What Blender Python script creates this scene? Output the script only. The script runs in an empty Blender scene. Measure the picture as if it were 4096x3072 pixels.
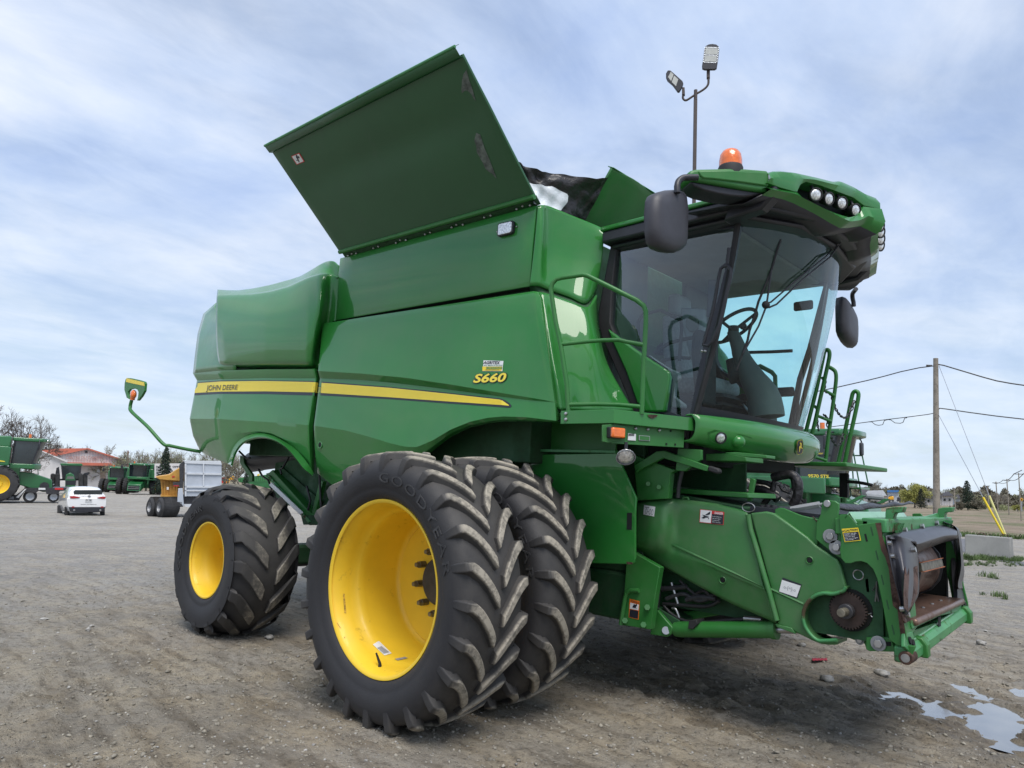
import bpy, bmesh, math, random
import numpy as np
from mathutils import Vector, Matrix
from mathutils.bvhtree import BVHTree
R = math.radians
random.seed(7); rng = np.random.default_rng(7)
S = bpy.context.scene
# ------------------------------------------------------------------ camera, sky, sun
CAM = [3.8668400910820555, -5.691718522806344, 1.619169262302777, 2.3114248632385452, 0.13080082449677266, 0.0469961585207338, 719.0782329726273]
def cam_axes():
    y, p, r = CAM[3:6]
    f = np.array([math.cos(y)*math.cos(p), math.sin(y)*math.cos(p), math.sin(p)])
    ri = np.array([math.sin(y), -math.cos(y), 0.]); u = np.cross(ri, f)
    return f, ri*math.cos(r)+u*math.sin(r), -ri*math.sin(r)+u*math.cos(r)
CF, CR, CU = cam_axes(); CO = np.array(CAM[:3])
cd = bpy.data.cameras.new('camera'); cam = bpy.data.objects.new('camera', cd); S.collection.objects.link(cam)
m = Matrix(((CR[0], CU[0], -CF[0], CO[0]), (CR[1], CU[1], -CF[1], CO[1]), (CR[2], CU[2], -CF[2], CO[2]), (0, 0, 0, 1)))
cam.matrix_world = m
cd.sensor_width = 36; cd.sensor_fit = 'HORIZONTAL'; cd.lens = CAM[6]*36/1024; cd.clip_start = .05; cd.clip_end = 5000
S.camera = cam
S.view_settings.view_transform = 'Standard'; S.view_settings.look = 'None'; S.view_settings.exposure = .45; S.view_settings.gamma = 1
S.cycles.max_bounces = 8; S.cycles.transparent_max_bounces = 16; S.cycles.caustics_reflective = False; S.cycles.caustics_refractive = False
SUN_EL, SUN_AZ = 62, -35      # azimuth measured from +X towards +Y
W = bpy.data.worlds.new('World'); S.world = W; W.use_nodes = True
def N(nt, typ, loc=None, **kw):
    n = nt.nodes.new(typ)
    for k_, v_ in kw.items():
        if hasattr(n, k_): setattr(n, k_, v_)
        else: n.inputs[k_.replace('_', ' ')].default_value = v_
    return n
def ramp(nt, stops, src):
    n = nt.nodes.new('ShaderNodeValToRGB'); e = n.color_ramp.elements
    while len(e) < len(stops): e.new(.5)
    for i, (p, c) in enumerate(stops):
        e[i].position = p; e[i].color = (c, c, c, 1) if not hasattr(c, '__len__') else tuple(c)+(1,)
    nt.links.new(src, n.inputs[0]); return n.outputs[0]
def mixc(nt, fac, a, b, blend='MIX'):
    n = nt.nodes.new('ShaderNodeMix'); n.data_type = 'RGBA'; n.blend_type = blend
    for i, v in ((0, fac), (6, a), (7, b)):
        if hasattr(v, 'is_linked') or hasattr(v, 'links'): nt.links.new(v, n.inputs[i])
        else: n.inputs[i].default_value = v if i == 0 else tuple(v)+(1,)
    return n.outputs[2]
def math_(nt, op, a, b=None, c=None):
    n = nt.nodes.new('ShaderNodeMath'); n.operation = op
    for i, v in enumerate((a, b, c)):
        if v is None: continue
        if hasattr(v, 'links'): nt.links.new(v, n.inputs[i])
        else: n.inputs[i].default_value = v
    return n.outputs[0]
def build_world():
    nt = W.node_tree; nt.nodes.clear(); L = nt.links
    out = nt.nodes.new('ShaderNodeOutputWorld'); bg = nt.nodes.new('ShaderNodeBackground')
    sky = nt.nodes.new('ShaderNodeTexSky'); sky.sky_type = 'NISHITA'; sky.sun_disc = False
    sky.sun_elevation = R(SUN_EL); sky.sun_rotation = R(90-SUN_AZ); sky.air_density = 1.; sky.dust_density = 1.; sky.ozone_density = 2.
    tc = nt.nodes.new('ShaderNodeTexCoord'); sep = nt.nodes.new('ShaderNodeSeparateXYZ'); L.new(tc.outputs['Generated'], sep.inputs[0])
    z = math_(nt, 'ADD', math_(nt, 'MAXIMUM', sep.outputs[2], 0.), .16)
    cx = nt.nodes.new('ShaderNodeCombineXYZ')
    L.new(math_(nt, 'DIVIDE', sep.outputs[0], z), cx.inputs[0]); L.new(math_(nt, 'DIVIDE', sep.outputs[1], z), cx.inputs[1])
    mp = nt.nodes.new('ShaderNodeMapping'); L.new(cx.outputs[0], mp.inputs[0]); mp.inputs['Rotation'].default_value = (0, 0, R(35)); mp.inputs['Scale'].default_value = (1.5, .75, 1); mp.inputs['Location'].default_value = (2.3, .7, 0)
    n1 = N(nt, 'ShaderNodeTexNoise', Scale=.8, Detail=7., Roughness=.55, Distortion=.4); L.new(mp.outputs[0], n1.inputs['Vector'])
    n2 = N(nt, 'ShaderNodeTexNoise', Scale=3.2, Detail=9., Roughness=.6, Distortion=.5); L.new(mp.outputs[0], n2.inputs['Vector'])
    d = math_(nt, 'ADD', math_(nt, 'MULTIPLY', n1.outputs[0], .7), math_(nt, 'MULTIPLY', n2.outputs[0], .3))
    cov = ramp(nt, [(.38, .62), (.5, .88), (.60, 1.)], d)
    # cloud tone: lavender grey veil to near white
    n3 = N(nt, 'ShaderNodeTexNoise', Scale=1.5, Detail=8., Roughness=.58, Distortion=.3); L.new(cx.outputs[0], n3.inputs['Vector'])
    tone = ramp(nt, [(.34, (.32, .43, .68)), (.48, (.46, .555, .735)), (.66, (.68, .72, .79))], math_(nt, 'ADD', math_(nt, 'MULTIPLY', n3.outputs[0], .6), math_(nt, 'MULTIPLY', d, .4)))
    hz = ramp(nt, [(0., 1.), (.10, .55), (.33, 0.)], sep.outputs[2])
    tone = mixc(nt, math_(nt, 'MULTIPLY', hz, .75), tone, (.62, .71, .78))
    skyc = mixc(nt, 1., sky.outputs[0], (.1, .1, .1), 'MULTIPLY')
    col = mixc(nt, cov, skyc, tone)
    L.new(col, bg.inputs[0]); bg.inputs[1].default_value = 1.; L.new(bg.outputs[0], out.inputs[0])
build_world()
sl = bpy.data.lights.new('sun', 'SUN'); sl.energy = 2.4; sl.angle = R(34); sl.color = (1, .95, .88)
so = bpy.data.objects.new('sun', sl); S.collection.objects.link(so)
sd = Vector((math.cos(R(SUN_EL))*math.cos(R(SUN_AZ)), math.cos(R(SUN_EL))*math.sin(R(SUN_AZ)), math.sin(R(SUN_EL))))
so.rotation_euler = sd.to_track_quat('Z', 'Y').to_euler(); so.location = (0, 0, 30)
# ------------------------------------------------------------------ helpers
COL = S.collection
ZOOM = dict(full=(0, 0, 1), c1=(700, 900, .60286), c2=(600, 1800, .48232), c3=(1200, 1700, .7836), c4=(1200, 1000, .60269), c5=(1000, 100, .76854), c6=(2100, 600, .72347), d1=(2400, 500, .7836), d2=(2400, 1600, .66323), d3=(3000, 1600, .66313), d4=(3200, 1300, .54237), d5=(0, 1500, .42194), d6=(2600, 100, .60274), d7=(3100, 2400, .45027), e1=(2600, 600, .45208), e2=(2350, 900, .51229), e3=(3200, 1900, .47028))
def ray(z, x, y):
    o = ZOOM[z]; X = (o[0]+x*o[2])/4; Y = (o[1]+y*o[2])/4
    return CF+(X-512)/CAM[6]*CR-(Y-384)/CAM[6]*CU
def at(z, x, y, **k):           # point of the measured sight line on a real plane, e.g. at('c4',x,y,Y=-1.7)
    d = ray(z, x, y); (ax, v), = k.items(); i = 'XYZ'.index(ax); return CO+d*((v-CO[i])/d[i])
def atp(z, x, y, p0, n):
    d = ray(z, x, y); p0 = np.array(p0); n = np.array(n); return CO+d*(((p0-CO)@n)/(d@n))
def vplane(a, b): return (a[0], a[1], 0), (b[1]-a[1], a[0]-b[0], 0)      # vertical plane through two plan points
def tag(o, label=None, cat=None, group=None, kind=None):
    if label: o['label'] = label
    if cat: o['category'] = cat
    if group: o['group'] = group
    if kind: o['kind'] = kind
    return o
def empty(name, loc=(0, 0, 0), rz=0, label=None, cat=None, group=None):
    o = bpy.data.objects.new(name, None); COL.objects.link(o); o.location = loc; o.rotation_euler = (0, 0, rz); o.empty_display_size = .2
    return tag(o, label, cat, group)
class M:
    def __init__(s): s.v = []; s.f = []
    def add(s, vs, fs):
        n = len(s.v); s.v += [tuple(map(float, v)) for v in vs]; s.f += [tuple(i+n for i in f) for f in fs]; return s
    def box(s, x0, x1, y0, y1, z0, z1, rot=None, at_=None):
        vs = [(x, y, z) for x in (x0, x1) for y in (y0, y1) for z in (z0, z1)]
        if rot is not None: mt = rot if isinstance(rot, Matrix) else Matrix.Rotation(rot, 3, 'Z'); vs = [mt @ Vector(v) for v in vs]
        if at_ is not None: vs = [Vector(v)+Vector(at_) for v in vs]
        return s.add(vs, [(0, 1, 3, 2), (4, 6, 7, 5), (0, 4, 5, 1), (2, 3, 7, 6), (0, 2, 6, 4), (1, 5, 7, 3)])
    def tube(s, pts, r, n=8, cap=True):
        pts = [np.array(p, float) for p in pts]; rs = r if hasattr(r, '__len__') else [r]*len(pts)
        t0 = pts[1]-pts[0]; t0 /= np.linalg.norm(t0)+1e-9
        a = np.cross(t0, [0, 0, 1.]); a = a if np.linalg.norm(a) > .1 else np.cross(t0, [1., 0, 0]); a /= np.linalg.norm(a)
        vs = []
        for i, p in enumerate(pts):
            t = pts[min(i+1, len(pts)-1)]-pts[max(i-1, 0)]; t /= np.linalg.norm(t)+1e-9
            a = a-t*(a@t); a /= np.linalg.norm(a)+1e-9; b = np.cross(t, a)
            vs += [p+rs[i]*(math.cos(q)*a+math.sin(q)*b) for q in np.linspace(0, 2*math.pi, n, endpoint=False)]
        fs = [(i*n+j, i*n+(j+1) % n, (i+1)*n+(j+1) % n, (i+1)*n+j) for i in range(len(pts)-1) for j in range(n)]
        if cap: fs += [tuple(range(n))[::-1], tuple((len(pts)-1)*n+j for j in range(n))]
        return s.add(vs, fs)
    def cyl(s, a, b, r, r2=None, n=20): return s.tube([a, b], [r, r if r2 is None else r2], n)
    def prism(s, poly, d):          # closed 3D polygon swept along d
        n = len(poly); d = np.array(d); poly = [np.array(p, float) for p in poly]
        return s.add(poly+[p+d for p in poly], [tuple(range(n))[::-1], tuple(range(n, 2*n))]+[(i, (i+1) % n, (i+1) % n+n, i+n) for i in range(n)])
    def lathe(s, prof, c=(0, 0, 0), axis='Y', n=48, a0=0, a1=2*math.pi):   # prof: (along axis, radius)
        full = abs(a1-a0-2*math.pi) < 1e-6; m_ = n if full else n+1; vs = []
        for h, r in prof:
            for q in np.linspace(a0, a1, m_, endpoint=not full):
                x, z = r*math.cos(q), r*math.sin(q)
                p = {'Y': (x, h, z), 'Z': (x, z, h), 'X': (h, x, z)}[axis]; vs.append((c[0]+p[0], c[1]+p[1], c[2]+p[2]))
        k_ = len(prof); fs = [(i*m_+j, i*m_+(j+1) % m_, (i+1)*m_+(j+1) % m_, (i+1)*m_+j) for i in range(k_-1) for j in range(n)]
        return s.add(vs, fs)
    def grid(s, rows, close=False):
        n = len(rows[0]); vs = [p for r in rows for p in r]
        fs = [(i*n+j, i*n+j+1, (i+1)*n+j+1, (i+1)*n+j) for i in range(len(rows)-1) for j in range(n-1)]
        if close: fs += [(i*n+n-1, i*n, (i+1)*n, (i+1)*n+n-1) for i in range(len(rows)-1)]
        return s.add(vs, fs)
    def ball(s, c, r, n=12, sx=1, sy=1, sz=1, z0=-90, z1=90):
        rows = [[(c[0]+sx*r*math.cos(R(e))*math.cos(q), c[1]+sy*r*math.cos(R(e))*math.sin(q), c[2]+sz*r*math.sin(R(e))) for q in np.linspace(0, 2*math.pi, n+1)] for e in np.linspace(z0, z1, n//2+2)]
        return s.grid(rows)
    def build(s, name, mat, parent=None, smooth=35, solid=0, bevel=0, sub=0, bevseg=2, soff=-1):
        me = bpy.data.meshes.new(name); me.from_pydata(s.v, [], s.f); me.validate()
        bm = bmesh.new(); bm.from_mesh(me)
        bmesh.ops.remove_doubles(bm, verts=bm.verts, dist=1e-5); bmesh.ops.recalc_face_normals(bm, faces=bm.faces)
        if solid and bm.faces:
            c_ = sum((v.co for v in bm.verts), Vector())/len(bm.verts); to = Vector(CO)-c_
            if parent and parent.name.startswith('tyre'): to = Vector((0, 0, 1))
            if sum((f.normal.dot(to)*f.calc_area() for f in bm.faces)) < 0: bmesh.ops.reverse_faces(bm, faces=bm.faces)
        bm.to_mesh(me); bm.free()
        me.materials.append(mat)
        if smooth: me.shade_smooth(); me.set_sharp_from_angle(angle=R(smooth))
        o = bpy.data.objects.new(name, me); COL.objects.link(o)
        if parent: o.parent = parent
        if sub: d = o.modifiers.new('s', 'SUBSURF'); d.levels = d.render_levels = sub
        if solid: d = o.modifiers.new('t', 'SOLIDIFY'); d.thickness = solid; d.offset = soff
        if bevel: d = o.modifiers.new('b', 'BEVEL'); d.width = bevel; d.segments = bevseg; d.limit_method = 'ANGLE'; d.angle_limit = R(40); d.harden_normals = False
        return o
def interp_row(row, t):         # row: list of (x, y, depth); t in 0..1 along x
    xs = [p[0] for p in row]; x = xs[0]+(xs[-1]-xs[0])*t
    return x, float(np.interp(x, xs, [p[1] for p in row])), float(np.interp(x, xs, [p[2] for p in row]))
def smooth_rows(rows, n, passes=0):
    out = [[interp_row(r, t) for t in np.linspace(0, 1, n)] for r in rows]
    a = np.array(out)
    for _ in range(passes): a[:, 1:-1, 1:] = .25*a[:, :-2, 1:]+.5*a[:, 1:-1, 1:]+.25*a[:, 2:, 1:]
    return a
def loft(z, rows, n=40, ax='Y', passes=2, dens=1):
    a = smooth_rows(rows, n, passes); g = [[at(z, x, y, **{ax: d}) for x, y, d in r] for r in a]
    if dens > 1:
        g2 = []
        for i in range(len(g)-1):
            for q in range(dens): g2.append([(1-q/dens)*a_+q/dens*b_ for a_, b_ in zip(g[i], g[i+1])])
        g = g2+[g[-1]]
    return g
def mirror(o, parent=None):
    c = o.copy(); me = o.data.copy(); c.data = me; COL.objects.link(c)
    for v in me.vertices: v.co.y = -v.co.y
    me.flip_normals(); me.update(); return c
def bvh(*objs, off=(0, 0, 0)):
    vs = []; fs = []
    for o in objs:
        n = len(vs); vs += [v.co+Vector(off) for v in o.data.vertices]; fs += [tuple(i+n for i in p.vertices) for p in o.data.polygons]
    return BVHTree.FromPolygons(vs, fs)
def hit(tree, z, x, y, off=.003):
    d = Vector(ray(z, x, y)).normalized(); p, nr, _, _ = tree.ray_cast(Vector(CO), d)
    if p is None: return None
    if nr.dot(d) > 0: nr = -nr
    return p+nr*off
def hitn(tree, z, x, y):
    d = Vector(ray(z, x, y)).normalized(); p, nr, _, _ = tree.ray_cast(Vector(CO), d)
    if p is None: return None, None
    return p, (-nr if nr.dot(d) > 0 else nr)
def quad(q, u, v):      # q: bl, br, tr, tl
    q = np.array(q, float); return (1-u)*(1-v)*q[0]+u*(1-v)*q[1]+u*v*q[2]+(1-u)*v*q[3]
def decal_grid(tree, z, q, nu=8, nv=3, off=.003):
    g = []
    for j in range(nv+1):
        r = []
        for i in range(nu+1):
            x, y = quad(q, i/nu, j/nv); p = hit(tree, z, x, y, off)
            if p is None: return M()
            r.append(p)
        g.append(r)
    return M().grid(g)
def decal_shape(tree, z, q, polys, off=.004):     # polys in unit square
    mm = M()
    for poly in polys:
        vs = [hit(tree, z, *quad(q, u, v), off) for u, v in poly]
        if None not in vs: mm.add(vs, [tuple(range(len(vs)))])
    return mm
_tc = {}
def text2d(s, offset=0., shear=0., bold=0, space=1.):
    key = (s, offset, shear, bold, space)
    if key in _tc: return _tc[key]
    cu = bpy.data.curves.new('t', 'FONT'); cu.body = s; cu.offset = offset; cu.shear = shear; cu.resolution_u = 3; cu.space_character = space
    o = bpy.data.objects.new('t', cu); COL.objects.link(o)
    dg = bpy.context.evaluated_depsgraph_get(); dg.update(); me = o.evaluated_get(dg).to_mesh()
    vs = [(v.co.x, v.co.y) for v in me.vertices]; fs = [tuple(p.vertices) for p in me.polygons]
    o.evaluated_get(dg).to_mesh_clear(); bpy.data.objects.remove(o); bpy.data.curves.remove(cu)
    _tc[key] = (vs, fs); return vs, fs
def text_on(tree, z, q, s, off=.005, ref=None, **k):
    vs, fs = text2d(s, **k); rv = text2d(s, **{**k, **(ref or {})})[0]
    x0 = min(v[0] for v in rv); x1 = max(v[0] for v in rv); y0 = min(v[1] for v in rv); y1 = max(v[1] for v in rv)
    pv = [hit(tree, z, *quad(q, (x-x0)/(x1-x0), (y-y0)/(y1-y0)), off) for x, y in vs]
    good = [f for f in fs if all(pv[i] is not None for i in f)]
    return M().add([p or (0, 0, 0) for p in pv], good)
def text3d(s, origin, ux, uy, w, h, **k):       # flat lettering in a real plane
    vs, fs = text2d(s, **k); x0 = min(v[0] for v in vs); x1 = max(v[0] for v in vs); y0 = min(v[1] for v in vs); y1 = max(v[1] for v in vs)
    o = np.array(origin, float); ux = np.array(ux, float); uy = np.array(uy, float)
    return M().add([o+ux*((x-x0)/(x1-x0)*w)+uy*((y-y0)/(y1-y0)*h) for x, y in vs], fs)
# ------------------------------------------------------------------ materials
MAT = {}
def mat(name, col, rough=.5, metal=0., coat=0., spec=.5, noise=None, bump=None, dirt=None, emit=None, coatr=.06):
    m_ = bpy.data.materials.new(name); m_.use_nodes = True; nt = m_.node_tree; b = nt.nodes['Principled BSDF']; L = nt.links
    b.inputs['Base Color'].default_value = tuple(col)+(1,); b.inputs['Roughness'].default_value = rough; b.inputs['Metallic'].default_value = metal
    b.inputs['Coat Weight'].default_value = coat; b.inputs['Coat Roughness'].default_value = coatr; b.inputs['Specular IOR Level'].default_value = spec
    tc = nt.nodes.new('ShaderNodeTexCoord')
    if noise:           # (scale, strength of value change)
        n = N(nt, 'ShaderNodeTexNoise', Scale=noise[0], Detail=6., Roughness=.6); L.new(tc.outputs['Object'], n.inputs['Vector'])
        c = mixc(nt, ramp(nt, [(.35, 0.), (.65, 1.)], n.outputs[0]), tuple(np.array(col)*(1-noise[1])), tuple(np.minimum(1, np.array(col)*(1+noise[1]))))
        if dirt:        # (colour, scale, low, high, amount)
            n2 = N(nt, 'ShaderNodeTexNoise', Scale=dirt[1], Detail=8., Roughness=.65); L.new(tc.outputs['Object'], n2.inputs['Vector'])
            f = ramp(nt, [(dirt[2], 0.), (dirt[3], 1.)], n2.outputs[0]); f = math_(nt, 'MULTIPLY', f, dirt[4])
            c = mixc(nt, f, c, dirt[0]); L.new(math_(nt, 'ADD', f, rough), b.inputs['Roughness'])
        L.new(c, b.inputs['Base Color'])
    if bump:            # (scale, strength, distance)
        n = N(nt, 'ShaderNodeTexNoise', Scale=bump[0], Detail=4.); L.new(tc.outputs['Object'], n.inputs['Vector'])
        bp = N(nt, 'ShaderNodeBump', Strength=bump[1], Distance=bump[2]); L.new(n.outputs[0], bp.inputs['Height']); L.new(bp.outputs[0], b.inputs['Normal'])
    if emit: b.inputs['Emission Color'].default_value = tuple(emit[0])+(1,); b.inputs['Emission Strength'].default_value = emit[1]
    MAT[name] = m_; return m_
mat('paint', (.025, .188, .032), .35, coat=.85, coatr=.025, spec=.15, noise=(1.2, .05), bump=(1.6, .10, .02), dirt=((.15, .17, .13), 2.6, .42, .8, .16))
mat('paint_satin', (.026, .165, .03), .42, noise=(2., .08), bump=(60, .06, .002), dirt=((.14, .15, .12), 4., .45, .8, .22))
mat('paint_dusty', (.035, .165, .04), .45, coat=.2, noise=(2., .08), dirt=((.15, .17, .12), 6., .4, .75, .35), bump=(40, .08, .003))
mat('paint_worn', (.05, .22, .075), .42, noise=(5., .15), dirt=((.07, .035, .022), 7., .57, .64, .9), bump=(50, .15, .003))
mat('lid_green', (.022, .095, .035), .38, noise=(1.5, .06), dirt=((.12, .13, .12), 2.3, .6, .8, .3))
mat('rim_yellow', (.84, .56, .03), .5, coat=.1, noise=(3., .05), dirt=((.25, .15, .03), 9., .62, .72, .5))
mat('stripe_yellow', (.82, .66, .06), .4, noise=(2., .03))
mat('black_vinyl', (.018, .02, .03), .4, noise=(5., .1))
mat('black_plastic', (.022, .023, .03), .45, noise=(6., .15), bump=(120, .1, .001))
mat('dark_plastic', (.045, .045, .055), .5, noise=(10., .1), bump=(200, .15, .001))
mat('grey_plastic', (.27, .28, .29), .55, noise=(6., .1))
mat('black_rubber', (.02, .02, .022), .7, noise=(8., .2))
mat('black_tarp', (.022, .02, .022), .42, noise=(5., .3), bump=(9, .8, .04))
mat('clear_vinyl', (.70, .74, .78), .25, noise=(8., .08), bump=(12, .5, .02))
mat('steel', (.42, .42, .42), .35, metal=.9, noise=(12., .2))
mat('bolt', (.17, .155, .12), .5, metal=.5, noise=(30., .4))
mat('dark_steel', (.05, .05, .055), .5, metal=.4, noise=(12., .3))
mat('gloss_steel', (.055, .055, .065), .36, metal=.3, noise=(4., .2), dirt=((.12, .085, .065), 7., .60, .7, .35))
mat('paint_pale', (.20, .42, .26), .38, coat=.4, noise=(4., .1), dirt=((.10, .22, .10), 7., .55, .7, .5))  # faded green, with the top plate's pale sky sheen put into the colour
mat('rust_dark', (.035, .022, .018), .6, metal=.2, noise=(14., .4))
mat('rust', (.085, .042, .028), .55, metal=.2, noise=(9., .35), dirt=((.03, .02, .018), 13., .5, .6, .7), bump=(60, .2, .003))
mat('worn_floor', (.17, .105, .08), .36, metal=.5, noise=(3., .25), dirt=((.08, .045, .03), 5., .5, .7, .5))
mat('tyre_letter', (.036, .036, .038), .7, noise=(12., .4))
mat('rim_scrape', (.45, .28, .04), .6, noise=(90., .6))
mat('dark_void', (.006, .008, .008), .9)
mat('hose', (.015, .015, .017), .5, noise=(20., .2))
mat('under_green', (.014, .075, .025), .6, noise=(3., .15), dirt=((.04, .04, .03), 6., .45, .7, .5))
mat('orange_lens', (.80, .16, .01), .2, coat=1., noise=(30., .15), bump=(90, .4, .004))
mat('white_decal', (.74, .75, .75), .4, noise=(30., .04))
mat('red_decal', (.55, .03, .03), .4, noise=(10., .05))
mat('orange_decal', (.75, .17, .02), .4, noise=(10., .05))
mat('yellow_decal', (.82, .62, .03), .4, noise=(10., .05))
mat('grey_decal', (.3, .31, .33), .5, noise=(10., .05))
mat('mirror_glass', (.8, .82, .85), .03, metal=1.)
mat('lens', (.75, .77, .78), .08, metal=.55, coat=1., noise=(60., .35), bump=(55, .6, .01))
mat('fabric', (.32, .33, .34), .9, noise=(40., .15))
mat('seat_dark', (.03, .032, .033), .8, noise=(20., .2))
mat('console', (.085, .10, .095), .6, noise=(6., .1))
mat('headliner', (.16, .165, .155), .85, noise=(5., .1))
def glass(name, tint, refl, rough=.0, haze=0.):
    m_ = bpy.data.materials.new(name); m_.use_nodes = True; nt = m_.node_tree; nt.nodes.clear(); L = nt.links
    o = nt.nodes.new('ShaderNodeOutputMaterial'); t = nt.nodes.new('ShaderNodeBsdfTransparent'); g = nt.nodes.new('ShaderNodeBsdfGlossy')
    t.inputs[0].default_value = tuple(tint)+(1,); g.inputs['Roughness'].default_value = rough; g.inputs[0].default_value = (.95, .97, 1, 1)
    f = nt.nodes.new('ShaderNodeFresnel'); f.inputs[0].default_value = 1.5
    fac = math_(nt, 'MINIMUM', math_(nt, 'ADD', math_(nt, 'MULTIPLY', f.outputs[0], refl), haze), .4)
    mx = nt.nodes.new('ShaderNodeMixShader'); L.new(fac, mx.inputs[0]); L.new(t.outputs[0], mx.inputs[1]); L.new(g.outputs[0], mx.inputs[2]); L.new(mx.outputs[0], o.inputs[0])
    MAT[name] = m_; return m_
glass('windshield_glass', (.76, .96, .95), .8)
glass('door_glass', (.68, .82, .82), 1.15, haze=.01)
glass('far_glass', (.66, .92, .91), 1.)
def tyre_mat(name, Rt, depth, dust, thr=.42):
    m_ = mat(name, (.02, .02, .023), .62); nt = m_.node_tree; L = nt.links; b = nt.nodes['Principled BSDF']
    tc = nt.nodes['Texture Coordinate']; sep = nt.nodes.new('ShaderNodeSeparateXYZ'); L.new(tc.outputs['Object'], sep.inputs[0])
    r = math_(nt, 'SQRT', math_(nt, 'ADD', math_(nt, 'POWER', sep.outputs[0], 2), math_(nt, 'POWER', sep.outputs[2], 2)))
    n = N(nt, 'ShaderNodeTexNoise', Scale=7., Detail=8., Roughness=.65); L.new(tc.outputs['Object'], n.inputs['Vector'])
    n2 = N(nt, 'ShaderNodeTexNoise', Scale=38., Detail=5., Roughness=.7); L.new(tc.outputs['Object'], n2.inputs['Vector'])
    n3 = N(nt, 'ShaderNodeTexNoise', Scale=2.2, Detail=5., Roughness=.6); L.new(tc.outputs['Object'], n3.inputs['Vector'])
    rr = math_(nt, 'ADD', r, math_(nt, 'MULTIPLY', math_(nt, 'SUBTRACT', n.outputs[0], .5), .03))
    top = ramp(nt, [(0, 0.), (1, 1.)], math_(nt, 'DIVIDE', math_(nt, 'SUBTRACT', rr, Rt-depth*.55), depth*.4))
    top = math_(nt, 'MULTIPLY', top, ramp(nt, [(thr, .35 if thr > .4 else .55), (thr+.12, 1.)], math_(nt, 'ADD', math_(nt, 'MULTIPLY', n2.outputs[0], .5), math_(nt, 'MULTIPLY', n.outputs[0], .5))))
    side = ramp(nt, [(.42, 0.), (.72, 1.)], n3.outputs[0])
    tread = ramp(nt, [(0, 0.), (1, 1.)], math_(nt, 'DIVIDE', math_(nt, 'SUBTRACT', r, Rt-depth*3.), depth*2.))
    c = mixc(nt, math_(nt, 'MULTIPLY', math_(nt, 'MULTIPLY', tread, n.outputs[0]), .42*dust), (.026, .026, .029), (.16, .148, .128))
    c = mixc(nt, math_(nt, 'MULTIPLY', side, .16), c, (.085, .08, .074))
    c = mixc(nt, math_(nt, 'MULTIPLY', top, dust), c, (.36, .325, .265))
    L.new(c, b.inputs['Base Color'])
    bp = N(nt, 'ShaderNodeBump', Strength=.35, Distance=.006); L.new(n2.outputs[0], bp.inputs['Height']); L.new(bp.outputs[0], b.inputs['Normal'])
    b.inputs['Specular IOR Level'].default_value = .35
    return m_
tyre_mat('front_rubber', .903, .05, 1.); tyre_mat('rear_rubber', .744, .045, .8, .47); tyre_mat('far_rubber', .9, .05, .4)
# ------------------------------------------------------------------ wheels
def tyre_meshes(Rt, W_, rimr, rimw, n, lug, hw, lift=.26, curve=1.5, crown=.02, cend=-.035):
    Rc = Rt-lug; h = W_/2
    half = [(0, Rc), (h*.5, Rc-crown*.3), (h*.82, Rc-crown), (h*.95, Rc-crown-.035), (h*1.0, Rc-.09), (h*1.02, (Rc+rimr)/2+.02), (h*.985, rimr+.095), (h*.965, rimr+.088), (h*.955, rimr+.065), (rimw/2+.035, rimr+.045), (rimw/2+.03, rimr+.035), (rimw/2+.02, rimr+.02), (rimw/2-.015, rimr-.005)]
    prof = [(-a, b) for a, b in half[::-1]]+half[1:]
    # small bead ring detail
    c = M().lathe(prof, n=96)
    lugs = M()
    # path nodes: (v_base, r_base, v_top, r_top, fraction of sweep, half width factor)
    def nodes(sg):
        P_ = []
        for s in np.linspace(0, 1, 9):
            v = cend+(.86*h-cend)*s
            P_.append((v*1., Rc-.02, v, Rt-crown*.9*(v/h)**2, (1-s)**curve, 1.0-.12*s))
        P_.append((h*.86, Rc-.05, h*.975, Rt-crown-.012, -.015, .98))
        P_.append((h*.90, Rc-.09, h*1.005, Rt-crown-.062, -.03, .98))
        P_.append((h*.94, Rc-.13, h*1.012, Rc-.085, -.045, .95))
        P_.append((h*.98, Rc-.16, h*1.006, Rc-.125, -.06, .85))
        return [(a*sg, b, cc*sg, d, e, f) for a, b, cc, d, e, f in P_]
    for sg in (-1, 1):
        nd = nodes(sg)
        for k_ in range(n):
            th0 = 2*math.pi*(k_+(.5 if sg > 0 else 0))/n
            vs = []
            jit = random.uniform(-.003, .003)
            for i, (vb, rb, vt, rt, fr, wf) in enumerate(nd):
                th = th0-fr*lift
                slope = 1.25 if fr > 0 else 1.0
                wt = hw*wf*slope; wb_ = (hw+lug*.38)*wf*slope
                if i == 0: wt *= .8
                rt2 = rt+jit
                for w_, r_, v_ in ((-wb_, rb, vb), (-wt, rt2, vt), (wt, rt2, vt), (wb_, rb, vb)):
                    q = th+w_/Rt; vs.append((r_*math.cos(q), v_, -r_*math.sin(q)*-1))
            m_ = len(nd); fs = []
            for i in range(m_-1):
                for j in range(3): fs.append((i*4+j, i*4+j+1, (i+1)*4+j+1, (i+1)*4+j))
            fs += [(0, 1, 2, 3), ((m_-1)*4+3, (m_-1)*4+2, (m_-1)*4+1, (m_-1)*4)]
            lugs.add(vs, fs)
    return c, lugs
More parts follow.
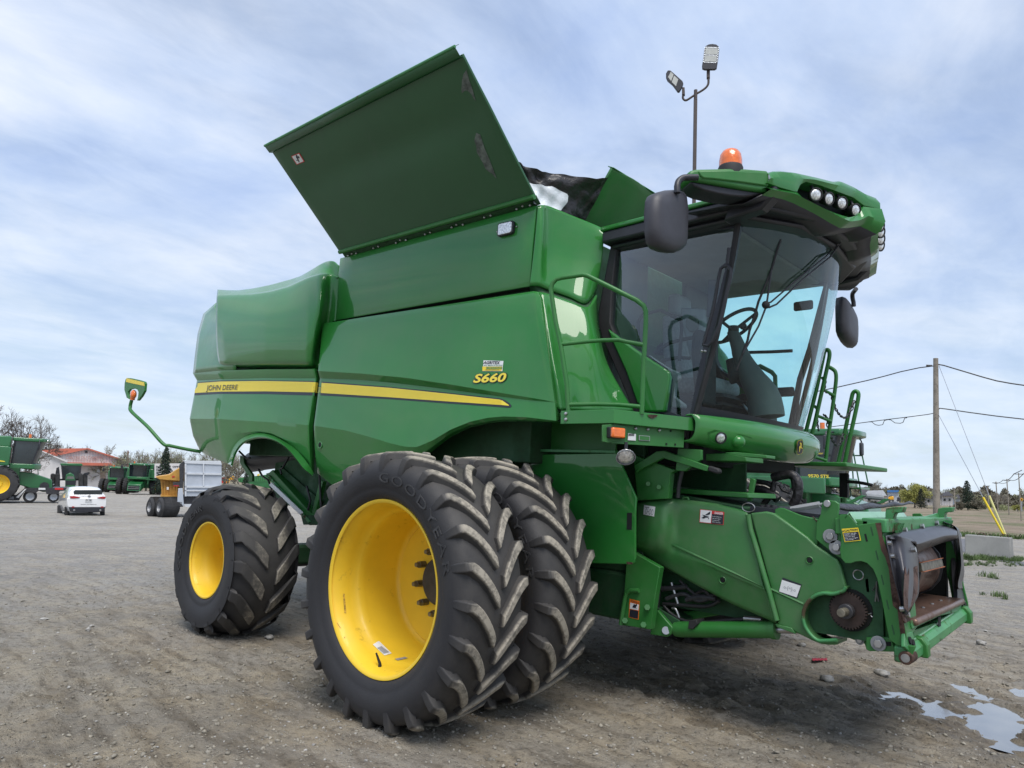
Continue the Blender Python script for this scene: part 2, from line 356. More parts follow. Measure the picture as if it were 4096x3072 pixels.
def make_wheel(name, root, loc, kind):
    w = empty(name, loc); w.parent = root
    if kind == 'front':
        c, l = tyre_meshes(.903, .55, .565, .44, 24, .044, .029, lift=.25, cend=.024); rub = MAT['front_rubber']
    else:
        c, l = tyre_meshes(.744, .66, .355, .56, 15, .032, .056, lift=.36, curve=1.1, crown=.08, cend=.05); rub = MAT['rear_rubber']
    t = c.build('tyre', rub, w, smooth=50)
    lg = l.build('tread_lugs', rub, w, smooth=30, bevel=.006, bevseg=2)
    if kind == 'front':
        prof = [(-.222, .548), (-.232, .560), (-.232, .572), (-.224, .574), (-.215, .566), (-.205, .555), (-.19, .548), (-.15, .530), (-.10, .520), (-.06, .515), (-.035, .500), (-.02, .492), (.02, .488), (.28, .478), (.30, .472), (.31, .46), (.315, .448), (.306, .438), (.31, .42), (.33, .30), (.34, .17)]
        r_ = M().lathe(prof, n=96).build('rim', MAT['rim_yellow'], w, smooth=40)
        h = M().lathe([(.34, .17), (.29, .165), (.28, .155), (.28, .0)], n=40).build('hub', MAT['dark_steel'], w)
        b0 = None
        for q in range(10):
            a = 2*math.pi*(q+.3)/10; x, z = .225*math.cos(a), .225*math.sin(a)
            if b0 is None: b0 = M().cyl((0, .34, 0), (0, .275, 0), .024, n=10).cyl((0, .275, 0), (0, .25, 0), .019, .016, n=10).build('wheel_bolt', MAT['bolt'], w, smooth=30); b = b0
            else: b = b0.copy(); COL.objects.link(b); b.parent = w
            b.location = (x, 0, z)
    else:
        prof = [(-.285, .340), (-.295, .350), (-.295, .362), (-.287, .362), (-.27, .345), (-.24, .335), (-.20, .328), (-.15, .31), (-.12, .298), (-.05, .294), (.02, .288), (.05, .27), (.055, .15), (.04, .12)]
        r_ = M().lathe(prof, n=72).build('rim', MAT['rim_yellow'], w, smooth=40)
        M().lathe([(.04, .12), (-.03, .11), (-.04, .0)], n=30).build('hub', MAT['rim_yellow'], w)
    return w
def copy_tree(o, parent=None, mirror_y=False):
    c = o.copy(); COL.objects.link(c); c.parent = parent
    for ch in list(o.children):
        copy_tree(ch, c)
    return c
root = empty('combine_harvester', (0, 0, 0), label='large green combine harvester filling the middle, raised grain tank lid, yellow rims, dual front tyres', cat='combine harvester')
FZ, RZ = .873, .704
wf = make_wheel('front_wheel', root, (0, -2.429, FZ), 'front')
wi = copy_tree(wf, root); wi.location = (0, -1.69, FZ); wi.rotation_euler = (0, R(6), 0)
for y in (1.655, 2.429): c = copy_tree(wf, root); c.location = (0, y, FZ); c.rotation_euler = (0, R(9+y), R(180))
wr = make_wheel('rear_wheel', root, (-3.074, -2.07, RZ), 'rear')
c = copy_tree(wr, root); c.location = (-3.074, 2.07, RZ); c.rotation_euler = (0, R(5), R(180))
# raised lettering on the tyre walls
def sidewall_text(w, s, a_mid, r, span, hgt, y, Rt, flip=1):
    vs, fs = text2d(s, bold=0, space=1.25); x0 = min(v[0] for v in vs); x1 = max(v[0] for v in vs); y0 = min(v[1] for v in vs); y1 = max(v[1] for v in vs)
    out = []
    for x, yy in vs:
        u = (x-x0)/(x1-x0)-.5; rr = r+((yy-y0)/(y1-y0)-.5)*hgt; a = R(a_mid)-u*R(span)
        out.append((rr*math.cos(a), y(rr), rr*math.sin(a)))
    mm = M().add(out, fs); n = len(out)
    o = mm.build('tyre_lettering', MAT['tyre_letter'], w, smooth=0); d = o.modifiers.new('t', 'SOLIDIFY'); d.thickness = .004; d.offset = 0
    return o
for wh in (wf, wi):
    ty = [ch for ch in wh.children if ch.name.startswith('tyre')][0]
    sidewall_text(ty, 'GOODYEAR', 52, .715, 78, .062, lambda r: -(.281-.10*max(0, (.70-r))), .9)
ty = [ch for ch in wr.children if ch.name.startswith('tyre')][0]
sidewall_text(ty, 'GOODYEAR', 150, .50, 95, .06, lambda r: -.338, .7)
rimo = [ch for ch in wf.children if ch.name.startswith('rim')][0]; RT = bvh(rimo, off=wf.location)
def onrim(q, mt, off, name): 
    g_ = decal_grid(RT, 'c3', q, 8, 4, off)
    if g_.v: g_.v = [tuple(Vector(v)-wf.location) for v in g_.v]; g_.build(name, MAT[mt], wf, smooth=60)
onrim([(372, 1122), (432, 1178), (468, 1168), (402, 1104)], 'white_decal', .004, 'rim_sticker'); onrim([(395, 1140), (428, 1170), (455, 1163), (415, 1132)], 'grey_decal', .0055, 'sticker_print')
onrim([(484, 1196), (500, 1204), (552, 1192), (535, 1186)], 'grey_decal', .004, 'rim_sticker')
p, nr = hitn(RT, 'c3', 408, 1232)
if p is not None:
    p = p-wf.location; M().tube([p-nr*.01, p+nr*.02, p+nr*.045+Vector((-.03, -.01, .04))], [.014, .010, .006], 8).build('valve_stem', MAT['black_rubber'], wf)
for q in ([(218, 860), (226, 960), (236, 962), (228, 862)], [(188, 1010), (206, 1040), (208, 1037), (191, 1008)], [(225, 1085), (230, 1078), (231, 1086), (226, 1092)]): onrim([q[0], q[1], q[2], q[3]], 'rim_scrape', .002, 'scrape')
# ------------------------------------------------------------------ body shell
mat_x = 0
def both(o): return mirror(o)
hull = M()
hull.box(-4.3, .15, -1.38, 1.38, 1.75, 3.0).box(-2.45, .1, -1.42, 1.42, 3.0, 3.8)
hull.box(-3.9, -2.0, -1.2, 1.2, 1.35, 1.8).box(-1.2, .9, -.9, .9, .95, 2.0)
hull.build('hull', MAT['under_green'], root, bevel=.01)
# tank side panel
g = loft('c5', [[(468, 1213, -1.5), (1490, 937, -1.5)], [(448, 1380, -1.5), (1470, 1150, -1.5)], [(430, 1541, -1.5), (1455, 1362, -1.5)]], n=14, passes=0)
tankp = M().grid(g).build('tank_side_panel', MAT['paint'], root, solid=.03, bevel=.008); 
g = loft('c5', [[(428, 1541, -1.54), (1453, 1362, -1.54)], [(425, 1556, -1.48), (1455, 1378, -1.48)]], n=14, passes=0)
M().grid(g).build('panel_seam', MAT['dark_void'], root)
# front corner shield: wraps from the tank side round to the cab
def wrap(z, rows, mats, name, **k):
    G = []
    for pts in rows:
        G.append([at(z, x, y, Y=d) for x, y, d in pts])
    G = [[np.array(p) for p in r] for r in G]
    return G
def bez(rows, n):
    out = []
    for r in rows:
        r = np.array(r); t = np.linspace(0, 1, len(r)); tt = np.linspace(0, 1, n)
        # catmull through points
        pts = []
        for q in tt:
            f = q*(len(r)-1); i = min(int(f), len(r)-2); u = f-i
            p0 = r[max(i-1, 0)]; p1 = r[i]; p2 = r[i+1]; p3 = r[min(i+2, len(r)-1)]
            pts.append(.5*((2*p1)+(-p0+p2)*u+(2*p0-5*p1+4*p2-p3)*u*u+(-p0+3*p1-3*p2+p3)*u**3))
        out.append(pts)
    return out
up = wrap('c6', [
    [(72, 306, -1.5), (100, 304, -1.46), (140, 313, -1.36), (270, 366, -1.16), (385, 412, -1.0), (420, 428, -.95)],
    [(62, 420, -1.51), (98, 420, -1.48), (135, 422, -1.36), (260, 440, -1.18), (380, 455, -1.02), (436, 480, -.96)],
    [(45, 590, -1.52), (90, 590, -1.49), (125, 592, -1.38), (250, 620, -1.2), (370, 640, -1.05), (420, 640, -.98)],
    [(25, 750, -1.54), (78, 752, -1.5), (140, 772, -1.42), (250, 812, -1.28), (338, 846, -1.18), (395, 780, -1.0)]], None, '')
shU = M().grid([list(x) for x in zip(*bez(list(zip(*bez(up, 30))), 14))]).build('corner_shield', MAT['paint'], root, solid=.02, smooth=50)
lo = wrap('c6', [
    [(28, 778, -1.47), (80, 785, -1.5), (140, 798, -1.44), (250, 836, -1.32), (345, 868, -1.22), (400, 800, -1.0)],
    [(60, 900, -1.55), (110, 900, -1.55), (160, 905, -1.46), (260, 930, -1.36), (372, 960, -1.24), (405, 960, -1.0)],
    [(95, 1130, -1.6), (150, 1130, -1.6), (190, 1130, -1.5), (290, 1140, -1.4), (402, 1150, -1.28), (450, 1160, -1.1)],
    [(140, 1300, -1.63), (190, 1320, -1.63), (225, 1320, -1.5), (310, 1320, -1.42), (425, 1320, -1.30), (530, 1320, -1.12)],
    [(160, 1425, -1.65), (205, 1435, -1.65), (240, 1438, -1.5), (330, 1440, -1.44), (450, 1440, -1.32), (600, 1440, -1.12)]], None, '')
shL = M().grid([list(x) for x in zip(*bez(list(zip(*bez(lo, 30))), 20))]).build('corner_shield_lower', MAT['paint'], root, solid=.02, smooth=50)
g = [up[3], lo[0]]; M().grid(bez([[p+np.array([-.02, .02, 0]) for p in r] for r in g], 24)).build('shield_step', MAT['under_green'], root)
# side door panel
T_ = -1.60
rowsF = [
    [(155, 487, T_), (1555, 272, T_-.0), (1588, 283, T_+.01), (1600, 300, T_+.05)],
    [(148, 520, -1.615), (1560, 310, -1.615), (1600, 318, -1.60), (1612, 325, -1.55)],
    [(120, 803, -1.71), (400, 820, -1.71), (700, 848, -1.71), (1000, 893, -1.71), (1300, 943, -1.71), (1560, 985, -1.71), (1690, 1008, -1.70), (1708, 1010, -1.64)],
    [(132, 852, -1.665), (400, 862, -1.665), (600, 880, -1.665), (900, 915, -1.675), (1200, 955, -1.685), (1500, 995, -1.70), (1692, 1012, -1.70), (1710, 1014, -1.64)],
    [(92, 1166, -1.735), (300, 1197, -1.74), (450, 1237, -1.745), (600, 1283, -1.75), (700, 1306, -1.75), (775, 1308, -1.75), (880, 1264, -1.75), (1000, 1192, -1.75), (1130, 1140, -1.745), (1250, 1113, -1.735), (1350, 1105, -1.73), (1500, 1110, -1.73), (1700, 1134, -1.72), (1720, 1125, -1.65)],
    [(98, 1330, -1.68), (300, 1400, -1.69), (500, 1450, -1.7), (700, 1400, -1.71), (830, 1340, -1.72), (900, 1290, -1.72), (1000, 1216, -1.72), (1130, 1162, -1.72), (1250, 1138, -1.715), (1350, 1125, -1.71), (1500, 1128, -1.71), (1695, 1142, -1.70), (1716, 1133, -1.64)],
    [(115, 1482, -1.62), (255, 1592, -1.62), (400, 1640, -1.63), (560, 1640, -1.63), (720, 1480, -1.65), (800, 1395, -1.66), (885, 1333, -1.66), (1000, 1242, -1.66), (1130, 1180, -1.66), (1250, 1153, -1.66), (1350, 1140, -1.66), (1500, 1140, -1.66), (1690, 1147, -1.66), (1712, 1140, -1.62)]]
g = loft('c4', rowsF, n=90, passes=0)
def addcrease(g, reps):     # subdivide between rows for smooth shading away from creases
    out = []
    for i in range(len(g)-1):
        k_ = reps[i]
        for q in range(k_): out.append([(1-q/k_)*a+q/k_*b for a, b in zip(g[i], g[i+1])])
    return out+[g[-1]]
door = M().grid(addcrease(g, [1, 6, 1, 6, 2, 2])).build('side_door', MAT['paint'], root, smooth=14, solid=.035, bevel=.006)
# rear side panel
rowsR = [
    [(118, 984, -1.60), (298, 966, -1.69), (600, 958, -1.70), (925, 957, -1.70), (946, 960, -1.64), (952, 960, -1.5)],
    [(145, 1032, -1.57), (310, 1024, -1.655), (600, 1016, -1.665), (935, 1018, -1.665), (962, 1018, -1.60), (966, 1018, -1.5)],
    [(97, 1285, -1.63), (290, 1287, -1.73), (500, 1300, -1.735), (800, 1320, -1.735), (885, 1329, -1.73), (918, 1336, -1.66), (925, 1340, -1.5)],
    [(120, 1400, -1.58), (300, 1400, -1.70), (500, 1372, -1.72), (560, 1368, -1.72), (640, 1382, -1.72), (720, 1420, -1.72), (800, 1450, -1.715), (888, 1440, -1.71), (922, 1450, -1.62), (928, 1450, -1.5)],
    [(165, 1500, -1.45), (230, 1535, -1.55), (352, 1585, -1.66), (375, 1500, -1.68), (420, 1432, -1.69), (490, 1390, -1.70), (560, 1376, -1.70), (640, 1389, -1.70), (720, 1426, -1.70), (790, 1476, -1.69), (850, 1541, -1.68), (900, 1610, -1.66), (925, 1645, -1.58), (930, 1650, -1.5)]]
g = loft('c1', rowsR, n=90, passes=0)
rearp = M().grid(addcrease(g, [1, 6, 5, 4])).build('rear_side_panel', MAT['paint'], root, smooth=14, solid=.03, bevel=.005)
lip = [[(352, 1585), (375, 1500), (420, 1432), (490, 1390), (560, 1376), (640, 1389), (720, 1426), (790, 1476), (850, 1541), (900, 1610), (922, 1645)],
       [(370, 1592), (398, 1505), (448, 1442), (515, 1413), (590, 1408), (670, 1432), (742, 1480), (800, 1545), (850, 1610), (895, 1648), (912, 1662)]]
g = [[at('c1', x, y, Y=-1.69) for x, y in lip[0]], [at('c1', x, y, Y=-1.80) for x, y in lip[1]], [at('c1', x, y, Y=-1.80)+np.array([0, .02, -.012]) for x, y in lip[1]], [at('c1', x, y+10, Y=-1.66) for x, y in lip[1]]]
M().grid(bez(g, 50)).build('wheel_arch_lip', MAT['paint'], rearp, smooth=40)
# tail and engine cover
tail = [[(272, 515, -1.35), (325, 600, -1.45), (400, 640, -1.5)], [(187, 590, -1.28), (300, 640, -1.55), (400, 660, -1.6)], [(150, 720, -1.42), (290, 740, -1.62), (400, 740, -1.66)], [(133, 850, -1.52), (290, 850, -1.66), (400, 850, -1.68)], [(119, 983, -1.6), (298, 966, -1.69), (400, 962, -1.69)]]
g = loft('c1', tail, n=16, passes=0, dens=3)
M().grid(g).build('tail_panel', MAT['paint'], root, smooth=50, solid=.02)
rowsE = [
    [(282, 428, -1.45), (340, 432, -1.45), (420, 433, -1.45), (520, 420, -1.45), (640, 395, -1.45), (760, 362, -1.45), (830, 340, -1.45), (900, 300, -1.45), (960, 262, -1.45), (1000, 243, -1.45), (1030, 237, -1.50), (1062, 242, -1.50), (1068, 262, -1.50), (1090, 268, -1.50)],
    [(279, 455, -1.56), (500, 452, -1.57), (620, 437, -1.58), (750, 402, -1.58), (880, 345, -1.58), (960, 322, -1.58), (1000, 318, -1.55), (1040, 322, -1.5), (1086, 345, -1.50)],
    [(276, 490, -1.64), (500, 480, -1.65), (620, 462, -1.65), (750, 430, -1.65), (880, 372, -1.65), (960, 345, -1.65), (992, 340, -1.62), (1030, 342, -1.54), (1085, 362, -1.50)],
    [(272, 620, -1.71), (600, 600, -1.75), (880, 560, -1.74), (960, 540, -1.72), (985, 540, -1.66), (1020, 545, -1.54), (1072, 560, -1.50)],
    [(273, 760, -1.72), (320, 760, -1.75), (600, 760, -1.78), (880, 740, -1.77), (925, 740, -1.74), (955, 740, -1.64), (985, 740, -1.52), (1052, 740, -1.50)],
    [(284, 880, -1.70), (330, 880, -1.73), (600, 880, -1.75), (880, 875, -1.745), (915, 875, -1.71), (935, 880, -1.62), (960, 880, -1.52), (1040, 880, -1.50)],
    [(298, 925, -1.67), (330, 925, -1.70), (600, 925, -1.71), (880, 925, -1.71), (918, 925, -1.68), (940, 925, -1.58), (1030, 925, -1.50)],
    [(322, 949, -1.60), (340, 951, -1.62), (600, 951, -1.62), (900, 955, -1.62), (935, 957, -1.6), (950, 960, -1.55), (1020, 960, -1.50)]]
g = loft('c1', rowsE, n=80, passes=1)
gg = [list(x) for x in zip(*bez(list(zip(*g)), 50))]
eng = M().grid(gg).build('engine_cover', MAT['paint'], root, smooth=60, solid=.02)
M().grid([[at('c1', 285, 930, Y=-1.58), at('c1', 320, 953, Y=-1.58), at('c1', 945, 961, Y=-1.58)], [at('c1', 280, 940, Y=-1.66), at('c1', 318, 961, Y=-1.66), at('c1', 948, 970, Y=-1.66)]]).build('cover_seam', MAT['dark_void'], root)
# roof deck + rear wall close the shell for other viewpoints
M().box(-4.72, -2.4, -1.4, 1.4, 3.0, 3.28).box(-4.78, -4.3, -1.45, 1.45, 1.9, 3.05).build('rear_body', MAT['paint'], root, bevel=.05, bevseg=3)
for o in (tankp, shU, shL, door, rearp, eng): mirror(o)
TREE = bvh(tankp, door, rearp, eng, shU, shL)
# stripes
def band(z, top, bot, name, mt, off, n=60, yo=None):
    rows = []
    for v in np.linspace(0, 1, 4):
        r = []
        for t in np.linspace(0, 1, n):
            a = interp_row([(x, y, 0) for x, y in top], t); b = interp_row([(x, y, 0) for x, y in bot], t)
            r.append(hit(TREE, z, a[0]*(1-v)+b[0]*v, a[1]*(1-v)+b[1]*v, off))
        for i in range(1, len(r)): r[i] = r[i] if r[i] is not None else r[i-1]
        for i in range(len(r)-2, -1, -1): r[i] = r[i] if r[i] is not None else r[i+1]
        rows.append(r)
    return M().grid(rows).build(name, mt, yo or root, smooth=30)
sf_b = band('c4', [(124, 872), (560, 905), (900, 938), (1345, 988), (1385, 1012), (1404, 1030)], [(114, 963), (600, 990), (900, 1012), (1300, 1040), (1385, 1047), (1403, 1044)], 'stripe_border', MAT['black_vinyl'], .0025, yo=door)
sf_y = band('c4', [(125, 881), (600, 916), (1000, 957), (1340, 996), (1390, 1031)], [(120, 948), (600, 978), (1000, 1007), (1340, 1030), (1388, 1035)], 'stripe', MAT['stripe_yellow'], .005, yo=door)
sr_b = band('c1', [(140, 1045), (300, 1032), (600, 1030), (925, 1036), (948, 1040)], [(130, 1130), (300, 1120), (600, 1121), (925, 1131), (938, 1134)], 'stripe_border', MAT['black_vinyl'], .0025, yo=rearp)
sr_y = band('c1', [(140, 1051), (300, 1039), (600, 1036), (925, 1043), (948, 1047)], [(132, 1115), (300, 1106), (600, 1104), (925, 1111), (938, 1114)], 'stripe', MAT['stripe_yellow'], .005, yo=rearp)
# fine ribs in the stripe
for z_, tp, bt, par in (('c4', [(125, 881), (600, 916), (1000, 957), (1340, 996)], [(120, 948), (600, 978), (1000, 1007), (1330, 1029)], door), ('c1', [(432, 1038), (600, 1036), (925, 1043)], [(432, 1105), (600, 1104), (925, 1111)], rearp)):
    for q in range(1, 8):
        f = q/8; a = [(x, y*(1-f)+b_[1]*f) for (x, y), b_ in zip(tp, bt)]
        band(z_, [(x, y-.9) for x, y in a], [(x, y+.9) for x, y in a], 'stripe_rib', MAT['yellow_decal'], .0065, n=30, yo=par)
def word(z, q, s, front, back, par, off=.008, grow=.05, shear=0., base=0., name='lettering'):
    if back: text_on(TREE, z, q, s, off-.002, offset=grow, shear=shear, ref=dict(offset=base)).build(name+'_outline', MAT[back], par, smooth=0)
    return text_on(TREE, z, q, s, off, offset=base, shear=shear).build(name, MAT[front], par, smooth=0)
word('c1', [(210, 1110), (420, 1102), (423, 1060), (213, 1064)], 'JOHN DEERE', 'black_vinyl', 'stripe_yellow', rearp, off=.010, grow=.06, shear=.15, base=.008)
word('c4', [(1152, 884), (1370, 877), (1376, 815), (1160, 824)], 'S660', 'stripe_yellow', 'black_vinyl', door, grow=.075, shear=.2, base=.03)
stk = decal_grid(TREE, 'c4', [(1213, 805), (1345, 805), (1352, 737), (1220, 733)]).build('dealer_sticker', MAT['white_decal'], root)
decal_grid(TREE, 'c4', [(1213, 803), (1340, 803), (1345, 774), (1213, 774)], off=.004).build('sticker_band', MAT['yellow_decal'], stk)
decal_grid(TREE, 'c4', [(1238, 792), (1344, 792), (1345, 776), (1238, 776)], off=.005).build('sticker_band', MAT['paint_worn'], stk)
text_on(TREE, 'c4', [(1216, 758), (1330, 760), (1332, 738), (1222, 738)], 'AGRITEX', .005, offset=.03, shear=.2).build('lettering', MAT['black_vinyl'], stk, smooth=0)
text_on(TREE, 'c4', [(1216, 771), (1346, 771), (1346, 763), (1216, 763)], 'LES MACHINES', .005, offset=.01).build('lettering', MAT['paint_worn'], stk, smooth=0)
text_on(TREE, 'c4', [(1240, 790), (1342, 790), (1342, 778), (1240, 778)], 'ST-MARTIN ST-PHILIPPE', .006).build('lettering', MAT['yellow_decal'], stk, smooth=0)
text_on(TREE, 'c4', [(1232, 801), (1325, 801), (1325, 794), (1232, 794)], 'WWW.AGRITEX.CA', .006).build('lettering', MAT['black_vinyl'], stk, smooth=0)
# small plug on the door, tank lamp
p, nr = hitn(TREE, 'c4', 135, 1293)
M().lathe([(0, .038), (-.004, .036), (-.004, .026), (.01, .024)], n=24, c=(0, 0, 0)).build('latch_ring', MAT['paint'], door).location = p+nr*.003
M().cyl((0, -.0045, 0), (0, .01, 0), .024).build('latch_hole', MAT['dark_void'], door).location = p+nr*.001
lampq = [(1297, 1108), (1378, 1088), (1383, 1020), (1301, 1038)]
def rounded(x0, x1, y0, y1, r, n=5):
    o = []
    for cx_, cy_, a in ((x1-r, y1-r, 0), (x0+r, y1-r, 90), (x0+r, y0+r, 180), (x1-r, y0+r, 270)):
        o += [(cx_+r*math.cos(R(a+90*i/n)), cy_+r*math.sin(R(a+90*i/n))) for i in range(n+1)]
    return o
P0 = [hit(TREE, 'c5', *quad(lampq, u, v), .0) for u, v in rounded(0, 1, 0, 1, .16)]
P1 = [hit(TREE, 'c5', *quad(lampq, u, v), .0) for u, v in rounded(.07, .93, .08, .92, .13)]
if None not in P0 and None not in P1:
    lf = M().prism(P0, (0, -.03, 0)).build('side_lamp', MAT['black_plastic'], root, bevel=.005)
    M().prism([p+Vector((0, -.028, 0)) for p in P1], (0, -.008, 0)).build('lens', MAT['lens'], lf, bevel=.003)
    for x, y in ((1288, 1077), (1389, 1050)): M().ball(hit(TREE, 'c5', x, y, .004), .008).build('screw', MAT['steel'], lf)
# ------------------------------------------------------------------ tank lid (open), tarp, front lid
A_ = at('c5', 87, 622, Y=-2.4); B_ = at('c5', 1078, 103, Y=-2.4); C_ = at('c5', 1500, 932, Y=-1.52); D_ = at('c5', 485, 1210, Y=-1.52)
hz_ = (C_[2]+D_[2])/2-.01
Lx0, Lx1 = D_[0]-.03, C_[0]+.0
def lp(u, v, o=0):       # lid plane: u along x, v up
    a = np.array(D_)*(1-u)+np.array(C_)*u; b = np.array(A_)*(1-u)+np.array(B_)*u
    nrm = np.cross(np.array(C_)-D_, np.array(A_)-D_); nrm /= np.linalg.norm(nrm); nrm = nrm if nrm[1] < 0 else -nrm
    bulge = .035*math.exp(-((v-.62)/.12)**2)*math.sin(math.pi*min(1, max(0, u)))**.5
    return a*(1-v)+b*v+nrm*(o-bulge)
lid = M().grid([[lp(u, v) for u in np.linspace(0, 1, 30)] for v in np.linspace(.045, .945, 24)])
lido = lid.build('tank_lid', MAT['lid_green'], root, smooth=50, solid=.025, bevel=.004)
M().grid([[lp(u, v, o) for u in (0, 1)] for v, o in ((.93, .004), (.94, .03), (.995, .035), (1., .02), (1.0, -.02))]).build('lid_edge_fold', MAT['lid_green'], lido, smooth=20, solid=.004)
M().tube([lp(0, .998, .03), lp(1, .998, .03)], .012, 8).build('lid_top_trim', MAT['paint_worn'], lido)
M().tube([lp(0, .05, .0), lp(1, .05, .0)], .022, 10).build('lid_hem', MAT['paint_satin'], lido)
hg = M().grid([[lp(u, v, -.02) for u in np.linspace(.0, 1, 6)] for v in (-.01, .05)]).build('hinge_strip', MAT['under_green'], lido, solid=.01)
for q, (x, y) in enumerate([(510, 1200), (530, 1190), (553, 1188), (643, 1161), (668, 1153), (760, 1134), (782, 1119), (812, 1119), (911, 1089), (938, 1079), (1050, 1053), (1075, 1039), (1108, 1039), (1220, 1001), (1253, 991), (1388, 958), (1419, 942), (1458, 938)]):
    M().ball(at('c5', x, y, Y=-1.515), .011, 8).build('hinge_bolt', MAT['steel'], lido)
LT = bvh(lido)
# rubbed bare patches near the front edge, warning sticker
def patch(poly, name, mt, off=.003): 
    vs = [hit(LT, 'c5', x, y, off) for x, y in poly]
    if None not in vs: M().add(vs, [tuple(range(len(vs)))]).build(name, mt, lido)
sc_m = mat('scuffed', (.10, .12, .105), .6, noise=(22., .5), bump=(50, .3, .003))
patch([(1104, 290), (1112, 255), (1128, 232), (1142, 285), (1160, 335), (1176, 395), (1166, 385), (1152, 358), (1134, 341), (1120, 340), (1104, 355), (1101, 335)], 'scuff', sc_m)
patch([(1168, 600), (1178, 560), (1200, 570), (1222, 640), (1248, 700), (1275, 770), (1285, 800), (1262, 775), (1240, 760), (1225, 745), (1212, 715), (1198, 690), (1182, 665), (1178, 630)], 'scuff', sc_m)
patch([(215, 682), (258, 664), (286, 710), (244, 727)], 'warning_sticker', MAT['red_decal'], .004)
patch([(220, 684), (256, 669), (280, 708), (246, 722)], 'sticker_face', MAT['white_decal'], .005)
patch([(240, 676), (246, 674), (252, 684), (258, 680), (256, 686), (262, 690), (258, 693), (252, 692), (256, 704), (252, 706), (246, 694), (242, 690)], 'pictogram', MAT['black_vinyl'], .006)
patch([(243, 701), (256, 699), (260, 713), (255, 714), (252, 704), (244, 706)], 'pictogram', MAT['black_vinyl'], .006)
# front lid
f1 = at('c6', 490, 100, Y=-.9); f0 = at('c6', 335, 380, Y=-.9)
fl = M(); fv = [(-.9), .9]
def flp(y, v): return np.array([f0[0]*(1-v)+f1[0]*v, y, f0[2]*(1-v)+f1[2]*v])
fl.grid([[flp(y, v)+np.array([.015*math.sin(8*y), 0, 0]) for y in np.linspace(-.9, .9, 20)] for v in np.linspace(-.2, 1, 10)])
flo = fl.build('front_tank_lid', MAT['paint_dusty'], root, solid=.03, bevel=.006)
dx = f1-f0; dx /= np.linalg.norm(dx)
M().grid([[flp(y, 1)+dx*0, ] [0:1]+[flp(y, 1)+np.array([-.06, 0, .03])] for y in (-.9, .9)]).build('lid_flange', MAT['paint_worn'], flo, solid=.006)
# far side and rear lids
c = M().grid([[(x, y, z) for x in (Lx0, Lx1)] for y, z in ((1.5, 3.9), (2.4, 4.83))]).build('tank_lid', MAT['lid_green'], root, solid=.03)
tp = [(1395, 712), (1420, 735), (1490, 752), (1520, 766), (1570, 765), (1640, 772), (1720, 790), (1800, 803), (1840, 803), (1862, 796)]
tb = [(1470, 925), (1510, 950), (1600, 985), (1680, 1015), (1740, 1035)]
PA, PB = (.02, -1.72), (f1[0], -.9); PC, PD = (.22, -1.42), (f0[0], -.9)
def tarp_pt(u, v, w=0):
    xt = np.interp(u, np.linspace(0, 1, len(tp)), [p[0] for p in tp]); yt = np.interp(u, np.linspace(0, 1, len(tp)), [p[1] for p in tp])
    xb = np.interp(u, np.linspace(0, 1, len(tb)), [p[0] for p in tb]); yb = np.interp(u, np.linspace(0, 1, len(tb)), [p[1] for p in tb])
    A2 = (PA[0]*(1-v)+PC[0]*v, PA[1]*(1-v)+PC[1]*v); B2 = (PB[0]*(1-v)+PD[0]*v, -.9)
    p0, n_ = vplane(A2, B2); n_ = np.array(n_)/np.linalg.norm(n_); n_ = n_ if n_[1] < 0 else -n_
    p = atp('c5', xt*(1-v)+xb*v, yt*(1-v)+yb*v, p0, n_)
    return p+n_*(w+.016*math.sin(9*u+5*v+2*math.sin(5*v))+.010*math.sin(17*u-14*v+3*math.sin(4*u))*(1-v)+.006*math.sin(38*u+9*v))
M().grid([[tarp_pt(u, v) for u in np.linspace(0, 1, 60)] for v in np.linspace(0, 1, 26)]).build('tank_tarp', MAT['black_tarp'], root, smooth=70)
wv = [[(.05, .42), (.42, .38)], [(.05, .6), (.60, .50)], [(.04, .8), (.60, .68)], [(.02, 1.), (.52, .92)]]
g = []
for v in np.linspace(0, 1, 14):
    f = v*3; i = min(int(f), 2); t = f-i; a = np.array(wv[i])*(1-t)+np.array(wv[i+1])*t
    g.append([tarp_pt(*(a[0]*(1-u)+a[1]*u), .012) for u in np.linspace(0, 1, 20)])
M().grid(g).build('tarp_window', MAT['clear_vinyl'], root, smooth=70)
# ------------------------------------------------------------------ cab
YC = -.93
def cabp(x, y, Y=YC): return at('e2', x, y, Y=Y)
outer = [(205, 50), (450, 10), (700, -20), (950, -20), (1188, -12), (1128, 330), (1040, 650), (940, 960), (848, 1502), (720, 1500), (600, 1486), (560, 1200), (420, 1050), (150, 845), (88, 760), (84, 690), (122, 480), (165, 250)]
inner = [(236, 86), (450, 56), (700, 50), (950, 35), (1158, 26), (1078, 330), (1000, 640), (905, 940), (797, 1488), (720, 1486), (622, 1452), (640, 1200), (600, 1112), (250, 890), (188, 800), (176, 740), (196, 480), (222, 250)]
def frame(side, name='cab_door_frame'):
    mm = M(); o_ = [cabp(*p) for p in outer]; i_ = [cabp(*p) for p in inner]; n = len(o_)
    vs = o_+i_; vs2 = [v+np.array([0, .05, 0]) for v in vs]; V = [np.array([v[0], v[1]*side, v[2]]) for v in vs+vs2]
    fs = []
    for i in range(n):
        j = (i+1) % n
        fs += [(i, j, n+j, n+i), (2*n+i, 3*n+i, 3*n+j, 2*n+j), (i, 2*n+i, 2*n+j, j), (n+i, n+j, 3*n+j, 3*n+i)]
    mm.add(V, fs); return mm.build(name, MAT['black_vinyl'], root, smooth=20)
frame(1); frame(-1)
gi = [cabp(*p)+np.array([0, .012, 0]) for p in inner]
M().add(gi, [tuple(range(len(gi)))]).build('side_window', MAT['door_glass'], root, smooth=0)
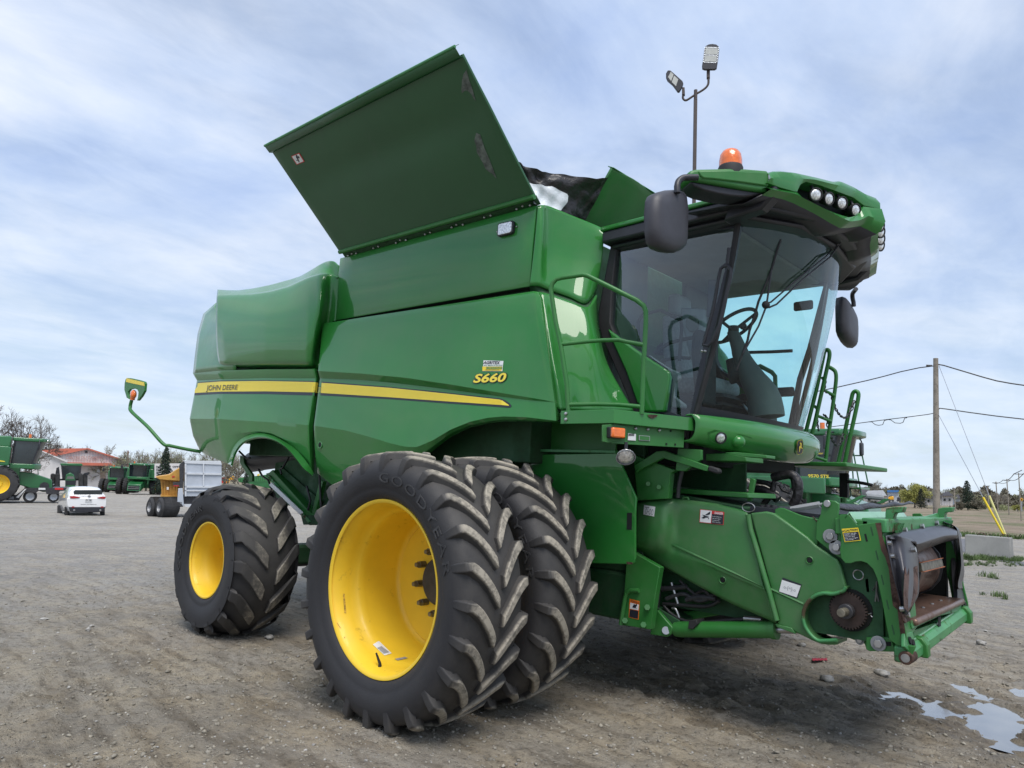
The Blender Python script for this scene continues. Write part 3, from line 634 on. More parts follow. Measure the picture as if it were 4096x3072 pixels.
M().add([v*np.array([1, -1, 1]) for v in gi], [tuple(range(len(gi)))]).build('side_window', MAT['far_glass'], root, smooth=0)
# rear pillars, seal and lower side panel
gl = [(155, 808), (300, 920), (450, 1025), (590, 1115), (628, 1142), (640, 1185), (622, 1320), (600, 1457), (440, 1457), (380, 1380), (300, 1150), (200, 930)]
for sd in (1, -1):
    P_ = [cabp(x, y, -.97)*np.array([1, sd, 1]) for x, y in gl]
    o = M().prism(P_, (0, .05*sd, 0)).build('cab_side_panel', MAT['paint'], root, bevel=.014, bevseg=3)
    P_ = [cabp(x, y, -.955)*np.array([1, sd, 1]) for x, y in [(84, 690), (120, 480), (165, 250), (205, 50), (240, 60), (190, 500), (176, 760), (230, 900), (330, 1130), (405, 1330), (425, 1400), (430, 1470), (350, 1470), (330, 1390), (200, 1080), (110, 880), (85, 780)]]
    M().prism(P_, (0, .10*sd, 0)).build('door_seal', MAT['black_rubber'], root, bevel=.01)
panel_ = [(360, 1180), (400, 1150), (560, 1170), (590, 1200), (570, 1420), (500, 1430)]
# windshield: ruled between a bowed bottom and top line
HW = .93
ab = cabp(840, 1495); at_ = cabp(1176, -5)
def ws(y, v, o=0):
    b = (1-min(1, (abs(y)/HW))**2.3); xb = ab[0]-.0+.30*b; xt = at_[0]+.36*b
    z0 = ab[2]-.06*b; z1 = at_[2]+.02+.05*b
    return np.array([(xb*(1-v)+xt*v)+.03*math.sin(math.pi*v)+o, y, z0*(1-v)+z1*v])
M().grid([[ws(y, v) for y in np.linspace(-HW, HW, 40)] for v in np.linspace(0, 1.0, 14)]).build('windshield', MAT['windshield_glass'], root, smooth=80)
M().grid([[ws(y, v, .004) for y in np.linspace(-HW, HW, 40)] for v in np.linspace(-.02, .055, 3)]).build('windshield_lower_trim', MAT['black_vinyl'], root, smooth=80)
for sd in (-1, 1):
    M().tube([ws(sd*HW, v)+np.array([.0, 0, 0]) for v in np.linspace(-.02, 1, 8)], .022, 8).build('windshield_pillar', MAT['black_rubber'], root)
# door grab bar on the pillar
gb = [(1105, 180), (1090, 300), (1040, 340), (1025, 400), (985, 640), (915, 900), (905, 935), (940, 945), (975, 905), (1030, 780), (1090, 520), (1118, 400), (1122, 350), (1095, 318), (1062, 325)]
M().tube([cabp(x, y, -1.0) for x, y in gb], .013, 8).build('grab_bar', MAT['black_plastic'], root)
for x, y in ((1090, 305), (917, 985), (895, 983)): M().ball(cabp(x, y, -.985), .012).build('hinge_screw', MAT['steel'], root)
# cab floor, rear wall, ceiling
M().box(.5, ab[0]+.05, -.9, .9, 1.98, 2.06).build('cab_floor', MAT['dark_plastic'], root)
M().box(.50, .55, -.86, -.35, 2.06, 3.6).box(.50, .55, .35, .86, 2.06, 3.6).box(.50, .55, -.35, .35, 2.06, 2.7).build('cab_rear_wall', MAT['headliner'], root)
M().box(.6, 1.62, -.85, .85, 3.50, 3.56).build('headliner', MAT['headliner'], root, bevel=.02)
# roof
rz = 3.64
def slab(z0, z1, grow, x1, name, mt, bev):
    yo = 1.05+grow; poly = [(.52-grow, -yo), (1.35, -yo-.03), (x1, -yo-.04), (x1+.25, -.6), (x1+.30, 0), (x1+.25, .6), (x1, yo+.04), (1.35, yo+.03), (.52-grow, yo)]
    return M().prism([(x, y, z0) for x, y in poly], (0, 0, z1-z0)).build(name, mt, root, bevel=bev, bevseg=3)
slab(3.56, 3.66, -.01, 1.85, 'roof_underside', MAT['black_plastic'], .02)
slab(3.662, 3.70, .0, 1.75, 'roof', MAT['paint'], .012)
slab(3.52, 3.56, -.07, 1.75, 'roof_lining', MAT['black_plastic'], .02)
# visor fascia: sight lines cut with a bowed vertical surface
def VX(y): a = abs(y); return 2.34-.10*min(a, .25)/.25-.26*max(0, (a-.25)/.9)**1.15
def ats(z, x, y, fn=VX, y0=-1.7, y1=.6):
    d = ray(z, x, y); lo, hi = (y0-CO[1])/d[1], (y1-CO[1])/d[1]
    f = lambda t: (CO[0]+d[0]*t)-fn(CO[1]+d[1]*t)
    # camera side is outside (x larger)
    a, b = lo, hi
    if f(a)*f(b) > 0: return CO+d*(hi)
    for _ in range(50):
        c_ = (a+b)/2
        if f(a)*f(c_) <= 0: b = c_
        else: a = c_
    return CO+d*((a+b)/2)
V_top = [(1055, 215), (1110, 197), (1170, 193), (1300, 208), (1500, 252), (1640, 288), (1700, 283), (1800, 328), (1905, 390)]
V_rt = [(1040, 290), (1150, 330), (1300, 372), (1330, 305), (1380, 280), (1500, 310), (1640, 360), (1800, 420), (1892, 490)]
V_rb = [(1035, 330), (1150, 350), (1300, 374), (1360, 430), (1500, 500), (1640, 560), (1760, 598), (1850, 575), (1890, 500)]
V_bot = [(1030, 372), (1090, 387), (1200, 405), (1300, 440), (1500, 540), (1640, 625), (1720, 668), (1800, 665), (1900, 650)]
def vrow(pts, n=40, push=0):
    t = np.linspace(0, 1, n); xs = np.array([p[0] for p in pts]); ys = np.array([p[1] for p in pts]); k_ = np.linspace(0, 1, len(pts))
    out = [ats('e1', float(np.interp(q, k_, xs)), float(np.interp(q, k_, ys))) for q in t]
    return [np.array([p[0]+push, p[1], p[2]]) for p in out]
rt, rrt, rrb, rbt = vrow(V_top), vrow(V_rt), vrow(V_rb), vrow(V_bot)
def ext(r, x, z, n=8):       # carry a row on to the centre line, then mirror it
    e = r[-1]; r = r+[np.array([e[0]*(1-t)+x*t, e[1]*(1-t), e[2]*(1-t)+z*t]) for t in np.linspace(0, 1, n+1)[1:]]
    return r
zt, zb = rt[-1][2], rbt[-1][2]
print('visor', rt[0], rt[-1], rbt[0], rbt[-1], rrt[-1])
ct, crt, crb, cb = (2.33, rt[-1][2]+.0), (2.36, rrt[-1][2]), (2.37, rrt[-1][2]-.002), (2.36, 3.60)
rows = [ext(rt, *ct), ext(rrt, *crt), ext(rrb, *crb), ext(rbt, *cb)]
def mirrow(r): return r+[p*np.array([1, -1, 1]) for p in r[::-1]][1:]
rows = [mirrow(r) for r in rows]
back = lambda r, dx, dz: [p+np.array([dx, 0, dz]) for p in r]
vt = M().grid([back(rows[0], -.28, .01), back(rows[0], -.02, .012), rows[0], back([(a+b)/2 for a, b in zip(rows[0], rows[1])], .015, 0), rows[1], back(rows[1], -.13, -.01)]).build('visor', MAT['paint'], root, smooth=40)
vb = M().grid([back(rows[2], -.13, .0), rows[2], back([(a*.4+b*.6) for a, b in zip(rows[2], rows[3])], .03, 0), rows[3], back(rows[3], -.04, -.02)]).build('visor_lower', MAT['paint'], root, smooth=40)
M().grid([back(rows[1], -.12, 0.01), back(rows[2], -.12, -.01)]).build('light_recess', MAT['black_plastic'], root, solid=.01)
M().grid([back(rows[3], -.03, -.018), back(rows[3], -.16, -.05), back(rows[3], -.34, -.03), back(rows[3], -.6, -.02)]).build('visor_soffit', MAT['black_plastic'], root, smooth=40, solid=.01)
# end pieces hanging below at each side (black cheek) 
for sd in (-1, 1):
    M().prism([np.array([x, sd*.98, z]) for x, z in [(1.62, 3.5), (1.9, 3.53), (2.0, 3.62), (2.0, 3.72), (1.7, 3.70)]], (0, sd*.12, 0)).build('visor_cheek', MAT['black_plastic'], root, bevel=.02)
def work_light(c, nrm, r=.045, name='work_light'):
    w_ = empty(name, tuple(c)); w_.parent = root; w_.rotation_euler = Vector(nrm).to_track_quat('Z', 'Y').to_euler()
    M().lathe([(-.07, .0), (-.07, r*.7), (-.02, r*1.15), (.004, r*1.2), (.006, r*1.05), (0, r*1.02)], axis='Z', n=24).build('housing', MAT['black_rubber'], w_)
    M().ball((0, 0, -.006), r*1.04, 20, sz=.35, z0=0).build('lens', MAT['lens'], w_, smooth=60)
    return w_
for x, y, Yd, nx in ((1465, 390, -.80, -.75), (1582, 428, -.66, -.35), (1697, 465, -.54, -.45), (1818, 527, -.35, -.35)):
    p = at('e1', x, y, Y=Yd); p = ats('e1', x, y); p = p+np.array([-.0, 0.01, 0])
    work_light(p, (.85, nx, -.22), r=.041); work_light(p*np.array([1, -1, 1])+np.array([.05, 0, 0]), (.9, -.3, -.2))
    M().tube([p+np.array([-.02, 0, .04]), p+np.array([-.04, 0, .09])], .012, 6).build('light_bracket', MAT['black_plastic'], root)
# wing arm with beacon
wa, wb2 = at('e1', 345, 240, Y=-1.62), at('e1', 1050, 300, Y=-1.13)
pp, nn = vplane(wa, wb2); nn = np.array(nn)/np.linalg.norm(nn); nn = nn if nn[1] < 0 else -nn
print('wing', wa, wb2)
W1 = [(345, 190), (372, 175), (412, 166), (700, 160), (850, 163), (1052, 180), (1048, 330), (1045, 374), (800, 335), (600, 300), (450, 275), (385, 262), (345, 240)]
W0 = [(380, 262), (450, 272), (600, 297), (800, 330), (1040, 366), (990, 382), (850, 398), (740, 390), (620, 370), (500, 340), (410, 302)]
for sd in (1, -1):
    vs = [atp('e1', x, y, pp, nn)*np.array([1, sd, 1]) for x, y in W1]
    wg = M().prism(vs, -nn*np.array([1, sd, 1])*.22).build('mirror_wing', MAT['paint_satin'], root, bevel=.02, bevseg=3)
    vs = [(atp('e1', x, y, pp, nn)+nn*.012)*np.array([1, sd, 1]) for x, y in [(425, 190), (700, 186), (1044, 204), (1042, 325), (800, 290), (560, 262), (470, 255), (440, 235)]]
    M().prism(vs, -nn*np.array([1, sd, 1])*.03).build('wing_face', MAT['paint_satin'], wg, bevel=.008)
    vs = [(atp('e1', x, y, pp, nn)-nn*.03)*np.array([1, sd, 1]) for x, y in W0]; M().prism(vs, -nn*np.array([1, sd, 1])*.17).build('wing_underside', MAT['black_plastic'], wg, bevel=.02)
bc = atp('e1', 768, 162, pp, nn)-nn*.08
be = empty('beacon', tuple(bc)); be.parent = root
M().lathe([(-.03, .0), (-.03, .082), (.03, .084), (.045, .078), (.05, .07)], axis='Z').build('base', MAT['black_rubber'], be)
prof = [(.045, .076), (.09, .075), (.13, .068), (.155, .052), (.168, .03), (.172, .0)]
mm = M().lathe(prof, axis='Z', n=72); mm.v = [(x*(1+.012*math.cos(36*math.atan2(y, x))), y*(1+.012*math.cos(36*math.atan2(y, x))), z) for x, y, z in mm.v]
mm.build('dome', MAT['orange_lens'], be, smooth=60)
def side_mirror(face_pts, arm, thick, sd):
    pass
MY = -1.74
mo = [(60, 375), (130, 357), (215, 352), (268, 362), (295, 395), (310, 520), (305, 720), (300, 850), (270, 888), (205, 910), (130, 900), (55, 870), (20, 820), (5, 700), (2, 560), (12, 440), (30, 395)]
for sd in (1, -1):
    w_ = empty('side_mirror'); w_.parent = root
    vs = [at('e1', x, y, X=1.57)*np.array([1, sd, 1]) for x, y in mo]
    c_ = sum(vs)/len(vs); fr = [c_+(v-c_)*.94+np.array([.05, 0, 0]) for v in vs]; bk = [v for v in vs]
    rings = [[c_+(v-c_)*s_+np.array([dx_, 0, 0]) for v in vs+[vs[0]]] for s_, dx_ in ((.0, .085), (.5, .083), (.8, .07), (.93, .045), (1., .0), (.97, -.045), (.93, -.05))]
    # the housing's back looks forward (+x) and outward
    rot_ = Matrix.Rotation(R(-38*sd), 3, 'Z')
    def rr_(p, dr): 
        v = Vector(p-c_); return np.array(Vector(c_)+v)
    q_ = []
    ax_ = np.array([1, 0, 0.])
    rings = [[c_+(v-c_)*s_+ax_*dx_ for v in vs+[vs[0]]] for s_, dx_ in ((.0, .06), (.5, .058), (.8, .05), (.93, .03), (1., .0), (.97, -.05), (.92, -.055))]
    M().grid(rings).build('housing', MAT['dark_plastic'], w_, smooth=60)
    M().add([c_+(v-c_)*.915-ax_*.05 for v in vs], [tuple(range(len(vs)))]).build('glass', MAT['mirror_glass'], w_, smooth=0)
    ar = [at('e1', x, y, Y=Y_)*np.array([1, sd, 1]) for x, y, Y_ in [(242, 380, MY-.02), (240, 320, MY-.02), (252, 280, MY), (285, 250, MY+.03), (330, 243, MY+.06), (420, 243, MY+.12)]]
    M().tube([ar[0]]+bez([ar[1:]], 14)[0], .021, 10).build('mirror_arm', MAT['black_plastic'], w_, smooth=60)
# wiper and its arms
wl = [(1155, 795), (1120, 900), (1075, 1060), (1020, 1200), (960, 1340), (930, 1450), (880, 1600)]
def onws(z, x, y, o=.02):
    d = ray(z, x, y); best = None
    a, b = 2.5, 9.
    def f(t):
        p = CO+d*t; y_ = min(max(p[1], -HW), HW); v_ = (p[2]-2.15)/(at_[2]-2.1); return p[0]-ws(y_, v_)[0]-o
    ts = np.linspace(3.5, 8, 300); prev = f(ts[0])
    for t in ts[1:]:
        c_ = f(t)
        if prev > 0 >= c_: return CO+d*t
        prev = c_
    return CO+d*6.2
M().tube([onws('e1', x, y, .015) for x, y in wl]+[onws('e2', x, y, .015) for x, y in [(1250, 900), (1200, 1030), (1160, 1135)]], .009, 6).build('wiper_blade', MAT['black_rubber'], root)
M().tube([onws('e1', 1075, 1060, .03), onws('e1', 1030, 1380, .04), onws('e1', 960, 1560, .03), onws('e2', 1215, 1000, .03)], .007, 6).build('wiper_blade_frame', MAT['black_plastic'], root)
wa0 = at('e1', 1690, 770, Y=.05); wa1 = at('e1', 1720, 775, Y=.0)
M().tube([wa0, at('e1', 1600, 890, Y=-.0), onws('e1', 1560, 940, .05), onws('e1', 1310, 1140, .05), onws('e1', 1070, 1345, .05), onws('e1', 1010, 1370, .05)], .007, 6).build('wiper_arm', MAT['black_plastic'], root)
M().tube([wa1, at('e1', 1620, 910, Y=-.03), onws('e1', 1590, 950, .05), onws('e1', 1340, 1155, .05), onws('e1', 1120, 1365, .05), onws('e1', 1050, 1395, .05)], .007, 6).build('wiper_arm', MAT['black_plastic'], root)
M().ball(onws('e1', 1025, 1370, .04), .03, 10).build('wiper_joint', MAT['black_rubber'], root)
M().tube([at('e1', 1665, 760, Y=.03), at('e1', 1600, 880, Y=.0)], .009, 6).tube([at('e1', 1705, 765, Y=.03), at('e1', 1625, 900, Y=.0)], .009, 6).build('wiper_link', MAT['steel'], root)
# interior: seat, armrest, column, wheel, console, monitor
st = empty('driver_seat'); st.parent = root
M().box(.75, 1.15, -.27, .25, 2.40, 2.54).build('cushion', MAT['fabric'], st, bevel=.05, bevseg=3)
M().prism([(.66, -.25, 2.5), (.85, -.25, 2.5), (.78, -.25, 3.1), (.62, -.25, 3.12)], (0, .48, 0)).build('backrest', MAT['fabric'], st, bevel=.05, bevseg=3)
M().prism([(.62, -.14, 3.13), (.74, -.14, 3.13), (.73, -.14, 3.33), (.62, -.14, 3.33)], (0, .27, 0)).build('headrest', MAT['grey_plastic'], st, bevel=.04, bevseg=3)
bel = M(); rows_ = []
for i in range(11): w_ = .20+(.045 if i % 2 else 0); rows_.append([(1.0+w_*a, -.02+w_*1.05*b, 2.06+.033*i) for a, b in ((-1, -1), (1, -1), (1, 1), (-1, 1), (-1, -1))])
bel.grid(rows_).build('bellows', MAT['seat_dark'], st)
M().prism([at('e2', x, y, Y=-.38) for x, y in [(720, 640), (918, 655), (905, 1000), (900, 1060), (800, 1060), (730, 760)]], (0, .05, 0)).build('side_console', MAT['grey_plastic'], root, bevel=.02)
M().prism([at('e2', x, y, Y=-.40) for x, y in [(765, 740), (800, 705), (840, 705), (862, 745), (860, 800), (835, 835), (790, 830), (762, 790)]], (0, .02, 0)).build('console_cap', MAT['headliner'], root, bevel=.006)
M().prism([at('e2', x, y, Y=-.5) for x, y in [(808, 840), (870, 800), (905, 870), (900, 1400), (830, 1400), (800, 1000)]], (0, .25, 0)).build('armrest_unit', MAT['seat_dark'], root, bevel=.03)
M().prism([at('e2', x, y, Y=-.35) for x, y in [(940, 425), (1025, 425), (1010, 715), (925, 715)]], (0, .03, 0)).build('cab_monitor', MAT['dark_plastic'], root, bevel=.01)
colp = [(1.30, 0, 2.08), (1.40, -.0, 2.3), (1.42, 0, 2.45), (1.33, 0, 2.62), (1.22, 0, 2.78)]
cp = [at('e2', x, y, Y=-.02) for x, y in [(1400, 1500), (1370, 1330), (1290, 1200), (1215, 1060), (1170, 930), (1130, 830)]]
M().tube(bez([cp], 14)[0], [.14, .14, .135, .125, .115, .105, .095, .085, .075, .068, .06, .055, .05, .045], 16).build('steering_column', MAT['console'], root, smooth=60)
M().tube([at('e2', x, y, Y=-.02) for x, y in [(1135, 1050), (1160, 1170), (1300, 1130)]], [.06, .09, .05], 12).build('column_boot', MAT['seat_dark'], root)
sc_ = at('e2', 1140, 790, Y=-.02)
ring = []
hub_ = at('e2', 1150, 850, Y=-.02)
tilt = Matrix.Rotation(R(-34), 3, 'Y')
ring = [np.array(Vector(sc_)+tilt @ Vector((.215*math.cos(a), .215*math.sin(a), 0))) for a in np.linspace(0, 2*math.pi, 41)]
sw = M().tube(ring, .016, 8)
for a in (.4, 2.6, 4.7): sw.tube([sc_-np.array([.0, 0, .04]), np.array(Vector(sc_)+tilt @ Vector((.21*math.cos(a), .21*math.sin(a), 0)))], .014, 6)
sw.tube([sc_-np.array([0, 0, .05]), sc_+np.array([0, 0, .0])], .045, 12)
sw.build('steering_wheel', MAT['seat_dark'], root, smooth=50)
M().ball(at('e2', 1215, 790, Y=-.2), .03).build('spinner_knob', MAT['seat_dark'], root)
M().box(1.05, 1.35, .25, .55, 2.06, 2.42).build('cab_locker', MAT['console'], root, bevel=.02)
M().prism([at('e2', x, y, Y=.1) for x, y in [(1130, 1350), (1210, 1315), (1290, 1340), (1260, 1370), (1200, 1370)]], (0, .15, 0)).build('pedal', MAT['seat_dark'], root, bevel=.005)
M().tube([at('e2', 1190, 1370, Y=.12), at('e2', 1270, 1470, Y=.12)], .012).tube([at('e2', 1230, 1370, Y=.16), at('e2', 1300, 1475, Y=.16)], .012).build('pedal_rod', MAT['steel'], root)
M().tube([at('e2', 1130, 1000, Y=.7), at('e2', 1250, 995, Y=.8), at('e2', 1440, 990, Y=.88), at('e2', 1600, 982, Y=.9)], .016, 8).build('far_grab_rail', MAT['black_plastic'], root)
M().tube([at('e2', 1325, 1110, Y=1.1), at('e2', 1345, 1100, Y=1.1), at('e2', 1440, 1150, Y=1.1), at('e2', 1465, 1180, Y=1.1), at('e2', 1470, 1330, Y=1.1)], .022, 8).build('far_handrail', MAT['paint_satin'], root)
for x, y, w_ in ((1685, 630, 1), (1510, 1305, 1.4)):
    p = at('e2', x, y, Y=.9); M().box(-.09*w_, .09*w_, -.02, .02, -.045, .045, at_=p).build('door_hinge', MAT['black_plastic'], root, bevel=.03)
# inner handrail seen through the side window, worn wires etc
M().tube([at('e2', x, y, Y=-.60) for x, y in [(400, 900), (395, 760), (430, 700), (570, 665), (730, 745), (735, 820), (718, 1060)]], .014, 8).build('inner_rail', MAT['seat_dark'], root)
M().tube([at('e2', x, y, Y=-.55) for x, y in [(520, 1000), (640, 920), (760, 890), (820, 880)]], .016, 8).tube([at('e2', x, y, Y=-.55) for x, y in [(580, 1060), (700, 1035), (800, 1040)]], .014).build('cab_lever', MAT['seat_dark'], root)
M().prism([at('e2', x, y, Y=-.8) for x, y in [(470, 1010), (640, 1120), (715, 1150), (720, 1200), (690, 1230), (680, 1340), (760, 1400), (760, 1430), (630, 1425), (640, 1200), (600, 1130)]], (0, .04, 0)).build('sill_trim', MAT['grey_plastic'], root, bevel=.01)
# front console / beige side shelf behind seat
M().prism([at('e2', x, y, Y=-.1) for x, y in [(540, 940), (625, 890), (600, 1000), (520, 1010)]], (0, .1, 0)).build('arm_pad', MAT['seat_dark'], root, bevel=.01)
# ------------------------------------------------------------------ nose panel under the windshield
def nose_x(y, b): return 1.40+b*(1-(abs(y)/1.08)**2.6)
def nrow(z0, zc, b, dx=0, n=50): 
    out = []
    for y in np.linspace(-1.08, 1.08, n):
        f = 1-(abs(y)/1.08)**2; out.append(np.array([nose_x(y, b)+dx, y, z0+(zc-z0)*f]))
    return out
nose = [nrow(2.13, 2.12, .27, -.06), nrow(2.135, 2.12, .29, -.02), nrow(2.12, 2.085, .32, .0), nrow(2.075, 2.03, .345, .02), nrow(2.0, 1.95, .345, .014), nrow(1.955, 1.865, .315, -.015), nrow(1.94, 1.845, .29, -.05), nrow(1.94, 1.85, .2, -.1)]
no = M().grid(bez([list(r) for r in zip(*nose)], 26)).build('nose_panel', MAT['paint'], root, smooth=60, solid=.01)
NT = bvh(no)
for sd in (1,):
    rec = [(648, 195), (690, 180), (860, 210), (910, 225), (985, 325), (960, 330), (760, 275), (690, 262), (655, 240)]
    vs = [hit(NT, 'd2', x, y, .004) for x, y in rec]
    if None not in vs: M().add(vs, [tuple(range(len(vs)))]).build('lamp_recess', MAT['paint_satin'], no)
p, nr = hitn(NT, 'd2', 728, 228)
if p is not None:
    for sd in (1, -1):
        w_ = work_light(np.array(p+nr*.005)*np.array([1, sd, 1]), Vector(nr)*1 if sd == 1 else (nr.x, -nr.y, nr.z), r=.036, name='front_lamp')
p, nr = hitn(NT, 'd2', 835, 255)
if p is not None: M().ball(p-nr*.01, .055, 16, sx=1, sy=1, sz=.9).build('lamp_blister', MAT['paint'], no, smooth=60)
q_ = [(1180, 328), (1218, 318), (1216, 238), (1180, 248)]
bo = decal_shape(NT, 'd2', [(1174, 334), (1222, 322), (1220, 232), (1176, 242)], [rounded(0, 1, 0, 1, .3)], off=.008).build('badge', MAT['paint'], root)
decal_shape(NT, 'd2', q_, [rounded(0, 1, 0, 1, .28)], off=.010).build('badge_field', MAT['yellow_decal'], bo)
decal_shape(NT, 'd2', q_, [rounded(.045, .955, .025, .975, .26)], off=.011).build('badge_field', MAT['black_vinyl'], bo)
deer = [(.12, .42), (.30, .50), (.50, .52), (.58, .62), (.60, .72), (.52, .80), (.44, .78), (.40, .86), (.34, .82), (.42, .72), (.50, .68), (.44, .60), (.30, .58), (.18, .52)]
deer = [(.30, .22), (.36, .40), (.30, .52), (.36, .60), (.50, .58), (.56, .68), (.46, .74), (.40, .84), (.50, .80), (.60, .88), (.60, .78), (.74, .74), (.70, .68), (.68, .56), (.72, .46), (.88, .38), (.84, .34), (.68, .40), (.62, .46), (.52, .44), (.46, .34), (.40, .18)]
decal_shape(NT, 'd2', q_, [deer], off=.0125).build('badge_emblem', MAT['yellow_decal'], bo)
# ------------------------------------------------------------------ deck, railing
DZ = 2.1
k0 = (.73, -1.735); k1 = at('c6', 495, 1440, Z=DZ); k2 = (1.385, -1.06)
poly = [(k0[0], k0[1]), (k1[0], k1[1]), k2, (1.42, -.9), (.5, -.9), (.5, -1.5)]
dk = M().prism([(x, y, DZ) for x, y in poly], (0, 0, -.02)).build('side_deck', MAT['paint_satin'], root)
def skirt(pts, z0, z1, name, mt, th=.012, par=None):
    g = [[np.array([x, y, z]) for x, y in pts] for z in (z0, z1)]
    return M().grid(g).build(name, mt, par or root, smooth=0, solid=th, bevel=.003)
skirt([(k0[0], k0[1]-.004), (k1[0], k1[1]-.004), (k2[0]+.004, k2[1]), (1.39, -.98)], DZ+.008, DZ-.085, 'deck_skirt', MAT['paint'])
for sd in (1,):
    M().prism([(x, -y, DZ) for x, y in poly[::-1]], (0, 0, -.1)).build('side_deck', MAT['paint_satin'], root)
for x, y in ((226, 1458), (226, 1490)): M().ball(at('c6', x, y, Y=k0[1]-.006), .013, 8).build('deck_bolt', MAT['steel'], root)
p0, n0 = vplane((.77, -1.70), (1.24, -1.50))
rl = lambda pts: [atp('c6', x, y, p0, n0) for x, y in pts]
rail = [(240, 1450), (232, 1300), (200, 1090), (170, 950), (150, 820), (143, 770), (150, 740), (172, 715), (210, 705), (320, 690), (345, 695), (480, 762), (620, 832), (655, 860), (668, 890), (668, 960), (655, 1200), (645, 1460)]
M().tube(rl(rail), .017, 10).build('deck_railing', MAT['paint_satin'], root, smooth=60)
M().tube(rl([(195, 1075), (330, 1060), (430, 1052), (520, 1050), (560, 1060), (660, 1078)]), .015, 8).build('railing_bar', MAT['paint_satin'], root, smooth=60)
M().tube(rl([(236, 1408), (400, 1405), (520, 1408), (650, 1420)]), .015, 8).build('railing_bar', MAT['paint_satin'], root, smooth=60)
# rust chips on the skirt
p1_, n1_ = vplane((k1[0], k1[1]), k2); n1_ = np.array(n1_)/np.linalg.norm(n1_); n1_ = n1_ if n1_[1] < 0 else -n1_
def on1(z, x, y, o=.006): return atp(z, x, y, np.array(p1_)+n1_*o, n1_)
M().add([on1('d2', x, y, .009) for x, y in [(288, 88), (345, 90), (348, 97), (335, 104), (320, 112), (305, 108), (292, 100)]], [tuple(range(7))]).build('chipped_paint', MAT['rust'], root)
# light bar plate beneath the deck
def pl1(pts, name, mt, o=-.03, th=.01, par=None, bevel=.002): return M().prism([on1('d2', x, y, o) for x, y in pts], -n1_*th).build(name, mt, par or root, bevel=bevel)
pl1([(60, 140), (510, 172), (505, 288), (75, 262)], 'lamp_plate', MAT['paint_satin'], -.04)
pl1([(15, 150), (100, 145), (160, 160), (160, 235), (50, 258), (15, 250)], 'lamp_bracket', MAT['paint_satin'], -.02)
tl = empty('turn_lamp'); tl.parent = root
pl1([(62, 160), (158, 168), (155, 235), (62, 228)], 'housing', MAT['black_rubber'], .02, .05, par=tl, bevel=.008)
pl1([(78, 163), (157, 170), (155, 232), (75, 224)], 'lens', MAT['orange_lens'], .045, .028, par=tl, bevel=.01)
pl1([(170, 200), (218, 205), (217, 246), (168, 243)], 'bar_code_label', MAT['white_decal'], -.032, .004)
for q in range(9): pl1([(172+q*4, 203), (174+q*4+(q % 3)*.6, 203), (174+q*4, 218), (172+q*4, 218)], 'bar_code_stripe', MAT['black_vinyl'], -.0305, .002, bevel=0)
pl1([(235, 212), (302, 217), (302, 248), (235, 243)], 'data_plate', MAT['grey_decal'], -.032, .004)
pl1([(239, 215), (299, 220), (299, 245), (239, 240)], 'data_plate_field', MAT['paint_satin'], -.031, .004)
for x, y in ((215, 172), (288, 177), (358, 182)): M().ball(on1('d2', x, y, -.035), .012, 8).build('deck_bolt', MAT['steel'], root)
for x, y in ((428, 186), (402, 265), (455, 268)): pl1([(x-4, y-6), (x+4, y-6), (x+4, y+6), (x-4, y+6)], 'slot', MAT['dark_void'], -.035, .004, bevel=0)
c_ = on1('d2', 155, 345, .03)
wl_ = empty('ladder_lamp', tuple(c_)); wl_.parent = root; wl_.rotation_euler = Vector((.55, -.6, -.75)).to_track_quat('Z', 'Y').to_euler()
M().lathe([(-.04, 0), (-.04, .03), (-.01, .06), (.005, .066), (.007, .06)], axis='Z', n=24).build('housing', MAT['grey_plastic'], wl_)
M().ball((0, 0, -.01), .061, 16, sz=.4, z0=0).build('lens', MAT['lens'], wl_, smooth=60)
M().tube([c_+np.array([0, 0, .03]), c_+np.array([0, .0, .10])], .012, 6).build('lamp_stem', MAT['black_plastic'], root)
# ------------------------------------------------------------------ chassis behind the dual wheel
YS = -1.22
def sheet(z, pts, Y, th, name, mt, par=None, bevel=.004, smooth=20): return M().prism([at(z, x, y, Y=Y) for x, y in pts], (0, th, 0)).build(name, mt, par or root, bevel=bevel, smooth=smooth)
sheet('d2', [(-420, 330), (100, 320), (218, 592), (212, 680), (212, 950), (206, 978), (192, 990), (-420, 975)], YS, .02, 'wheel_side_sheet', MAT['paint'], bevel=.004)
sheet('d2', [(163, 680), (192, 680), (190, 782), (160, 782)], YS-.003, .01, 'handle_slot', MAT['dark_void'], bevel=0)
sheet('d2', [(160, 975), (190, 978), (200, 985), (190, 992), (160, 990)], YS-.004, .004, 'chipped_paint', MAT['rust'], bevel=0)
M().prism([at('c4', x, y, Y=YS-.03) for x, y in [(1385, 1318), (2090, 1330), (2090, 1347), (1385, 1335)]], (0, .05, 0)).build('sheet_flange', MAT['paint_worn'], root, bevel=.002)
sheet('c4', [(1385, 1130), (2100, 1150), (2095, 1332), (1385, 1320)], -1.12, .02, 'upper_side_sheet', MAT['paint_satin'])
sheet('c4', [(840, 1440), (1250, 1130), (1370, 1120), (1395, 1200), (1385, 1450)], -1.16, .02, 'inner_side_sheet', MAT['under_green'])
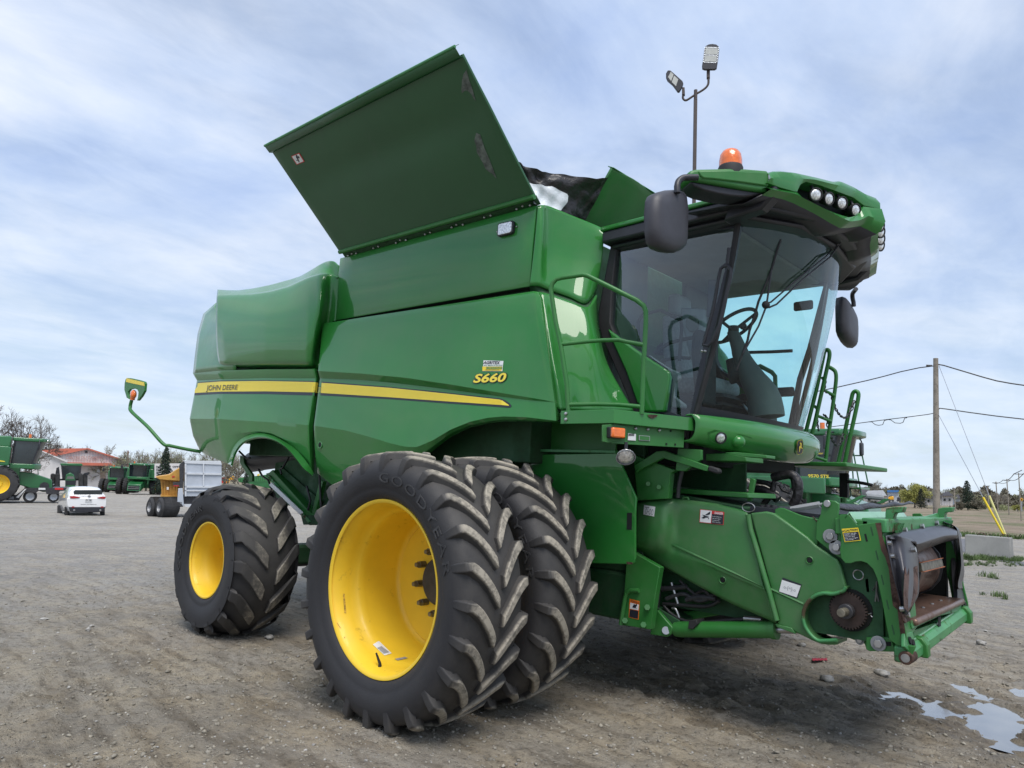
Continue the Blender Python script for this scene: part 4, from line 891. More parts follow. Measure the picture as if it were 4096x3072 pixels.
for q, pts in enumerate([[(1160, 1235), (1250, 1235), (1252, 1200), (1305, 1205), (1338, 1350), (1335, 1400), (1085, 1400), (1080, 1315), (1172, 1300)]]):
    scn = mat('perforated', (.01, .012, .012), .6); nt = scn.node_tree; tcn = nt.nodes['Texture Coordinate']
    vo = N(nt, 'ShaderNodeTexVoronoi', Scale=55.); nt.links.new(tcn.outputs['Object'], vo.inputs['Vector'])
    nt.links.new(mixc(nt, ramp(nt, [(.42, 0.), (.5, 1.)], vo.outputs['Distance']), (.004, .004, .004), (.05, .07, .055)), nt.nodes['Principled BSDF'].inputs['Base Color'])
    sheet('c4', pts, -1.165, .01, 'perforated_screen', scn, bevel=0)
M().tube([at('c4', x, y, Y=-1.14) for x, y in [(1340, 1120), (1370, 1180), (1395, 1230), (1385, 1330)]], .012).build('hydraulic_hose', MAT['hose'], root)
# upright frame in front of the axle and lower leg
sheet('d2', [(200, 330), (455, 425), (425, 440), (412, 595), (225, 605)], -1.0, .06, 'frame_post', MAT['paint_satin'])
sheet('d2', [(165, 900), (220, 930), (362, 1010), (330, 1200), (305, 1385), (120, 1355), (145, 1170)], -1.0, .06, 'frame_leg', MAT['paint_satin'])
M().tube([at('d2', x, y, Y=-1.02) for x, y in [(235, 1150), (185, 1148), (160, 1165), (150, 1200), (125, 1355)]], .016, 8).build('bent_handle', MAT['paint_satin'], root)
FT = [M().add([at('d2', x, y, Y=-1.003) for x, y in q_], [(0, 1, 2, 3)]) for q_ in ([(178, 1198), (239, 1213), (233, 1325), (173, 1310)], [(183, 1222), (235, 1234), (232, 1268), (180, 1258)], [(181, 1262), (232, 1272), (229, 1320), (176, 1308)])]
for (mm_, mt_), o in zip(zip(FT, ('orange_decal', 'white_decal', 'black_vinyl')), (0, .001, .001)):
    w_ = mm_.build('warning_label', MAT[mt_], root); w_.location.y = -o
def lettering(z, q, Y, s, mt, name='lettering', **k):
    vs, fs = text2d(s, **k); x0 = min(v[0] for v in vs); x1 = max(v[0] for v in vs); y0 = min(v[1] for v in vs); y1 = max(v[1] for v in vs)
    return M().add([at(z, *quad(q, (x-x0)/(x1-x0), (y-y0)/(y1-y0)), Y=Y) for x, y in vs], fs).build(name, MAT[mt], root, smooth=0)
lettering('d2', [(186, 1219), (236, 1231), (237, 1219), (187, 1205)], -1.006, 'WARNING', 'black_vinyl')
M().add([at('d2', x, y, Y=-1.006) for x, y in [(195, 1250), (205, 1230), (212, 1236), (222, 1228), (224, 1240), (215, 1250), (224, 1258), (205, 1254)]], [tuple(range(8))]).build('pictogram', MAT['black_vinyl'], root)
for x, y in ((285, 1250), (150, 1330), (262, 1355)): M().cyl(at('d2', x, y, Y=-1.03), at('d2', x, y, Y=-.99), .022, n=6).build('frame_bolt', MAT['paint_dusty'], root, smooth=0)
for x, y in ((290, 505), (355, 525)): M().cyl(at('d2', x, y, Y=-1.03), at('d2', x, y, Y=-.99), .018, n=6).build('frame_bolt', MAT['paint_dusty'], root, smooth=0)
# axle, transmission, floor of the machine
M().cyl((0, -2.1, .873), (0, 2.1, .873), .16).box(-.35, .35, -1.25, 1.25, .68, 1.2).box(-.2, .95, -.95, .95, .6, .95).build('front_axle', MAT['under_green'], root, bevel=.02)
M().box(-3.2, -2.95, -1.7, 1.7, .62, .82).box(-3.25, -2.9, -.3, .3, .55, 1.2).build('rear_axle', MAT['under_green'], root, bevel=.03)
M().cyl((-3.07, -1.9, .704), (-3.07, 1.9, .704), .12).build('axle_hub', MAT['dark_steel'], root)
M().box(-1.9, -.2, -.9, .9, .62, 1.5).build('cleaning_shoe', MAT['under_green'], root, bevel=.02)
M().box(-1.5, -.4, -1.0, -.9, .5, .7).box(-2.6, -.2, -1.05, -.95, .70, .86).build('lower_rail', MAT['dark_steel'], root)
# rear: spreader, drum, braces seen over the steering wheel
M().tube([at('c2', x, y, Y=-1.15) for x, y in [(835, 105), (850, 100), (905, 85), (1190, 40), (1300, 20)]], [.10, .125, .13, .13, .13], 24).build('residue_drum', MAT['black_plastic'], root, smooth=50)
M().tube([at('c2', x, y, Y=-1.13-.13*0) for x, y in [(898, 86), (912, 84)]], .137, 24).build('drum_band', MAT['dark_steel'], root)
sheet('c2', [(745, 45), (775, 60), (780, 110), (848, 205), (846, 260), (820, 262), (815, 215), (745, 110)], -1.3, .03, 'drop_arm', MAT['paint_satin'])
def bar(z, a, b, Y, wpx, th, name, mt):     # flat bar along a sight-traced line
    a, b = np.array(a, float), np.array(b, float); d = (b-a)/np.linalg.norm(b-a); n_ = np.array([-d[1], d[0]])*wpx/2
    return M().prism([at(z, *q, Y=Y) for q in (a+n_, b+n_, b-n_, a-n_)], (0, th, 0)).build(name, MAT[mt], root, bevel=.004)
bar('c2', (985, 190), (1350, 600), -1.35, 75, .10, 'side_channel', 'paint_satin')
bar('c2', (975, 215), (1320, 600), -1.37, 22, .02, 'channel_flange', 'paint_worn')
bar('c2', (995, 280), (1255, 530), -1.40, 30, .015, 'reflector_strip', 'white_decal')
bar('c2', (1060, 150), (1400, 440), -1.28, 50, .10, 'brace', 'under_green')
bar('c2', (1420, 255), (1350, 545), -1.34, 30, .05, 'brace', 'paint_satin')
bar('c2', (1560, 300), (1480, 400), -1.34, 24, .05, 'brace', 'paint_satin')
sheet('c2', [(1250, 540), (1380, 540), (1385, 620), (1270, 620)], -1.36, .08, 'jack_mount', MAT['under_green'])
sheet('c2', [(1150, 190), (1385, 170), (1385, 280), (1200, 345)], -1.2, .3, 'hydraulic_tank', MAT['black_plastic'], bevel=.01)
sheet('c2', [(960, 195), (1020, 180), (1040, 240), (990, 260)], -1.3, .06, 'bracket', MAT['paint_satin'])
for pts in ([(1150, 60), (1100, 150), (1080, 160), (1090, 200)], [(900, 160), (930, 215), (980, 250), (1010, 330)], [(740, 10), (800, 70), (830, 65)], [(1405, 200), (1415, 420), (1425, 560)], [(1300, 300), (1330, 420), (1310, 500)]):
    M().tube([at('c2', x, y, Y=-1.38) for x, y in pts], .012, 8).build('hydraulic_hose', MAT['hose'], root, smooth=60)
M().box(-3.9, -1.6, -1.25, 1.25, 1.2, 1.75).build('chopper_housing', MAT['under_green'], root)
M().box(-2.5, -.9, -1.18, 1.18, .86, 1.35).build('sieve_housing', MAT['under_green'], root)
# rear marker on its swing arm
ym = -1.55
M().tube(bez([[at('d5', x, y, Y=Y_) for x, y, Y_ in [(1905, 728, -1.45), (1760, 702, -1.62), (1610, 670, -1.8), (1545, 650, -1.87), (1400, 490, -2.0), (1250, 350, -2.1), (1235, 300, -2.1), (1248, 240, -2.1)]]], 40)[0], .022, 10).build('marker_arm', MAT['paint_satin'], root, smooth=60)
mk = empty('marker_lamp'); mk.parent = root
mp_ = [(1190, 40), (1205, 28), (1240, 30), (1320, 48), (1365, 62), (1374, 80), (1368, 150), (1340, 200), (1308, 240), (1298, 242), (1308, 205), (1312, 160), (1300, 138), (1268, 126), (1232, 134), (1212, 160), (1215, 200), (1228, 232), (1200, 215), (1178, 140), (1180, 80)]
M().prism([at('d5', x, y, Y=-2.12) for x, y in mp_], (0, .03, 0)).build('marker_plate', MAT['paint_satin'], mk, bevel=.003)
M().prism([at('d5', x, y, Y=-2.123) for x, y in [(1197, 30), (1362, 68), (1368, 104), (1194, 66)]], (0, .006, 0)).build('reflector', MAT['yellow_decal'], mk)
lc = at('d5', 1265, 185, Y=-2.10); M().ball(lc, .062, 20, sy=.6).build('lamp_globe', MAT['orange_lens'], mk, smooth=70)
M().tube([at('d5', 1255, 235, Y=-2.1), lc], .03, 10).build('lamp_socket', MAT['orange_lens'], mk)
# ------------------------------------------------------------------ feeder house
YF = -.86
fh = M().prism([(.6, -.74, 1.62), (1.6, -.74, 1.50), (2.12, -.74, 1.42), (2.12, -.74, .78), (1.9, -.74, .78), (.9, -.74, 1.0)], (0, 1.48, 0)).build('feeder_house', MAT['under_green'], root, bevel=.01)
def frow(r): return [at('d2', x, y, Y=d) for x, y, d in r]
rws = [
    [(222, 618, -.84), (300, 597, -.84), (400, 590, -.84), (520, 600, -.84), (700, 622, -.84), (885, 668, -.84)],
    [(218, 635, -.95), (300, 618, -.97), (400, 612, -.95), (470, 620, -.90), (700, 645, -.89), (890, 690, -.89)],
    [(214, 760, -.97), (300, 760, -1.0), (390, 750, -.99), (450, 760, -.90), (700, 800, -.90), (925, 830, -.90)],
    [(213, 860, -.96), (290, 880, -.98), (370, 880, -.97), (440, 880, -.90), (700, 1000, -.91), (985, 1120, -.91)],
    [(215, 895, -.90), (280, 920, -.91), (370, 935, -.91), (440, 940, -.90), (700, 1035, -.90), (1005, 1160, -.90)],
    [(222, 905, -.86), (280, 948, -.86), (400, 1012, -.86), (560, 1105, -.86), (800, 1232, -.86), (1062, 1345, -.86)]]
g = loft('d2', rws, n=50, passes=1, dens=1)
gg = [list(x) for x in zip(*bez(list(zip(*g)), 26))]
fs1 = M().grid(gg).build('feeder_side_shield', MAT['paint_dusty'], root, smooth=45, solid=.015)
# forward half with the round drive cut-out
fw = [(905, 682), (940, 674), (1000, 672), (1050, 684), (1095, 712), (1150, 755), (1357, 900)]
fpts = [('d2', 905, 682), ('d2', 1000, 672), ('d2', 1050, 684), ('d2', 1150, 755), ('d2', 1250, 828), ('d3', 400, 880), ('d3', 525, 962), ('d3', 548, 1005), ('d3', 572, 1105), ('d3', 578, 1130), ('d3', 560, 1152), ('d3', 500, 1172), ('d3', 445, 1168), ('d3', 395, 1182), ('d3', 352, 1218), ('d3', 330, 1262), ('d3', 322, 1310), ('d3', 335, 1365), ('d3', 370, 1415), ('d3', 420, 1448), ('d3', 440, 1478), ('d3', 380, 1455), ('d3', 250, 1390), ('d3', 160, 1350), ('d2', 1080, 1330)]
def fpt(z, x, y, Y=-.89): return at(z, x, y, Y=Y)
fo = M().prism([fpt(*p) for p in fpts], (0, .04, 0)).build('feeder_front_shield', MAT['paint_dusty'], root, bevel=.014, bevseg=3)
F2 = bvh(fo, fs1)
# moulded crease along both shields and raised panels
def ridge(z, pts, w, name='shield_ridge', lift=.02):
    rows = []
    for o, h_ in ((-w, 0), (0, lift), (w, .0)):
        r = []
        for x, y in pts:
            p = hit(F2, z, x, y+o, h_+.001); r.append(np.array(p) if p is not None else (r[-1] if r else np.array(at(z, x, y+o, Y=-.9))))
        rows.append(r)
    return M().grid(bez(rows, 24)).build(name, MAT['paint_dusty'], root, smooth=60)
ridge('d2', [(432, 872), (600, 948), (800, 1040), (985, 1124)], 9, lift=.006); ridge('d2', [(1032, 1142), (1130, 1186), (1228, 1232)], 9, lift=.006)
arc = [(578, 1130), (560, 1152), (500, 1170), (445, 1166), (395, 1180), (352, 1216), (328, 1262), (320, 1310), (333, 1365), (368, 1418), (410, 1450), (450, 1452), (525, 1448)]
A1 = [np.array(fpt('d3', x, y, -.93)) for x, y in arc]; A2 = [p+np.array([0, .21, 0]) for p in A1]
M().grid(bez([A1, [p+np.array([0, .02, 0]) for p in A1], A2], 50)).build('cutout_shroud', MAT['paint_dusty'], root, smooth=60, solid=.012)
M().tube(bez([A1], 50)[0], .012, 8).build('cutout_rim', MAT['paint_worn'], root, smooth=60)
sheet('d3', [(380, 1452), (440, 1454), (522, 1448), (527, 1478), (470, 1478), (430, 1472)], -.9, .2, 'shroud_toe', MAT['paint_dusty'], bevel=.01)
sheet('d3', [(150, 1350), (250, 1375), (275, 1412), (160, 1370)], -.9, .03, 'lower_lip', MAT['paint_dusty'])
st_ = [hit(F2, 'd2', x, y, .012) or Vector(at('d2', x, y, Y=-.92)) for x, y in [(892, 690), (912, 780), (945, 900), (985, 1040), (1015, 1140), (1050, 1270), (1066, 1330)]]
M().tube(st_, .018, 10).build('shield_strut', MAT['paint_dusty'], root, smooth=60)
for x, y, r_ in ((740, 1085, .028), (1265, 966, .026)):
    p, nr = hitn(F2, 'd2', x, y)
    if p is not None:
        M().lathe([(-.004, r_*1.0), (-.008, r_*.85), (.004, r_*.6)], n=24, c=p).build('shield_knob', MAT['paint_dusty'], root); M().cyl(p+nr*.006, p-nr*.02, r_*.6).build('knob_hole', MAT['dark_void'], root)
def lab(q, mt, off=.004, name='label', z='d2', tr=None): 
    g_ = decal_grid(tr or F2, z, q, 4, 2, off); return g_.build(name, MAT[mt], root, smooth=0)
lab([(263, 690), (328, 703), (335, 645), (268, 634)], 'white_decal', name='instruction_label')
text_on(F2, 'd2', [(274, 688), (322, 697), (326, 660), (279, 652)], 'o-oo', .006).build('pictogram', MAT['grey_decal'], root)
lab([(276, 646), (300, 650), (301, 653), (276, 649)], 'black_vinyl', off=.006, name='pictogram')
lab([(601, 738), (746, 754), (751, 676), (605, 658)], 'red_decal', .004, 'danger_label')
lab([(604, 735), (670, 742), (676, 669), (609, 662)], 'white_decal', .005, 'danger_label')
lab([(673, 744), (743, 751), (747, 694), (677, 687)], 'black_vinyl', .005, 'danger_label')
text_on(F2, 'd2', [(693, 688), (744, 693), (746, 680), (695, 674)], 'DANGER', .0065, offset=.02).build('lettering', MAT['white_decal'], root, smooth=0)
for i, t in enumerate(('Avoid crushing. Stay', 'clear when engine', 'is running. Remove key', 'before servicing')): text_on(F2, 'd2', [(679, 706+i*11), (735-(i*7) % 15, 712+i*11), (735-(i*7) % 15, 704+i*11), (679, 698+i*11)], t, .0065).build('lettering', MAT['white_decal'], root, smooth=0)
decal_shape(F2, 'd2', [(610, 735), (670, 742), (672, 668), (612, 664)], [[(.05, .35), (.3, .3), (.5, .4), (.75, .42), (.8, .5), (.5, .55), (.35, .6), (.1, .62), (.3, .5)], [(.4, .62), (.95, .95), (.9, .7), (.6, .6)], [(.72, .3), (.8, .3), (.82, .4), (.74, .4)]], off=.0065).build('pictogram', MAT['black_vinyl'], root)
lab([(1078, 1158), (1192, 1196), (1218, 1112), (1103, 1070)], 'black_vinyl', .004, 'instruction_label')
lab([(1082, 1154), (1188, 1190), (1212, 1120), (1099, 1084)], 'white_decal', .005, 'instruction_label')
text_on(F2, 'd2', [(1108, 1140), (1180, 1162), (1184, 1138), (1112, 1116)], 'o-[=]-o', .0065).build('pictogram', MAT['grey_decal'], root, smooth=0)
# header lift cylinder and hose under the feeder
cy = empty('lift_cylinder'); cy.parent = root
M().tube([at('d2', 455, 1383, Y=-.80), at('d2', 480, 1383, Y=-.80), at('d2', 1060, 1386, Y=-.80)], [.050, .055, .055], 20).tube([at('d2', 1035, 1386, Y=-.80), at('d2', 1068, 1387, Y=-.80)], .062, 20).build('barrel', MAT['paint_satin'], cy, smooth=40)
M().tube([at('d2', 1060, 1387, Y=-.80), at('d3', 560, 1392, Y=-.80)], .022, 14).build('piston_rod', MAT['steel'], cy)
M().cyl(at('d2', 397, 1390, Y=-.86), at('d2', 397, 1390, Y=-.7), .028).build('pin', MAT['steel'], cy)
sheet('d2', [(345, 1265), (440, 1375), (430, 1410), (400, 1430), (300, 1415), (320, 1290)], -.85, .04, 'cylinder_mount', MAT['paint_satin'], bevel=.008)
sheet('d2', [(340, 1250), (480, 1330), (480, 1360), (330, 1340)], -.8, .3, 'cross_member', MAT['under_green'])
M().prism([at('d2', x, y, Y=-.6) for x, y in [(370, 1290), (800, 1245), (870, 1270), (480, 1340)]], (0, .2, 0)).build('lower_beam', MAT['paint_satin'], root, bevel=.01)
for pts, r_, m__ in (([(530, 1330), (545, 1360), (535, 1400), (560, 1430)], .010, 'hose'), ([(385, 1240), (430, 1290), (520, 1335), (640, 1340), (760, 1330), (870, 1322), (960, 1322)], .014, 'hose'), ([(435, 1255), (455, 1260), (470, 1290), (480, 1320)], .010, 'steel'), ([(380, 1230), (470, 1235), (640, 1245), (720, 1210)], .014, 'hose'), ([(520, 1205), (600, 1190), (700, 1200)], .02, 'dark_steel'), ([(375, 1020), (360, 1150), (340, 1300), (310, 1385)], .012, 'hose'), ([(560, 1180), (620, 1150), (660, 1180), (700, 1170)], .012, 'hose'), ([(370, 1140), (520, 1125)], .02, 'dark_steel'), ([(870, 1318), (975, 1325)], .018, 'steel'), ([(400, 1200), (500, 1170), (590, 1210), (660, 1195)], .016, 'dark_steel'), ([(480, 1090), (570, 1170), (640, 1180)], .012, 'hose'), ([(430, 1100), (455, 1180), (470, 1230)], .012, 'steel')):
    M().tube(bez([[at('d2', x, y, Y=-.78) for x, y in pts]], 16)[0], r_, 8).build('hydraulic_line', MAT[m__], root, smooth=60)
sheet('d2', [(535, 1330), (580, 1325), (588, 1350), (560, 1382), (530, 1380)], -.87, .12, 'hose_clamp', MAT['black_rubber'])
M().box(.85, 2.2, -.70, .7, .72, 1.0).build('feeder_drive', MAT['under_green'], root)
# space above the feeder: cross shelf, hoses, curved arms
sheet('d2', [(430, 440), (880, 380), (880, 560), (415, 520)], -.35, .02, 'cab_front_sheet', MAT['under_green'])
M().prism([at('d2', x, y, Y=-.7) for x, y in [(415, 528), (890, 560), (895, 592), (412, 560)]], (0, .5, 0)).build('shelf_rail', MAT['paint_satin'], root, bevel=.006)
sheet('d2', [(905, 470), (935, 480), (910, 610), (885, 610)], -.6, .03, 'upright', MAT['paint_satin'])
M().tube(bez([[at('d2', x, y, Y=-.95) for x, y in [(540, 180), (525, 260), (510, 340), (490, 450), (475, 520), (470, 590)]]], 16)[0], .016, 8).build('hydraulic_hose', MAT['hose'], root, smooth=60)
M().tube(bez([[at('d2', x, y, Y=-.8) for x, y in [(435, 440), (425, 500), (425, 590)]]], 8)[0], .012, 8).build('hydraulic_hose', MAT['hose'], root)
sheet('d2', [(205, 395), (340, 310), (385, 305), (650, 398), (650, 425), (640, 430), (380, 350), (240, 420), (215, 440)], -1.05, .03, 'step_arm', MAT['paint_satin'], bevel=.004)
M().prism([at('d2', x, y, Y=-1.06) for x, y in [(650, 395), (708, 412), (720, 425), (715, 444), (700, 445), (648, 428)]], (0, .05, 0)).build('arm_grip', MAT['black_rubber'], root, bevel=.01)
M().prism([at('d2', x, y, Y=-.8) for x, y in [(628, 325), (760, 320), (880, 342), (880, 372), (628, 365)]], (0, .3, 0)).build('cab_bracket', MAT['paint_satin'], root, bevel=.006)
M().prism([at('d2', x, y, Y=-1.0) for x, y in [(752, 318), (820, 314), (1003, 332), (1003, 350), (860, 342)]], (0, .15, 0)).build('step_plate', MAT['paint_satin'], root, bevel=.003)
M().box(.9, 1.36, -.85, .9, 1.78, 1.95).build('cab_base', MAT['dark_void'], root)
sheet('d2', [(470, 290), (610, 300), (610, 360), (510, 430), (455, 425)], -1.02, .03, 'cab_mount', MAT['paint_satin'])
for pts, r_ in (([(1040, 470), (1100, 455), (1160, 452), (1195, 500), (1190, 580), (1160, 640)], .035), ([(1050, 500), (1035, 560), (1000, 610), (980, 640)], .025), ([(940, 490), (1000, 500), (1040, 520)], .02), ([(930, 540), (985, 545), (1050, 580), (1075, 600)], .035), ([(1085, 510), (1100, 540), (1140, 560)], .012), ([(1060, 470), (1040, 520), (1050, 560)], .015), ([(1130, 450), (1170, 470), (1180, 540)], .03)):
    M().tube(bez([[at('d2', x, y, Y=-.1) for x, y in pts]], 20)[0], r_, 10).build('hose_bundle', MAT['black_tarp'], root, smooth=60)
M().prism([at('d3', x, y, Y=-.75) for x, y in [(0, 640), (160, 660), (420, 690), (400, 735), (150, 700), (0, 672)]], (0, 1.4, 0)).build('feeder_top', MAT['black_plastic'], root)
for x, y in ((75, 632), (110, 632), (145, 634)): M().cyl(at('d3', x, y, Y=-.6), at('d3', x, y+14, Y=-.6), .02).build('grommet', MAT['dark_steel'], root)
M().tube([at('d3', x, y, Y=-.80) for x, y in [(245, 655), (300, 650), (420, 630)]], [.014, .022, .022], 6).tube([at('d3', 420, 631, Y=-.80), at('d3', 450, 627, Y=-.80)], .01, 8).build('tilt_link', MAT['grey_plastic'], root, smooth=20)
M().tube([at('d2', x, y, Y=-.86) for x, y in [(500, 600), (505, 588), (530, 590), (535, 603)]], .008).build('lift_loop', MAT['paint_dusty'], root)
ringp = at('d2', 895, 648, Y=-.88); M().tube([ringp+np.array([.045*math.cos(a), 0, .03*math.sin(a)]) for a in np.linspace(0, 6.28, 20)], .003, 6).build('pin_ring', MAT['steel'], root)
# side plates near the front frame
sheet('d3', [(150, 660), (175, 650), (200, 652), (305, 695), (430, 725), (400, 900), (340, 850), (150, 690)], -.86, .02, 'link_plate', MAT['paint_satin'])
sheet('d3', [(380, 700), (408, 735), (402, 738), (376, 705)], -.866, .004, 'chipped_paint', MAT['rust'])
sheet('d3', [(435, 620), (448, 603), (510, 608), (535, 625), (535, 650), (530, 690), (560, 900), (550, 955), (520, 940), (395, 840), (400, 740), (425, 690)], -.89, .025, 'pivot_plate', MAT['paint_satin'])
sheet('d3', [(545, 980), (740, 980), (850, 1200), (930, 1480), (700, 1500), (690, 1470), (580, 1430), (560, 1390), (460, 1330), (445, 1200), (560, 1160), (575, 1120)], -.80, .03, 'feeder_side_plate', MAT['paint_satin'])
sheet('d3', [(700, 1432), (850, 1432), (880, 1520), (720, 1515), (700, 1505)], -.87, .03, 'lower_bracket', MAT['paint_satin'])
def disc(z, x, y, Y, r, th, name, mt, n=24, par=None): 
    p = at(z, x, y, Y=Y); return M().cyl(p, p+np.array([0, -th, 0]), r, n=n).build(name, MAT[mt], par or root, bevel=.002)
for x, y in ((485, 822), (522, 888)): disc('d3', x, y, -.892, .045, .008, 'washer', 'grey_plastic'); disc('d3', x, y, -.90, .024, .018, 'nut', 'steel', 6)
for a, b in (((513, 793), (455, 858)), ((548, 862), (500, 922))): bar('d3', a, b, -.894, 15, .004, 'slot', 'dark_void')
disc('d3', 775, 1468, -.875, .044, .008, 'washer', 'grey_plastic'); disc('d3', 775, 1468, -.883, .026, .02, 'nut', 'steel', 6)
bar('d3', (800, 1470), (850, 1472), -.874, 26, .004, 'slot', 'dark_void')
for x, y in ((608, 1405), (663, 1450)): disc('d3', x, y, -.81, .026, .008, 'washer', 'grey_plastic'); disc('d3', x, y, -.818, .016, .014, 'nut', 'steel', 6)
disc('d3', 663, 1383, -.803, .024, .002, 'hole', 'dark_void'); disc('d3', 467, 625, -.893, .022, .012, 'pin', 'steel')
disc('d3', 740, 1070, -.80, .035, .03, 'washer', 'steel'); disc('d3', 742, 1072, -.83, .024, .004, 'hole', 'dark_void')
p_ = at('d3', 652, 1055, Y=-.84); M().tube([p_+np.array([.03*math.cos(a), 0, .03*math.sin(a)]) for a in np.linspace(0, 6.28, 20)], .004, 6).build('lynch_pin', MAT['steel'], root)
for pts in ([(740, 1150), (760, 1110), (765, 1160), (775, 1215)], [(765, 1095), (762, 1160), (755, 1215)], [(712, 1290), (735, 1288), (728, 1300), (738, 1310)]): M().tube([at('d3', x, y, Y=-.85) for x, y in pts], .005, 6).build('cotter', MAT['steel'], root)
sheet('d3', [(690, 1080), (715, 1070), (725, 1165), (700, 1160)], -.84, .03, 'latch', MAT['dark_steel'])
# drive sprocket
sp = empty('drive_sprocket', tuple(at('d3', 590, 1272, Y=-.90))); sp.parent = root
teeth = []
for i in range(36): 
    a0 = 2*math.pi*i/36
    for da, r_ in ((0, .098), (.05, .112), (.11, .112), (.15, .098)): teeth.append((r_*math.cos(a0+da), 0, r_*math.sin(a0+da)))
M().prism(teeth, (0, .02, 0)).build('sprocket', MAT['rust_dark'], sp, smooth=20)
M().cyl((0, 0, 0), (0, -.05, 0), .045).build('collar', MAT['dark_steel'], sp, bevel=.004)
M().cyl((0, -.04, 0), (0, -.13, 0), .026, n=14).build('shaft', MAT['bolt'], sp, smooth=0, bevel=.004)
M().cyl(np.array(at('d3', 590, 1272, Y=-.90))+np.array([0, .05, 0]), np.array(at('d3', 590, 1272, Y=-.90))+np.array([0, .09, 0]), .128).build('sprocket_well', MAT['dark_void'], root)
# ------------------------------------------------------------------ front frame of the feeder
FA = np.array([2.575, -.93, 1.47]); FB = np.array([2.72, -.93, .70])
dF = FB-FA; nF = np.cross([0, 1., 0], dF); nF /= np.linalg.norm(nF); nF = nF if nF[0] > 0 else -nF
def onF(z, x, y, o=0): return atp(z, x, y, FA+nF*o, nF)
def fpl(z, pts, o, th, name, mt, bevel=.004, par=None): return M().prism([onF(z, x, y, o) for x, y in pts], -nF*th).build(name, MAT[mt] if isinstance(mt, str) else mt, par or root, bevel=bevel)
sideP = [(330, 342), (345, 336), (415, 335), (485, 425), (640, 405), (665, 412), (690, 500), (760, 760), (830, 1020), (900, 1330), (910, 1450), (850, 1452), (820, 1445), (760, 1400), (735, 1290), (700, 1090), (672, 960), (655, 880), (620, 800), (570, 750), (520, 733), (470, 738), (430, 752), (385, 750), (350, 710), (338, 640), (350, 560)]
fp_ = M().prism([at('e3', x, y, Y=-.93) for x, y in sideP], (0, .02, 0)).build('frame_side_plate', MAT['paint_satin'], root, bevel=.003)
M().prism([at('e3', x, y, Y=-.925)*np.array([1, -1, 1])-np.array([0, .08, 0]) for x, y in sideP], (0, -.02, 0)).build('frame_side_plate', MAT['paint_satin'], root, bevel=.003)
sheet('e3', [(800, 1440), (905, 1450), (985, 1455), (930, 1590), (835, 1590)], -.92, .02, 'frame_side_plate', MAT['paint_satin'])
FTR = bvh(fp_)
for x, y, w_, h_ in ((562, 533, 17, 68), (612, 478, 11, 80), (655, 682, 11, 82), (702, 892, 11, 88), (746, 1102, 11, 86), (792, 1316, 11, 86)):
    M().prism([at('e3', x+a*w_+b*h_*.12, y+b*h_/2, Y=-.9305) for a, b in ((-.5, -.9), (.5, -1), (.5, .9), (-.5, 1))], (0, -.001, 0)).build('slot', MAT['dark_void'] if w_ > 12 else MAT['under_green'], root)
M().add([at('e3', x, y, Y=-.932) for x, y in [(640, 408), (690, 405), (700, 520), (760, 700), (800, 870), (850, 1090), (890, 1290), (910, 1445), (870, 1450), (845, 1290), (830, 1150), (790, 1110), (775, 1000), (755, 800), (725, 700), (690, 640), (668, 520)]], [tuple(range(17))]).build('chipped_paint', MAT['rust'], root)
# caution label
def cl(pts, Y, mt, name='caution_label'): return M().add([at('e3', x, y, Y=Y) for x, y in pts], [tuple(range(len(pts)))]).build(name, MAT[mt], root)
cl([(354, 458), (495, 447), (520, 557), (380, 571)], -.9345, 'yellow_decal'); cl([(368, 492), (496, 481), (511, 551), (385, 564)], -.9355, 'black_vinyl')
lettering('e3', [(378, 484), (492, 472), (488, 455), (374, 467)], -.9355, 'CAUTION', 'black_vinyl', offset=.03)
cl([(360, 484), (374, 483), (365, 466)], -.9355, 'black_vinyl', 'pictogram')
for i, t in enumerate(('Header can tilt.', 'Avoid crushing', 'injuries. Stay', 'clear when engine', 'is running.')):
    w_ = (105, 92, 88, 110, 70)[i]; lettering('e3', [(376+i*2.6, 507+i*13.5), (376+w_+i*2.6, 498+i*13.5), (374+w_+i*2.6, 488+i*13.5), (374+i*2.6, 497+i*13.5)], -.9362, t, 'white_decal', offset=.01)
# top plate and beam
tl_ = [at('e3', 418, 328, Y=-.93), at('e3', 485, 425, Y=-.93)]
L1_, L2_ = at('e3', 1003, 245, Z=tl_[0][2]), at('e3', 1068, 300, Z=tl_[0][2]-.02)
print('top plate', tl_, L1_, L2_)
yR = .30
c1_ = [tl_[0], tl_[0]+np.array([.05, 0, .0]), tl_[1]]
g = [[np.array([p[0], y, p[2]]) for y in np.linspace(-.93, yR, 8)] for p in (tl_[0]+np.array([-.03, 0, -.03]), tl_[0]+np.array([0, 0, .012]), tl_[1]+np.array([0, 0, .012]))]
M().grid(g).build('top_plate', MAT['paint_pale'], root, solid=.01, bevel=.003, smooth=20)
zb_ = FA[2]
M().box(2.46, 2.60, -.92, .86, zb_-.07, zb_+.012).build('top_beam', MAT['paint_worn'], root, bevel=.008)
M().box(2.30, 2.50, -.92, .86, zb_-.10, zb_+.0).build('top_beam', MAT['paint_satin'], root, bevel=.008)
for yc, zz in ((0, 0), (1, 0)):
    # hooks
    pass
def hook(y0):
    pr = [(-.02, -.03), (.02, -.03), (.025, .03), (.035, .05), (.075, .055), (.085, .09), (.065, .09), (.02, .085), (-.015, .075), (-.02, .04)]
    mm = M().prism([np.array([2.57+x, y0, zb_+.0+z]) for x, z in pr], (0, .085, 0)); return mm.build('locating_hook', MAT['paint_worn'], root, bevel=.005)
def yof(px, py):       # lateral position of a point on the face plane
    return onF('e3', px, py)[1]
y1_, y2_ = yof(765, 400), yof(1195, 300)
print('hooks', y1_, y2_)
